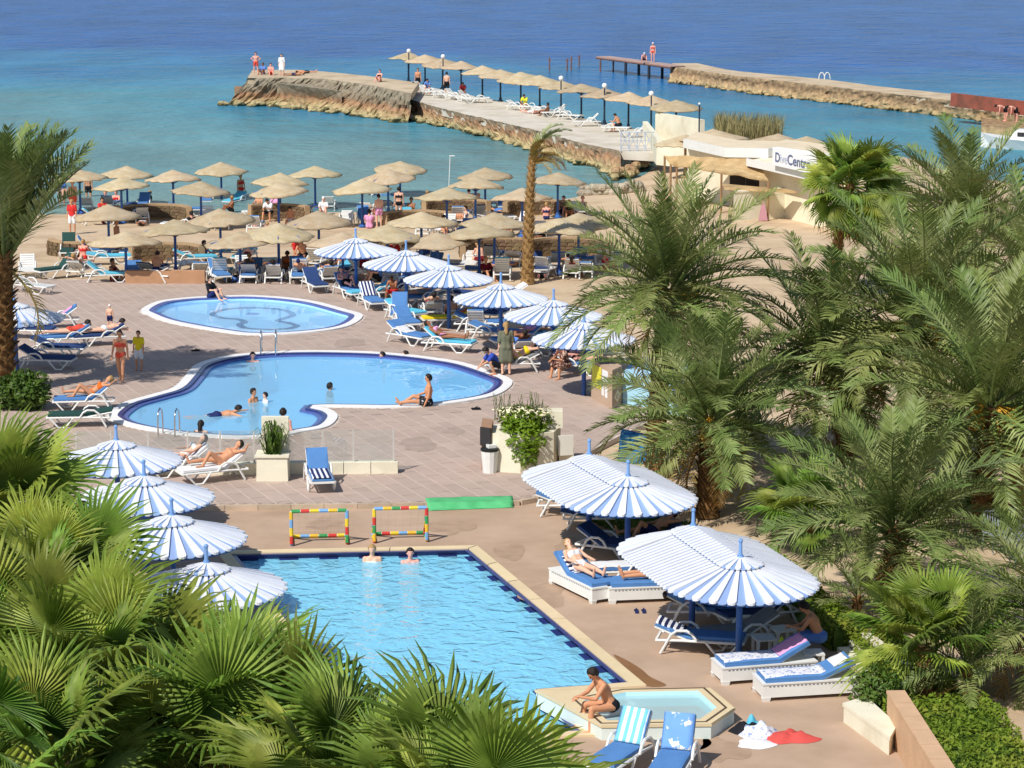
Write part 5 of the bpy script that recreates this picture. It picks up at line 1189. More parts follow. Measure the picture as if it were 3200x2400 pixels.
# steel jetty
RUST = mat('rusty_steel', rgb(126, 92, 80), .7, .25, 3, .3, 10); DARKST = mat('dark_steel', rgb(46, 50, 58), .6, .1, 3); JDECK = mat('jetty_deck', rgb(176, 150, 142), .8, .12, 2, .1, 10)
t = thing('steel_jetty', 'narrow steel jetty on legs at the end of the harbour breakwater', 'jetty')
a, c = G(1288, 122, .35), G(1449, 143, .35); d = (c - a).normalized(); n_ = Vector((-d.y, d.x, 0)) * 1.4
npl = 22
for i in range(npl):
    p = a.lerp(c, i / npl); q = a.lerp(c, (i + .93) / npl); b = MB(); b.prism([(p.x, p.y), (q.x, q.y), (q.x + n_.x, q.y + n_.y), (p.x + n_.x, p.y + n_.y)], .29, .36); b.build('plank', JDECK, t)
for k in (0, 1): b = MB(); b.tube([a + n_ * k + Vector((0, 0, -.14)), c + n_ * k + Vector((0, 0, -.14))], .09, 6); b.build('beam', RUST, t)
for f in (.06, .41, .72):
    for k in (0, .95): q = a.lerp(c, f) + n_ * k; b = MB(); b.tube([(q.x, q.y, -2), (q.x, q.y, .2)], .13 if f > .1 else .08, 8); b.build('leg', DARKST if f > .1 else RUST, t)
for i, (u, v0, v1) in enumerate([(1187, 124, 153), (1225, 126, 154), (1234, 122, 152), (1251, 119, 143)]):
    q = G(u, v1, SEA); s_ = FPX / q.y; b = MB(); b.tube([(0, 0, -1), (0, 0, (v1 - v0) / s_)], [.08, .06], 7); b.box((0, 0, (v1 - v0) / s_ * .8), (.34, .08, .08)); tag(b.build('mooring_post', RUST, None, q), 'rusty post standing in the sea, %s from the left' % ORD[i], 'post', 'rusty posts in the sea')
# ---- terrace furniture
PIERZ = .25
for i, (u, v) in enumerate([(882, 114), (918, 118), (956, 127), (996, 133), (1042, 143), (1081, 150), (1125, 157), (1166, 164), (1212, 174), (1256, 181), (1306, 192), (1358, 200), (1407, 207), (1461, 216)]):
    p = G(u, v, PIERZ + 2.32); p.z = PIERZ - .02; o = straw_parasol(p, 'straw parasol on the breakwater terrace, %s from the left' % ORD[i], 'straw parasols on the breakwater terrace'); o.scale = (1.12, 1.12, 1)
    for ch in o.children:
        if ch.name.startswith(('pole', 'canopy_struts')): recol(ch, DARKPOLE)
GLOBE = mat('white_globe', rgb(238, 238, 236), .3, .0)
for i, (u, v) in enumerate([(883, 110), (957, 122), (1212, 169), (1306, 185), (1407, 202), (1511, 224)]):
    p = G(u, v, PIERZ + 2.62); p.z = PIERZ; t = thing('globe_lamp', 'white globe lamp on a dark post on the terrace, %s from the left' % ORD[i], 'lamp', p, 0, 'globe lamps on the terrace')
    b = MB(); b.tube([(0, 0, -.3), (0, 0, 2.53)], .05, 6); b.build('post', DARKPOLE, t); b = MB(); b.ball((0, 0, 2.62), .17 if i < 5 else .07, 10, 8); b.build('globe', GLOBE, t, smooth=True)
for i, (u, v, h) in enumerate([(915, 200, 150), (935, 207, 150), (958, 212, 155), (985, 216, 150), (1012, 220, 155), (1030, 222, 10), (1150, 240, 140), (1175, 247, 140), (1200, 252, 20), (1268, 272, 5), (1330, 285, 160), (1372, 296, 10), (1120, 238, 150), (1230, 258, 150)]):
    lounger(G(u, v, PIERZ), h, 'white lounger on the terrace, %s from the left' % ORD[i], rnd.choice((5, 30, 45)), None, 'loungers on the breakwater terrace')
PP = [(553, 160, 1.1, 270, 'hips', SKINP, TR(CORAL), 'man with hands on hips at the tip of the breakwater'), (568, 160, 1.1, 250, 'sit_low', SKIN3, (('shirt', SKYC),), 'person in blue sitting at the breakwater tip'), (585, 161, 1.1, 280, 'sit_low', SKINP, TR(CORAL), 'sunburnt person sitting at the breakwater tip'),
 (609, 164, 1.1, 260, 'stand', SKIN, (('robe', WHITEC),), 'person wrapped in a white towel at the breakwater tip'), (637, 163, 1.1, 200, 'lie', SKIN2, TR(NAVYC), 'person lying right of the one in the white towel'), (660, 158, 1.1, 20, 'lie', SKIN2, TR(BLACKC), 'dark-haired person lying on the raised breakwater'),
 (820, 176, 1.1, 250, 'sit_low', SKINP, BIK(BLACKC), 'person sitting alone on the raised breakwater'), (903, 196, .25, 270, 'stand', SKIN2, TR(BLACKC), 'person standing under the second terrace parasol'), (893, 203, .25, 270, 'sit_low', SKINP, TR(BLACKC), 'person sitting at the left end of the terrace'), (925, 202, .25, 260, 'sit_edge', SKIN, (('shirt', SKYC),), 'person in a blue shirt among the terrace loungers'),
 (965, 205, .25, 80, 'stand', SKIN, (('shorts', BLACKC),), 'man in black shorts standing on the terrace'), (1000, 210, .25, 270, 'sit_edge', SKIN3, (('shirt', MAROON),), 'person in a maroon shirt sitting on the terrace'), (1135, 238, .25, 250, 'sit_edge', SKIN2, (('shirt', LIME),), 'person in a lime yellow shirt on the terrace'), (1150, 245, .25, 140, 'lie', SKINP, TR(WHITEC), 'person lying beside the lime yellow shirt'), (1182, 250, .25, 160, 'sit_low', SKIN3, TR(BLACKC), 'dark-haired person lying among white loungers on the terrace'), (1338, 284, .25, 150, 'sit_edge', SKIN2, TR(BLACKC), 'person sitting near the right end of the terrace'),
 (1391, 135, .38, 270, 'squat', SKINP, TR(BLACKC), 'crouching person with white hat on the steel jetty'), (1410, 134, .38, 260, 'stand', SKINP, BIK(CORAL), 'standing person with white hat on the steel jetty'),
 (2170, 262, -.3, 190, 'bend', SKINP, TR(BLACKC), 'left of two people bending at the harbour wall'), (2193, 264, -.3, 200, 'bend', SKINP, TR(BLACKC), 'right of two people bending at the harbour wall')]
for u, v, z, f, ps, sk, w, lb in PP: person(G(u, v, z), f, ps, lb, sk, w, ('cap', WHITEC) if 'white hat' in lb else ('short', HAIRD), 1.0, False, 'people on the breakwaters')
b = MB(); b.prism([G2(u, v, -.35) for u, v in [(2120, 256), (2230, 268), (2230, 280), (2120, 272)]], SEA - .2, -.3); tag(b.build('landing_ledge', ROCK2), 'low rock ledge at the harbour wall under the bending people', 'ledge')
# railing at the terrace end
t = thing('terrace_railing', 'pale blue metal railing with crossed bars at the terrace end', 'railing'); RAILM = mat('pale_railing', rgb(176, 188, 204), .5, .05, 3)
a, c = G(1341, 326, .25), G(1411, 326, .25); k = 4
for i in range(k + 1): q = a.lerp(c, i / k); b = MB(); b.tube([q, q + Vector((0, 0, 1.15))], .03, 5); b.build('post', RAILM, t)
for z in (.15, .62, 1.12): b = MB(); b.tube([a + Vector((0, 0, z)), c + Vector((0, 0, z))], .022, 5); b.build('bar', RAILM, t)
for i in range(k):
    p, q = a.lerp(c, i / k), a.lerp(c, (i + 1) / k)
    for z0, z1 in ((.15, 1.12), (1.12, .15)): b = MB(); b.tube([p + Vector((0, 0, z0)), q + Vector((0, 0, z1))], .018, 4); b.build('cross_bar', RAILM, t)
# stepped rocks from the terrace down to the sand, and a low rubble wall
def rubble(name, P, label, n, s0, s1, h, m, cat='wall', seed=4, courses=3, w=.5):
    r = random.Random(seed); t = thing(name, label, cat); pts = [place(u, v) for u, v in P]; L = [0]
    for a, c in zip(pts, pts[1:]): L.append(L[-1] + (c - a).length)
    shapes = []
    for i in range(5):
        b = MB(); b.ball((0, 0, 0), 1, 8, 6, (1.15, .85, .72)); b.v = [tuple(Vector([math.copysign(abs(q) ** .8, q) for q in p]) * (1 + .16 * mnoise.noise(Vector(p) * 1.6 + Vector((i * 7 + seed, 0, 0))))) for p in b.v]; shapes.append(b.mesh('stone', m))
    for cidx in range(courses):
        for i in range(n):
            d = L[-1] * (i + .5 * (cidx % 2) + r.uniform(-.2, .2)) / n; d = max(0, min(L[-1] - .01, d)); j = max(q for q in range(len(pts) - 1) if L[q] <= d); p = pts[j].lerp(pts[j + 1], (d - L[j]) / max(1e-6, L[j + 1] - L[j]))
            s = r.uniform(s0, s1); o = obj('stone', r.choice(shapes), t, p + Vector((r.uniform(-w, w) * .3, r.uniform(-w, w) * .5, h * (cidx + .4) / courses)), r.uniform(0, 6.28)); o.scale = (s, s, s * .9)
    return t
rubble('rock_slope', [(1348, 385), (1330, 392), (1380, 372), (1386, 345), (1380, 335)], 'rocks at the landward foot of the breakwater', 26, .16, .38, .7, ROCK, 'rocks', 5, 3, 1.4)
rubble('rubble_wall', [(1255, 420), (1300, 419), (1350, 417), (1385, 412)], 'low grey rubble wall across the sand below the breakwater', 24, .16, .32, .55, mat('grey_rubble', rgb(166, 156, 136), .95, .2, 3, .4, 10, per_obj=.2), 'wall', 6, 2)

# ------------------------------------------------------------------ stone windbreaks on the beach
def windbreak(u, v, label, ang=90, arc=120, Rw=1.7, h=.95, seed=0):
    r = random.Random(seed); c = place(u, v); t = thing('stone_windbreak', label, 'windbreak', c, 0, 'curved stone windbreaks'); k = 14; vs = []; P = []
    for i in range(k + 1):
        a = R(ang - arc / 2 + arc * i / k); P.append((math.cos(a), math.sin(a)))
    outl = [(x * Rw, y * Rw) for x, y in P] + [(x * (Rw + .26), y * (Rw + .26)) for x, y in P[::-1]]
    b = MB(); b.prism(outl, -.3, h - .05); b.build('core', PLASTER, t); b = MB(); b.prism([(x * 1.0, y * 1.0) for x, y in outl], h - .05, h); b.build('capping', PLASTER, t)
    for face, rr in ((0, Rw - .015), (1, Rw + .275)):
        for row in range(4):
            n = int(rr * R(arc) / .34)
            for i in range(n):
                a = R(ang - arc / 2 + arc * (i + .5 + .25 * (row % 2)) / (n + .3)); w = rr * R(arc) / n * r.uniform(.78, .95)
                o = obj('stone', WBS[(i + row) % 4], t, (rr * math.cos(a), rr * math.sin(a), .02 + (row + .5) * (h - .1) / 4), a); o.scale = (r.uniform(.6, 1.3), w, (h - .1) / 4 * r.uniform(.8, .97))
    return t
WBS = []
for i in range(4): b = MB(); b.box((0, 0, 0), (.1, 1, 1), top=.94); b.v = [(x * (1 + .3 * (y > 0)), y, z * (1 + .05 * i * (y < 0) * .4)) for x, y, z in b.v]; WBS.append(b.mesh('stone', STONE))
for i, (u, v, an, ar, lb) in enumerate([(330, 480, 90, 150, 'behind the left parasols, third row'), (590, 480, 80, 110, 'behind the third parasol of the second row'), (520, 500, 250, 90, 'left of the middle pink shirt'), (742, 470, 90, 130, 'near the water behind the ninth parasol pole'), (985, 468, 90, 130, 'near the water under the sixth parasol of the second row'),
      (200, 545, 260, 120, 'on the open sand right of the green chair'), (440, 545, 200, 120, 'left of the turquoise lounger, brown and curved'), (345, 572, 80, 120, 'behind the deck edge left of the tan low wall'), (900, 495, 90, 120, 'in the middle of the beach right of the pink shirt'), (1090, 560, 100, 140, 'left of the bent palm, large and dark'), (1225, 560, 90, 150, 'right of the bent palm'), (1165, 470, 90, 140, 'near the water right of the bent palm'), (640, 545, 90, 120, 'behind the upright blue lounger'), (800, 560, 90, 120, 'between the first two slatted parasols')]):
    if i not in (2, 3, 6, 12): windbreak(u, v, 'curved stone windbreak ' + lb, an, ar, 1.7, .72, i)
a, c = place(283, 601), place(450, 603); b = MB(); b.prism([(a.x, 100.05), (c.x, 100.05), (c.x, 100.4), (a.x, 100.4)], -.2, .62); tag(b.build('low_wall', mat('reddish_tan_plaster', rgb(180, 138, 106), .95, .1, 2, .2, 15)), 'low reddish tan wall on the deck edge left of the turquoise lounger', 'wall')

# ------------------------------------------------------------------ dive centre
CREAM = mat('cream_wall', rgb(232, 222, 196), .9, .05, 1.5, .1, 25, col2=rgb(214, 202, 172), c2scale=.8, c2lo=.5, c2hi=.8); MATST = mat('straw_awning', rgb(190, 162, 118), .95, .15, 2, .5, 25, col2=rgb(166, 136, 94), c2scale=1.2, coord='World'); WOODP = mat('weathered_wood', rgb(150, 118, 84), .9, .2, 3, .3, 20); ROOFB = mat('beige_roof', rgb(216, 200, 172), .95, .08, 1.2, coord='World'); DARKIN = mat('dark_opening', rgb(52, 50, 52), .6, .1, 3)
def lane(pts, z): return [G2(u, v, z) for u, v in pts]
t = thing('dive_centre', 'low cream building with flat white-edged roof and straw awning beyond the palms', 'building')
front = lane([(1476, 306), (1566, 326), (1659, 328), (1676, 324), (1800, 340)], 2.9); back = [(x + 1.0, y + 4.6) for x, y in front]
b = MB(); b.prism(front + back[::-1], 2.72, 2.98); b.build('roof', ROOFB, t)
fo = [(x, y - .08) for x, y in front]; b = MB()
for p, q in zip(fo, fo[1:]): b.prism([p, q, (q[0], q[1] + .16), (p[0], p[1] + .16)], 2.6, 3.06)
b.build('fascia', WHITEP, t)
inn = [(x + .3, y + .8) for x, y in front]; b = MB(); b.prism(inn + [(x - .3, y - .4) for x, y in back[::-1]], -.1, 2.72); w_ = b.build('wall', CREAM, t)
for i, (f, wd, hh) in enumerate([(.25, 1.0, .9), (.6, .9, .9), (.85, .9, .9)]):
    a = Vector(inn[1]).lerp(Vector(inn[2]), f); b = MB(); b.box((a.x, a.y - .03, 1.5), (wd, .06, hh)); wi = b.build('window', DARKIN, t); b = MB(); b.box((a.x, a.y - .05, 1.02), (wd + .2, .14, .06)); b.build('window_sill', CREAM, wi)
# awning on posts
A = [G(1436, 336, 2.5), G(1640, 347, 2.5)]; F = [G(1462, 360, 2.0), G(1660, 392, 1.95)]; b = MB(); vs = []; nx = 20
for j in range(7):
    for i in range(nx + 1):
        p = A[0].lerp(A[1], i / nx).lerp(F[0].lerp(F[1], i / nx), j / 6); p.z += .07 * mnoise.noise(p * 1.4) - .12 * math.sin(math.pi * j / 6); vs.append(p)
fs = [(j * (nx + 1) + i, j * (nx + 1) + i + 1, (j + 1) * (nx + 1) + i + 1, (j + 1) * (nx + 1) + i) for j in range(6) for i in range(nx)]
b.add(vs, fs); o = b.build('awning', MATST, t); sm = o.modifiers.new('thick', 'SOLIDIFY'); sm.thickness = .07
for p in (A[0], F[0], A[0].lerp(F[0], .5), F[1], F[0].lerp(F[1], .5)): b = MB(); b.tube([(p.x, p.y, 0), (p.x, p.y, p.z - .02)], .06, 6); b.build('awning_post', WOODP, t)
b = MB(); vs = [G(1560, 392, 1.7), G(1700, 404, 1.7), G(1720, 420, 1.45), G(1565, 412, 1.45)]; b.prism([(p.x, p.y) for p in vs], 1.5, 1.6); b.build('lower_awning', MATST, t)
# sign wing
t2 = thing('sign_wing', 'white flat canopy of the dive centre below its name board', 'canopy'); front2 = lane([(1612, 349), (1800, 392)], 2.55); bk = [(front2[1][0] + 1.6, front2[1][1] + 2.2), (front2[0][0] + 1.6, front2[0][1] + 2.2)]
b = MB(); b.prism(front2 + bk, 2.42, 2.6); b.build('canopy_slab', CREAM, t2); b = MB(); p, q = front2; b.prism([(p[0], p[1] - .1), (q[0], q[1] - .1), (q[0], q[1] + .06), (p[0], p[1] + .06)], 2.36, 2.72); b.build('fascia', WHITEP, t2)
b = MB(); b.prism([(p[0] + .7, p[1] + .5), (q[0] + .7, q[1] + .5), (q[0] + 1.4, q[1] + 2), (p[0] + 1.4, p[1] + 2)], -.1, 2.42); b.build('wall', CREAM, t2)
SIGNW = mat('sign_board', rgb(232, 232, 234), .5, .03, 2); LETT = mat('sign_lettering', rgb(92, 104, 140), .6, .02, 2); LETT2 = mat('faded_lettering', rgb(178, 186, 204), .6, .02, 2)
sa, sb = G(1668, 356, 2.74), G(1772, 380, 2.74); d = (sb - sa); Ls = d.length; az = math.atan2(d.y, d.x)
t3 = thing('name_board', 'white name board reading Dive Centre in grey letters', 'sign', sa, az); b = MB(); b.box((Ls / 2, .05, .42), (Ls, .09, .84)); b.build('board', SIGNW, t3)
def text(body, size, m, parent, loc, rot, sx=1.0, name='lettering', bold=.0):
    cu = bpy.data.curves.new(name, 'FONT'); cu.body = body; cu.size = size; cu.extrude = .004; cu.offset = bold
    o = bpy.data.objects.new(name + '_tmp', cu); TMP.collection.objects.link(o); me = eval_mesh(o); bpy.data.objects.remove(o)
    me.materials.clear(); me.materials.append(m); q = obj(name, me, parent, loc); q.rotation_euler = rot; q.scale = (sx, 1, 1); return q
text('D', .62, LETT, t3, (.30, -.012, .2), (R(90), 0, 0), 1.2, bold=.008); text('ive', .62, LETT2, t3, (.85, -.012, .2), (R(90), 0, 0), 1.1); text('Centre', .66, LETT, t3, (1.62, -.012, .2), (R(90), 0, 0), 1.25, bold=.008)
# white wall pieces
t = thing('terrace_wall', 'stepped cream wall beside the breakwater terrace', 'wall'); a, c = G(1389, 296, .3), G(1420, 340, .2)
pA, pB, pC = G(1388, 300, .2), G(1418, 345, .1), G(1512, 300, .4)
for nm, p, q, h in (('wall', pA, pB, 1.3), ('upper_wall', G(1415, 300, .2), G(1512, 318, .2), 1.85), ('low_wall', pB, G(1560, 360, .1), 1.0)):
    d = (q - p).normalized(); n_ = Vector((-d.y, d.x, 0)) * .3; b = MB(); b.prism([(p.x, p.y), (q.x, q.y), (q.x + n_.x, q.y + n_.y), (p.x + n_.x, p.y + n_.y)], -.2, h); b.build(nm, WHITEW, t)
t = thing('garden_wall', 'cream garden wall below the dive centre sign', 'wall'); p, q = G(1585, 478, .1), G(1800, 462, .1); b = MB(); b.prism([(p.x, p.y), (q.x, q.y), (q.x, q.y + .25), (p.x, p.y + .25)], -.1, 1.45); b.build('wall', WHITEW, t)
b = MB(); b.prism([(p.x, p.y - .04), (q.x, q.y - .04), (q.x, q.y + .29), (p.x, p.y + .29)], 1.45, 1.52); b.build('capping', WHITEW, t)
b = MB(); b.box((0, 0, .45), (.45, .05, .9), top=.25); tag(b.build('arched_plaque', mat('pink_plaque', rgb(190, 140, 150), .8, .05, 3), None, place(1647, 475) + Vector((0, -.25, 0))), 'pinkish pointed board leaning on the cream garden wall', 'board')
for i, (u, v, s_, lb) in enumerate([(1481, 290, 1.25, 'straw canopy left of the dive centre roof'), (1541, 280, 1.35, 'straw canopy behind the dive centre roof'), (1680, 290, 1.3, 'left straw hut roof behind the dive centre'), (1742, 296, 1.3, 'right straw hut roof behind the dive centre'), (1900, 330, 1.6, 'straw hut roof right of the tall fan palm')]):
    hz = 1.75 if 'pale' in lb else 2.4; o = straw_parasol(place(u, v, hz), lb, 'straw canopies around the dive centre'); o.scale = (s_, s_, hz / 2.36)
    for ch in o.children:
        if not ch.name.startswith('canopy.') and ch.name != 'canopy': recol(ch, WOODP)
# reeds
b = MB(); r = random.Random(3)
for i in range(1500):
    p = place(r.uniform(1545, 1690), r.uniform(285, 306)); h = r.uniform(.7, 1.7); a = r.uniform(0, 6.28); l = r.uniform(.1, .6); w = .035; d = Vector((math.cos(a), math.sin(a), 0)); q = Vector((-d.y, d.x, 0)) * w
    b.add([p - q, p + q, p + d * l * .4 + Vector((0, 0, h * .7)) + q * .7, p + d * l + Vector((0, 0, h)), p + d * l * .4 + Vector((0, 0, h * .7)) - q * .7], [(0, 1, 2, 4), (4, 2, 3)])
stuff(tag(b.build('reeds', mat('reed_leaf', rgb(142, 134, 92), .8, .2, 1.2, transl=.2, coord='World')), 'dry reeds along the shore behind the dive centre', 'reeds'))
# boat
t = thing('motor_boat', 'white motor boat moored at the right edge of the bay', 'boat', G(2205, 322, SEA), R(150)); b = MB(); pr = []
for x, w, z in ((-2.6, .9, .62), (-1.2, 1.05, .62), (.4, 1.0, .68), (1.7, .7, .78), (2.7, .05, .95)): pr += [(x, -w, z), (x, -w * .55, -.15), (x, w * .55, -.15), (x, w, z)]
b.add(pr, [(i * 4 + j, i * 4 + j + 1, i * 4 + 5 + j, i * 4 + 4 + j) for i in range(4) for j in range(3)] + [(0, 3, 2, 1)] + [(i * 4, i * 4 + 4, i * 4 + 7, i * 4 + 3) for i in range(4)]); b.build('hull', WHITEP, t)
b = MB(); b.box((-.4, 0, .95), (1.8, 1.3, .65), top=.8); cb = b.build('cabin', WHITEP, t)
for y in (-.62, .62): b = MB(); b.box((-.3, y, 1.0), (.7, .06, .26)); b.build('window', DARKIN, cb)
# thin mast at the water
t = thing('light_mast', 'thin white mast with a small lamp standing at the water', 'mast', place(968, 440)); b = MB(); b.tube([(0, 0, 0), (.12, 0, 2.6)], .025, 5); b.build('mast', WHITEP, t); b = MB(); b.box((.22, 0, 2.62), (.3, .1, .05)); b.build('lamp', WHITEP, t)
# ------------------------------------------------------------------ glass fence, planters and small things on the decks
GLASSM = bpy.data.materials.new('fence_glass'); GLASSM.use_nodes = True
_n = GLASSM.node_tree.nodes; _L = GLASSM.node_tree.links; _n.remove(_n['Principled BSDF']); _t = _n.new('ShaderNodeBsdfTransparent'); _t.inputs[0].default_value = (.93, .96, .96, 1); _g = _n.new('ShaderNodeBsdfGlossy'); _g.inputs['Roughness'].default_value = .02; _m = _n.new('ShaderNodeMixShader'); _m.inputs[0].default_value = .10; _d = _n.new('ShaderNodeBsdfDiffuse'); _d.inputs[0].default_value = (.8, .82, .82, 1); _m2 = _n.new('ShaderNodeMixShader'); _m2.inputs[0].default_value = .07
_L.new(_t.outputs[0], _m2.inputs[1]); _L.new(_d.outputs[0], _m2.inputs[2]); _L.new(_m2.outputs[0], _m.inputs[1]); _L.new(_g.outputs[0], _m.inputs[2]); _L.new(_m.outputs[0], _n['Material Output'].inputs[0])
t = thing('glass_fence', 'glass panel fence on a low white wall before the kidney pool', 'fence'); A, B = place(150, 1028), place(860, 1023); wd = Vector((0, .3, 0))
nb = 12
for i in range(nb):
    p = A.lerp(B, i / nb + .001); q = A.lerp(B, (i + 1) / nb - .001); b = MB(); b.prism([(p.x, p.y), (q.x, q.y), (q.x, q.y + .3), (p.x, p.y + .3)], UPZ, UPZ + .30 + .006 * (i % 3)); b.build('wall_block', WHITEW, t)
us = [165, 240, 320, 405, 475, 548, 620, 697, 763, 850]
for i, u in enumerate(us):
    f = (u - 150) / 710; p = A.lerp(B, f) + Vector((0, .15, 0)); b = MB(); b.box((p.x, p.y, UPZ + .72), (.045, .04, .9)); b.build('post', mat('grey_post', rgb(186, 186, 180), .5, .05, 3), t)
    if i < len(us) - 1:
        q = A.lerp(B, (us[i + 1] - 150) / 710) + Vector((0, .15, 0)); m_ = (p + q) / 2; b = MB(); b.box((m_.x, m_.y, UPZ + .75), ((q - p).length - .1, .015, .84)); b.build('pane', GLASSM, t)
LEAF = mat('bright_leaf', rgb(122, 150, 36), .5, .25, 2, spec=.3, transl=.3, col2=rgb(86, 118, 30), c2scale=2.5, coord='World'); LEAFD = mat('dark_leaf', rgb(70, 98, 34), .5, .25, 2, spec=.3, transl=.25, col2=rgb(100, 124, 50), c2scale=2.5, coord='World'); HEDGE = mat('hedge_leaf', rgb(112, 134, 40), .6, .22, 2.5, spec=.2, transl=.25, col2=rgb(146, 150, 58), c2scale=.9, coord='World'); FLW = mat('white_petal', rgb(236, 228, 190), .6, .05, 3)
def foliage(b, c, rad, n, ls, seed, squash=1.0, shell=.35):
    r = random.Random(seed)
    for i in range(n):
        d = Vector((r.gauss(0, 1), r.gauss(0, 1), r.gauss(0, 1))).normalized(); k = (shell + (1 - shell) * r.random() ** .5) * (1 + .28 * mnoise.noise(d * 2.2 + Vector((seed, 0, 0)))); p = Vector(c) + Vector((d.x * rad[0], d.y * rad[1], d.z * rad[2])) * k
        a = Vector((r.gauss(0, 1), r.gauss(0, 1), r.gauss(0, .6))).normalized(); e = a.cross(d + Vector((.01, .2, .3))).normalized(); l = ls * r.uniform(.6, 1.3)
        b.add([p - a * l, p + e * l * .42, p + a * l, p - e * l * .42], [(0, 1, 2, 3)])
# planter box with a strappy plant
t = thing('planter_box', 'square white planter box with strappy plant in the glass fence', 'planter', place(588, 1040)); b = MB(); b.box((0, .35, .33), (.84, .7, .66), top=.96); b.build('box', WHITEW, t); b = MB(); b.box((0, .35, .67), (.9, .76, .05)); b.build('rim', WHITEW, t); b = MB(); b.box((.05, .62, 1.15), (.72, .2, .95)); b.build('pillar', WHITEW, t)
b = MB(); r = random.Random(8)
for i in range(70):
    a = r.uniform(0, 6.28); h = r.uniform(.35, .95); l = r.uniform(.15, .55); d = Vector((math.cos(a), math.sin(a) * .7, 0)); q = Vector((-d.y, d.x, 0)) * .03; p = Vector((r.uniform(-.2, .2), .25 + r.uniform(-.12, .1), .65))
    b.add([p - q, p + q, p + d * l * .6 + Vector((0, 0, h)) + q, p + d * l * 1.2 + Vector((0, 0, h * .75)), p + d * l * .6 + Vector((0, 0, h)) - q], [(0, 1, 2, 4), (4, 2, 3)])
b.build('leaves', LEAFD, t)
# big planter with shrub
pb = place(1120, 1020); t = thing('shrub_planter', 'cream walled planter overflowing with a bright green shrub and white flowers', 'planter', pb)
b = MB(); b.prism([(-.75, .1), (.05, -.15), (.95, .25), (1.15, 1.1), (.2, 1.6), (-.7, 1.2)], 0, 1.05); b.build('wall', WHITEW, t); b = MB(); b.prism([(.75, .75), (1.2, .75), (1.2, 1.3), (.75, 1.3)], 1.05, 1.5); b.build('corner_pier', WHITEW, t)
b = MB(); b.prism([(-1.0, .25), (-.72, .05), (-.68, .95), (-.98, 1.15)], 0, 1.25); b.build('brown_pier', mat('brown_pier', rgb(158, 124, 100), .9, .08, 2), t)
b = MB(); b.box((-.88, .12, .95), (.34, .05, .5), rz=-.6); b.build('panel', DARKIN, t)
b = MB(); b.box((1.28, .55, .62), (.42, .05, .55), rz=.3); b.build('notice', mat('white_notice', rgb(226, 224, 214), .7, .03, 3), t); b = MB(); b.prism([(1.1, .6), (1.5, .6), (1.5, 1.3), (1.1, 1.3)], 0, .5); b.build('side_block', WHITEW, t)
b = MB(); foliage(b, (.15, .25, 1.0), (.62, .55, .62), 1600, .085, 4); foliage(b, (.15, .6, 1.35), (.75, .5, .35), 700, .08, 5); foliage(b, (.2, .0, .5), (.34, .3, .4), 500, .08, 6); b.build('shrub', LEAF, t)
b = MB(); foliage(b, (.1, .6, 1.55), (.85, .5, .22), 260, .07, 7); b.build('flowers', FLW, t)
b = MB()
for i in range(40): a = rnd.uniform(-.8, .9); b.tube([(a, .6, 1.3), (a + rnd.uniform(-.2, .2), .6 + rnd.uniform(-.2, .2), 1.75 + rnd.random() * .35)], .008, 3)
b.build('twigs', LEAFD, t)
IRON = mat('black_iron', rgb(34, 36, 36), .5, .1, 4)
t = thing('lantern', 'black iron lantern in front of the cream shrub planter', 'lantern', place(1166, 1008)); b = MB(); b.tube([(0, 0, 0), (0, 0, .5)], .035, 6); b.lathe([(.11, 0), (.11, .04), (.03, .07)], 8); b.build('post', IRON, t); b = MB(); b.lathe([(.05, .5), (.13, .72), (.13, .78), (.03, .92), (.01, 1.0)], 6); b.build('lamp_head', IRON, t)
t = thing('waste_bin', 'white waste bin beside the cream shrub planter', 'bin', place(1058, 1020)); b = MB(); b.lathe([(.19, 0), (.24, .6), (.24, .62)], 12); b.build('body', WHITEP, t); b = MB(); b.lathe([(.25, .6), (.25, .66), (.2, .68)], 12); b.build('rim', IRON, t); b = MB(); b.box((.04, 0, .72), (.22, .2, .08), rz=.4); b.build('lid_flap', WHITEP, t)
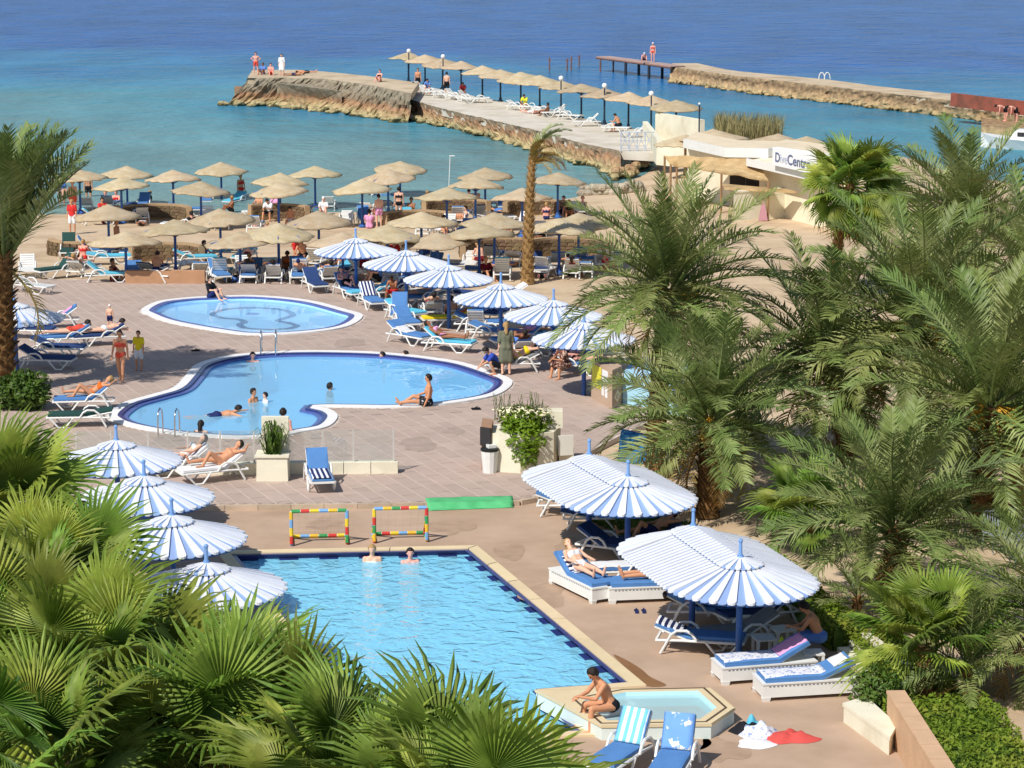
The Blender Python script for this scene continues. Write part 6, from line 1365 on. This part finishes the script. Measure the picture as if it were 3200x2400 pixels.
# ---- water polo goals made of coloured segments
GC = [mat('goal_%s' % n_, c_, .5, .05, 3) for n_, c_ in (('green', rgb(62, 150, 84)), ('red', rgb(206, 62, 54)), ('yellow', rgb(232, 200, 52)), ('blue', rgb(120, 168, 214)), ('amber', rgb(230, 184, 56)), ('white', rgb(222, 222, 216)))]
NET = mat('goal_net', rgb(200, 200, 196), .8, .02, 3)
def goal(u0, v0, u1, v1, label, k0):
    p, q = place(u0, v0), place(u1, v1); d = (q - p); L = d.length; az = math.atan2(d.y, d.x); t = thing('float_goal', label, 'goal', p, az, 'floating water polo goals'); cnt = [k0]
    def seg(a, c, n, r=.045):
        a, c = Vector(a), Vector(c)
        for i in range(n): b = MB(); b.tube([a.lerp(c, (i + .04) / n), a.lerp(c, (i + .96) / n)], r, 7); b.build('pipe', GC[cnt[0] % 5], t); b = MB(); b.tube([a.lerp(c, (i + .9) / n), a.lerp(c, min(1, (i + 1.1) / n))], r * .8, 6); b.build('joint', GC[5], t); cnt[0] += 1
    h, dp_ = .86, .75
    seg((0, 0, h), (L, 0, h), 6); seg((0, 0, .05), (0, 0, h), 4); seg((L, 0, .05), (L, 0, h), 4); seg((0, dp_, .05), (0, 0, h * .95), 4, .035); seg((L, dp_, .05), (L, 0, h * .95), 4, .035); seg((0, dp_, .05), (L, dp_, .05), 6); seg((0, 0, .05), (0, dp_, .05), 3); seg((L, 0, .05), (L, dp_, .05), 3)
    b = MB()
    for i in range(1, 7): x = L * i / 7; b.tube([(x, 0, h), (x, dp_, .06)], .0018, 3)
    for i in range(1, 5): f = i / 5; b.tube([(0, dp_ * f, h * (1 - f) + .05), (L, dp_ * f, h * (1 - f) + .05)], .0018, 3)
    b.build('net', NET, t)
goal(630, 1180, 750, 1177, 'left of the two goals built from coloured pipes beside the large pool', 0); goal(809, 1174, 922, 1171, 'right of the two goals built from coloured pipes beside the large pool', 3)
# green mat over the kerb
b = MB(); A, B2, C2, D2 = place(918, 1078), place(1106, 1073), G(1110, 1097, 0), G(925, 1104, 0); k = 24; vs = []
for j in range(13):
    for i in range(k + 1):
        p = A.lerp(B2, i / k).lerp(D2.lerp(C2, i / k), j / 12); kerb_y = A.lerp(B2, i / k).y - .42
        vs.append((p.x + .02 * mnoise.noise(p * 2), p.y, (UPZ + .03 if (inpoly(p.x, p.y, UPPER) or polydist(p.x, p.y, UPPER) < .2) else .02) + .012 * mnoise.noise(p * 3)))
b.add(vs, [(j * (k + 1) + i, (j + 1) * (k + 1) + i, (j + 1) * (k + 1) + i + 1, j * (k + 1) + i + 1) for j in range(12) for i in range(k)]); o = b.build('green_mat', mat('green_turf_mat', rgb(92, 186, 124), .9, .1, 6, .3, 60, col2=rgb(74, 166, 106), c2scale=3), None, smooth=True); o.modifiers.new('thick', 'SOLIDIFY').thickness = .015; tag(o, 'green mat laid over the low kerb behind the goals', 'mat')
# ---- raised spa
SZ = .30
outer = ccw([G2(u, v, SZ) for u, v in [(1158, 1490), (1534, 1486), (1586, 1529), (1536, 1563), (1300, 1566)]]); water = ccw([G2(u, v, SZ) for u, v in [(1262, 1512), (1352, 1495), (1508, 1492), (1548, 1528), (1512, 1553), (1312, 1556)]])
t = struct(thing('spa_pool', 'raised spa pool with cream rim and pale water', 'pool')); del t['category']; sheet('rim', outer, [water], SZ, 0, COPC, t); b = MB(); ring_mesh(b, outer, SZ - .001, outer, -.05); b.build('outer_wall', mat('spa_outer_tile', rgb(212, 224, 220), .5, .05, 2), t); b = MB(); ring_mesh(b, water, SZ, water, -.35); b.build('inner_wall', SPAB, t)
i1 = offset(water, -.14); i2 = offset(water, -.19); b = MB(); ring_mesh(b, i1, SZ + .004, i2, SZ + .004); b.build('inlay_line', mat('brown_inlay', rgb(92, 76, 60), .7, .1, 4), t)
sheet('floor', water, [], -.3, 0, SPAB, t); sheet('water', offset(water, -.01), [], SZ - .07, 0, pool_water('spa_water', (.9, .98, .99, 1), 1.0, .06, body=rgb(206, 244, 252), milk=.5), t)
b = MB(); o_ = offset(outer, -.02); ring_mesh(b, offset(outer, -.02), SZ + .001, offset(outer, -.02), SZ - .05); b.build('rim_edge', COPC, t)
# ladders
CHROME = mat('chrome', rgb(206, 208, 210), .2, .02, 3, metal=1.0)
def ladder(u, v, z, face, label):
    t = thing('pool_ladder', label, 'ladder', G(u, v, z), R(face))
    for y in (-.25, .25): b = MB(); b.tube([(-.35, y, .0), (-.35, y, .55), (-.28, y, .72), (-.12, y, .78), (.05, y, .68), (.1, y, .4), (.1, y, -.7)], .024, 6); b.build('rail', CHROME, t, smooth=True)
    for z_ in (-.2, -.45): b = MB(); b.box((.1, 0, z_), (.09, .48, .03)); b.build('step', CHROME, t)
    return t
ladder(580, 765, UPZ, 270, 'steel ladder on the far rim of the kidney pool'); ladder(368, 938, UPZ, 80, 'steel ladder at the near left end of the kidney pool')
# flip-flops, clothes and other small things
def sandals(u, v, rz, m, label):
    t = thing('flip_flops', label, 'sandals', place(u, v), rz)
    for y in (-.08, .08): b = MB(); b.prism([(-.13, y - .04), (.0, y - .035), (.12, y - .05), (.15, y), (.12, y + .05), (0, y + .035), (-.13, y + .04)], 0, .03); b.build('sole', m, t); b = MB(); b.tube([(.0, y - .04, .03), (.07, y, .07), (.0, y + .04, .03)], .012, 4); b.build('strap', m, t)
sandals(422, 758, .3, BLACKC, 'dark flip-flops on the pavers between the two round pools'); sandals(1028, 884, .2, BLACKC, 'black flip-flops near the right end of the kidney pool'); sandals(1383, 1322, 1.6, NAVYC, 'blue flip-flops below the box lounger half in shade'); sandals(1640, 1462 + 24, 1.2, BLACKC, 'black flip-flops at the foot of the nearest box lounger')
def heap(u, v, rad, m, label, seed, h=.1, name='clothes'):
    b = MB(); n = 22; vs = []; c = place(u, v)
    for j in range(6):
        for i in range(n):
            a = 6.2832 * i / n; rr = rad * (j / 5) * (1 + .45 * mnoise.noise(Vector((math.cos(a) * 1.5, math.sin(a) * 1.5, seed)))); z = h * (1 - (j / 5) ** 2) * (1 + .8 * mnoise.noise(Vector((math.cos(a) * rr * 9, math.sin(a) * rr * 9, seed)))) if j < 5 else .004
            vs.append((rr * math.cos(a) * 1.4, rr * math.sin(a), max(.006, z)))
    b.add(vs, [(j * n + i, (j + 1) * n + i, (j + 1) * n + (i + 1) % n, j * n + (i + 1) % n) for j in range(5) for i in range(n)]); return tag(b.build(name, m, None, c, 0, True), label, 'clothes')
heap(1610, 1580, .22, BLACKC, 'dark clothes at the left end of the pile on the deck', 2, .16); heap(1640, 1588, .30, PRINT, 'white and blue crumpled cloth in the pile on the deck', 3, .2); heap(1632, 1608, .28, WHITEC, 'white cloth at the near side of the pile on the deck', 5, .08); heap(1700, 1596, .36, paint('faded_red_towel', rgb(204, 84, 78)), 'red towel spread at the right end of the pile on the deck', 4, .14); heap(1628, 1572, .14, LBLUE, 'pale aqua cloth on top of the pile on the deck', 9, .22)
heap(1690, 1440, .2, LIME, 'lime green cloth beside the pink towel lounger', 6, .5)
DAMP = mat('damp_stain', rgb(138, 100, 64), .45, .1, 2, spec=.4)
b = MB(); pts = [(1325, 1415), (1352, 1425), (1385, 1445), (1405, 1462), (1440, 1480), (1398, 1482), (1365, 1455)]; sp_ = smooth_loop([G2(u, v, .004) for u, v in pts], 4); sheet_o = sheet('wet_patch', ccw(sp_), [], .004, 0, DAMP); struct(sheet_o)
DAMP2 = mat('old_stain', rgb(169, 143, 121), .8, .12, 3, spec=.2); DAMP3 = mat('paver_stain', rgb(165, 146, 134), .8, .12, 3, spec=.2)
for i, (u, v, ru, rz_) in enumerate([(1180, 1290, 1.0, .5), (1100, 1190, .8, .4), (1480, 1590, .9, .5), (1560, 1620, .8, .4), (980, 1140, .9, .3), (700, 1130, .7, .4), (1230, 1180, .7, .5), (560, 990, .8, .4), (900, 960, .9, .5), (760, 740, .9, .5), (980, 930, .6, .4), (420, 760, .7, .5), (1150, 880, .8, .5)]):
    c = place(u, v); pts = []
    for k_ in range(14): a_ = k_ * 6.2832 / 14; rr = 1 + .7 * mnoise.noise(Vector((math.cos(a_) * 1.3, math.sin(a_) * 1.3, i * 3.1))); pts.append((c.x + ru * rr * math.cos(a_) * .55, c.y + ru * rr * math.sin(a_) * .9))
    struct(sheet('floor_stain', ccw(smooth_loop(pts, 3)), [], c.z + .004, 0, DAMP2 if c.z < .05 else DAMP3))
# ---- kiosk pillar, light blue wall and slide
KT = mat('kiosk_tan', rgb(184, 158, 136), .85, .06, 2); t = thing('kiosk_pillar', 'tan pillar with yellow and white notices and diamond pattern', 'pillar')
c0, c1, c2 = G(1322, 884, UPZ), G(1277, 860, UPZ), G(1343, 874, UPZ); c3 = c1 + c2 - c0; b = MB(); b.prism([(p.x, p.y) for p in (c0, c1, c3, c2)], UPZ - .1, UPZ + 1.2); b.build('pillar', KT, t)
def panel(a, c, f0, f1, z0, z1, m, nm, off=.012):
    d = (c - a); n_ = Vector((d.y, -d.x, 0)).normalized()
    if n_.y > 0: n_ = -n_
    p, q = a.lerp(c, f0) + n_ * off, a.lerp(c, f1) + n_ * off; p0, q0 = a.lerp(c, f0) - n_ * .002, a.lerp(c, f1) - n_ * .002
    b = MB(); b.prism([(p.x, p.y), (q.x, q.y), (q0.x, q0.y), (p0.x, p0.y)], UPZ + z0, UPZ + z1); return b.build(nm, m, t)
YS = mat('yellow_sign', rgb(222, 214, 60), .6, .05, 3, col2=rgb(150, 140, 40), c2scale=5, c2lo=.6, c2hi=.66); panel(c1, c0, .06, .48, .42, 1.1, YS, 'yellow_notice'); panel(c1, c0, .54, .8, .72, 1.08, SIGNW, 'white_notice'); panel(c1, c0, .52, .62, .28, .6, SIGNW, 'white_notice'); panel(c1, c0, .68, .78, .26, .58, SIGNW, 'white_notice'); panel(c0, c2, .08, .92, .68, 1.12, PLASTER, 'diamond_panel', .008); panel(c0, c2, .08, .92, .12, .56, PLASTER, 'diamond_panel', .008)
for zc in (.9, .34):
    d = (c2 - c0); m_ = c0.lerp(c2, .5); n_ = Vector((d.y, -d.x, 0)).normalized(); n_ = n_ if n_.y < 0 else -n_; dn = d.normalized(); w = d.length * .36
    for k_, (r0, mm) in enumerate(((w, COPC), (w * .55, KT), (w * .25, COPC))): e = n_ * (.014 + .006 * k_); q = [m_ + e + dn * r0 + Vector((0, 0, zc)), m_ + e + Vector((0, 0, zc + .19 * r0 / w)), m_ + e - dn * r0 + Vector((0, 0, zc)), m_ + e + Vector((0, 0, zc - .19 * r0 / w))]; b = MB(); b.add(q, [(0, 1, 2, 3)]); b.build('diamond', mm, t)
AQ = mat('aqua_wall', rgb(168, 214, 236), .6, .04, 2); t = thing('aqua_wall', 'light blue wall with navy tiled top behind the kiosk pillar', 'wall'); p, q = G(1345, 874, UPZ), G(1500, 890, UPZ)
b = MB(); b.prism([(p.x, p.y), (q.x, q.y), (q.x + .4, q.y + 2.2), (p.x + .4, p.y + 2.2)], UPZ - .2, UPZ + .98); b.build('wall', AQ, t); b = MB(); b.prism([(p.x + .4, p.y + 2.0), (q.x + .4, q.y + 2.0), (q.x + .42, q.y + 2.25), (p.x + .42, p.y + 2.25)], UPZ + .98, UPZ + 1.1); b.build('tile_top', NAVY, t)
t = thing('water_slide', 'white and pale blue slide half hidden behind the palm fronds', 'slide'); pts = [G(1470, 790, UPZ + 2.0), G(1478, 815, UPZ + 1.7), G(1488, 850, UPZ + 1.2), G(1492, 900, UPZ + .5)]; b = MB(); vs = []
for p in pts: vs += [p + Vector((-.5, 0, .28)), p + Vector((-.3, 0, 0)), p + Vector((.3, 0, 0)), p + Vector((.5, 0, .28))]
b.add(vs, [(i * 4 + j, i * 4 + j + 1, i * 4 + 5 + j, i * 4 + 4 + j) for i in range(3) for j in range(3)]); o = b.build('chute', AQ, t, smooth=True); o.modifiers.new('thick', 'SOLIDIFY').thickness = .04
for x in (-.45, .45): b = MB(); b.tube([pts[0] + Vector((x, .1, 0)), Vector((pts[0].x + x, pts[0].y + .1, 0))], .05, 6); b.build('post', WHITEP, t)
p = place(1372, 1000); b = MB(); b.add([(-.5, 0, 0), (.4, -.1, 0), (.5, .5, 0), (-.4, .6, 0), (-.42, .05, .75), (.36, 0, .82), (.42, .45, .7), (-.36, .5, .86)], [(0, 1, 5, 4), (1, 2, 6, 5), (2, 3, 7, 6), (3, 0, 4, 7), (4, 5, 6, 7)]); tag(b.build('covered_crate', paint('deep_blue_tarp', rgb(50, 116, 170)), None, p), 'crate under a deep blue cover behind the farther double parasol', 'crate')
# ---- hedges, low walls and garden
def hedge(name, P, w, h, label, seed, m=HEDGE, dens=420, ls=.05, cat='hedge'):
    r = random.Random(seed); pts = [place(u, v) for u, v in P]; t = thing(name, label, cat); b = MB(); core = MB()
    for a, c in zip(pts, pts[1:]):
        d = c - a; L = d.length; dn = d / L; nn = Vector((-dn.y, dn.x, 0))
        core.prism([tuple((a + nn * w * .42)[:2]), tuple((c + nn * w * .42)[:2]), tuple((c - nn * w * .42)[:2]), tuple((a - nn * w * .42)[:2])], min(a.z, c.z) - .1, min(a.z, c.z) + h * .85)
        for i in range(int(L * (w + 2 * h) * dens)):
            f = r.random(); s = r.uniform(-1, 1) * (w / 2 + h); q = a.lerp(c, f)
            if abs(s) < w / 2: off, z = s, h
            else: off, z = math.copysign(w / 2, s), h - (abs(s) - w / 2)
            bump = 1 + .22 * mnoise.noise(Vector((q.x * 1.3, q.y * 1.3, off * 2))); p = q + nn * off * bump + Vector((0, 0, z * bump + r.uniform(-.05, .04)))
            av = Vector((r.gauss(0, 1), r.gauss(0, 1), r.gauss(0, .7))).normalized(); e = av.cross(Vector((r.gauss(0, .4), r.gauss(0, .4), 1))).normalized(); l = ls * r.uniform(.6, 1.4)
            b.add([p - av * l, p + e * l * .5, p + av * l, p - e * l * .5], [(0, 1, 2, 3)])
    b.build('foliage', m, t); core.build('filler_core', LEAFD, t); return t  # solid dark block added inside the leaf shell so nothing shows through
hedge('hedge', [(1640, 1235), (1700, 1290), (1760, 1345), (1832, 1408)], .75, .55, 'clipped hedge along the deck behind the nearer double parasol', 1)
hedge('ground_hedge', [(1880, 1405), (1945, 1462), (2005, 1515)], 1.1, .45, 'wide low hedge left of the small bright fan palm', 2)
hedge('lower_hedge', [(2010, 1555), (2080, 1630), (2150, 1720), (2220, 1800)], 1.9, .5, 'wide clipped hedge in the bottom right corner', 3)
hedge('lawn_edge', [(2060, 1080), (2160, 1090), (2300, 1095)], 1.6, .3, 'strip of low green planting above the garden chairs', 4, dens=260)
hedge('back_hedge', [(1250, 1120 - 20), (1440, 1180), (1520, 1225)], .8, .6, 'shaded hedge right of the farther double parasol', 5, LEAFD)
t = thing('left_shrub', 'dark green shrub at the left edge below the palm trunk', 'shrub', place(60, 885)); b = MB(); foliage(b, (0, 0, .6), (.75, .6, .65), 2600, .08, 21); foliage(b, (-.7, .1, .5), (.6, .5, .55), 1500, .08, 22); b.build('foliage', LEAFD, t); b = MB(); b.tube([(0, 0, 0), (0, 0, .6)], .04, 5); b.build('stem', BARK, t)
hedge('corner_shrub', [(60, 1500), (100, 1560)], 1.6, 1.6, 'dark leafy shrub among the fan palms at the left edge', 7, LEAFD, 400)
t = thing('round_shrub', 'small grey green shrub behind the white step', 'shrub', place(1893, 1545)); b = MB(); foliage(b, (0, 0, .5), (.5, .5, .55), 1500, .06, 11); b.build('foliage', LEAFD, t); b = MB(); b.tube([(0, 0, 0), (0, 0, .5)], .03, 5); b.build('stem', BARK, t)
t = thing('white_kerb_wall', 'low white stepped wall between the deck and the hedge', 'wall'); A, B2 = place(1808, 1412), place(1925, 1512); d = (B2 - A).normalized(); nn = Vector((-d.y, d.x, 0))
for i, (w0, w1, h) in enumerate(((0, .25, .14), (.25, .5, .28), (.5, .72, .42))): b = MB(); b.prism([tuple((A + nn * w0)[:2]), tuple((B2 + nn * w0)[:2]), tuple((B2 + nn * w1)[:2]), tuple((A + nn * w1)[:2])], 0, h); b.build('step', WHITEW, t)
t = thing('white_step', 'white stepped block at the end of the deck near the shrub', 'steps'); P = [place(1822, 1560), place(1920, 1632), place(1935, 1605), place(1870, 1545)]
b = MB(); b.prism([tuple(p[:2]) for p in P], 0, .3); b.build('block', WHITEW, t); cen = sum(P, Vector()) / 4; b = MB(); b.prism([tuple((cen + (p - cen) * 1.05)[:2]) for p in P], .3, .37); b.build('capping', WHITEW, t)
t = thing('ramp_wall', 'tan wall with sloping top beside the lower hedge', 'wall'); p, q = place(1935, 1580), place(2050, 1790); d = (q - p).normalized(); nn = Vector((-d.y, d.x, 0)) * .3; PINKST = mat('pink_stone', rgb(204, 168, 134), .9, .08, 2, .2, 15)
a0, a1, b0, b1 = p - nn * .6, p + nn * .4, q - nn * .6, q + nn * .4; b = MB(); b.add([(a0.x, a0.y, 0), (a1.x, a1.y, 0), (b1.x, b1.y, 0), (b0.x, b0.y, 0), (a0.x, a0.y, .75), (a1.x, a1.y, .75), (b1.x, b1.y, .9), (b0.x, b0.y, .9)], [(0, 3, 7, 4), (1, 5, 6, 2), (4, 7, 6, 5), (0, 4, 5, 1), (2, 6, 7, 3)]); b.build('wall', PINKST, t)
for i in range(6):
    f0, f1 = i / 6 + .003, (i + 1) / 6 - .003; e = nn * .08; pts = [a0.lerp(b0, f0) - e, a0.lerp(b0, f1) - e, a1.lerp(b1, f1) + e, a1.lerp(b1, f0) + e]; z0, z1 = .75 + .15 * f0, .75 + .15 * f1
    b = MB(); b.add([(pts[0].x, pts[0].y, z0 + .002), (pts[1].x, pts[1].y, z1 + .002), (pts[2].x, pts[2].y, z1 + .002), (pts[3].x, pts[3].y, z0 + .002)] + [(pts[k].x, pts[k].y, (z0, z1, z1, z0)[k] + .06) for k in range(4)], [(4, 5, 6, 7), (0, 1, 5, 4), (1, 2, 6, 5), (2, 3, 7, 6), (3, 0, 4, 7)]); b.build('coping_stone', PINKST, t)
GREYM = mat('grey_metal', rgb(168, 178, 192), .35, .05, 4, metal=.3)
def chair(u, v, rz, label):
    t = thing('garden_chair', label, 'chair', place(u, v), rz, 'garden chairs')
    b = MB(); b.box((0, 0, .44), (.46, .46, .03)); b.build('seat', GREYM, t); b = MB(); b.tube([(-.22, .22, .44), (-.22, .27, .75), (-.12, .29, .92), (.12, .29, .92), (.22, .27, .75), (.22, .22, .44)], .018, 5)
    for k in range(-2, 3): b.tube([(k * .07, .23, .46), (k * .07, .285, .9)], .012, 4)
    b.build('backrest', GREYM, t)
    for x in (-.2, .2):
        for y in (-.2, .2): b = MB(); b.tube([(x, y, .44), (x * 1.15, y * 1.15, 0)], .016, 5); b.build('leg', GREYM, t)
        b = MB(); b.tube([(x * 1.15, .22, .66), (x * 1.15, -.2, .66), (x * 1.1, -.22, .44)], .016, 5); b.build('armrest', GREYM, t)
chair(2150, 1190, .4, 'left grey metal garden chair at the right edge'); chair(2195, 1180, -.5, 'right grey metal garden chair at the right edge')
t = thing('garden_table', 'grey metal garden table at the right edge', 'table', place(2200, 1225)); b = MB(); b.lathe([(.4, .7), (.4, .73)], 16); b.build('table_top', GREYM, t)
for k in range(3): a = k * 2.1; b = MB(); b.tube([(.1 * math.cos(a), .1 * math.sin(a), .7), (.32 * math.cos(a), .32 * math.sin(a), 0)], .02, 5); b.build('leg', GREYM, t)
bpy.data.scenes.remove(TMP)
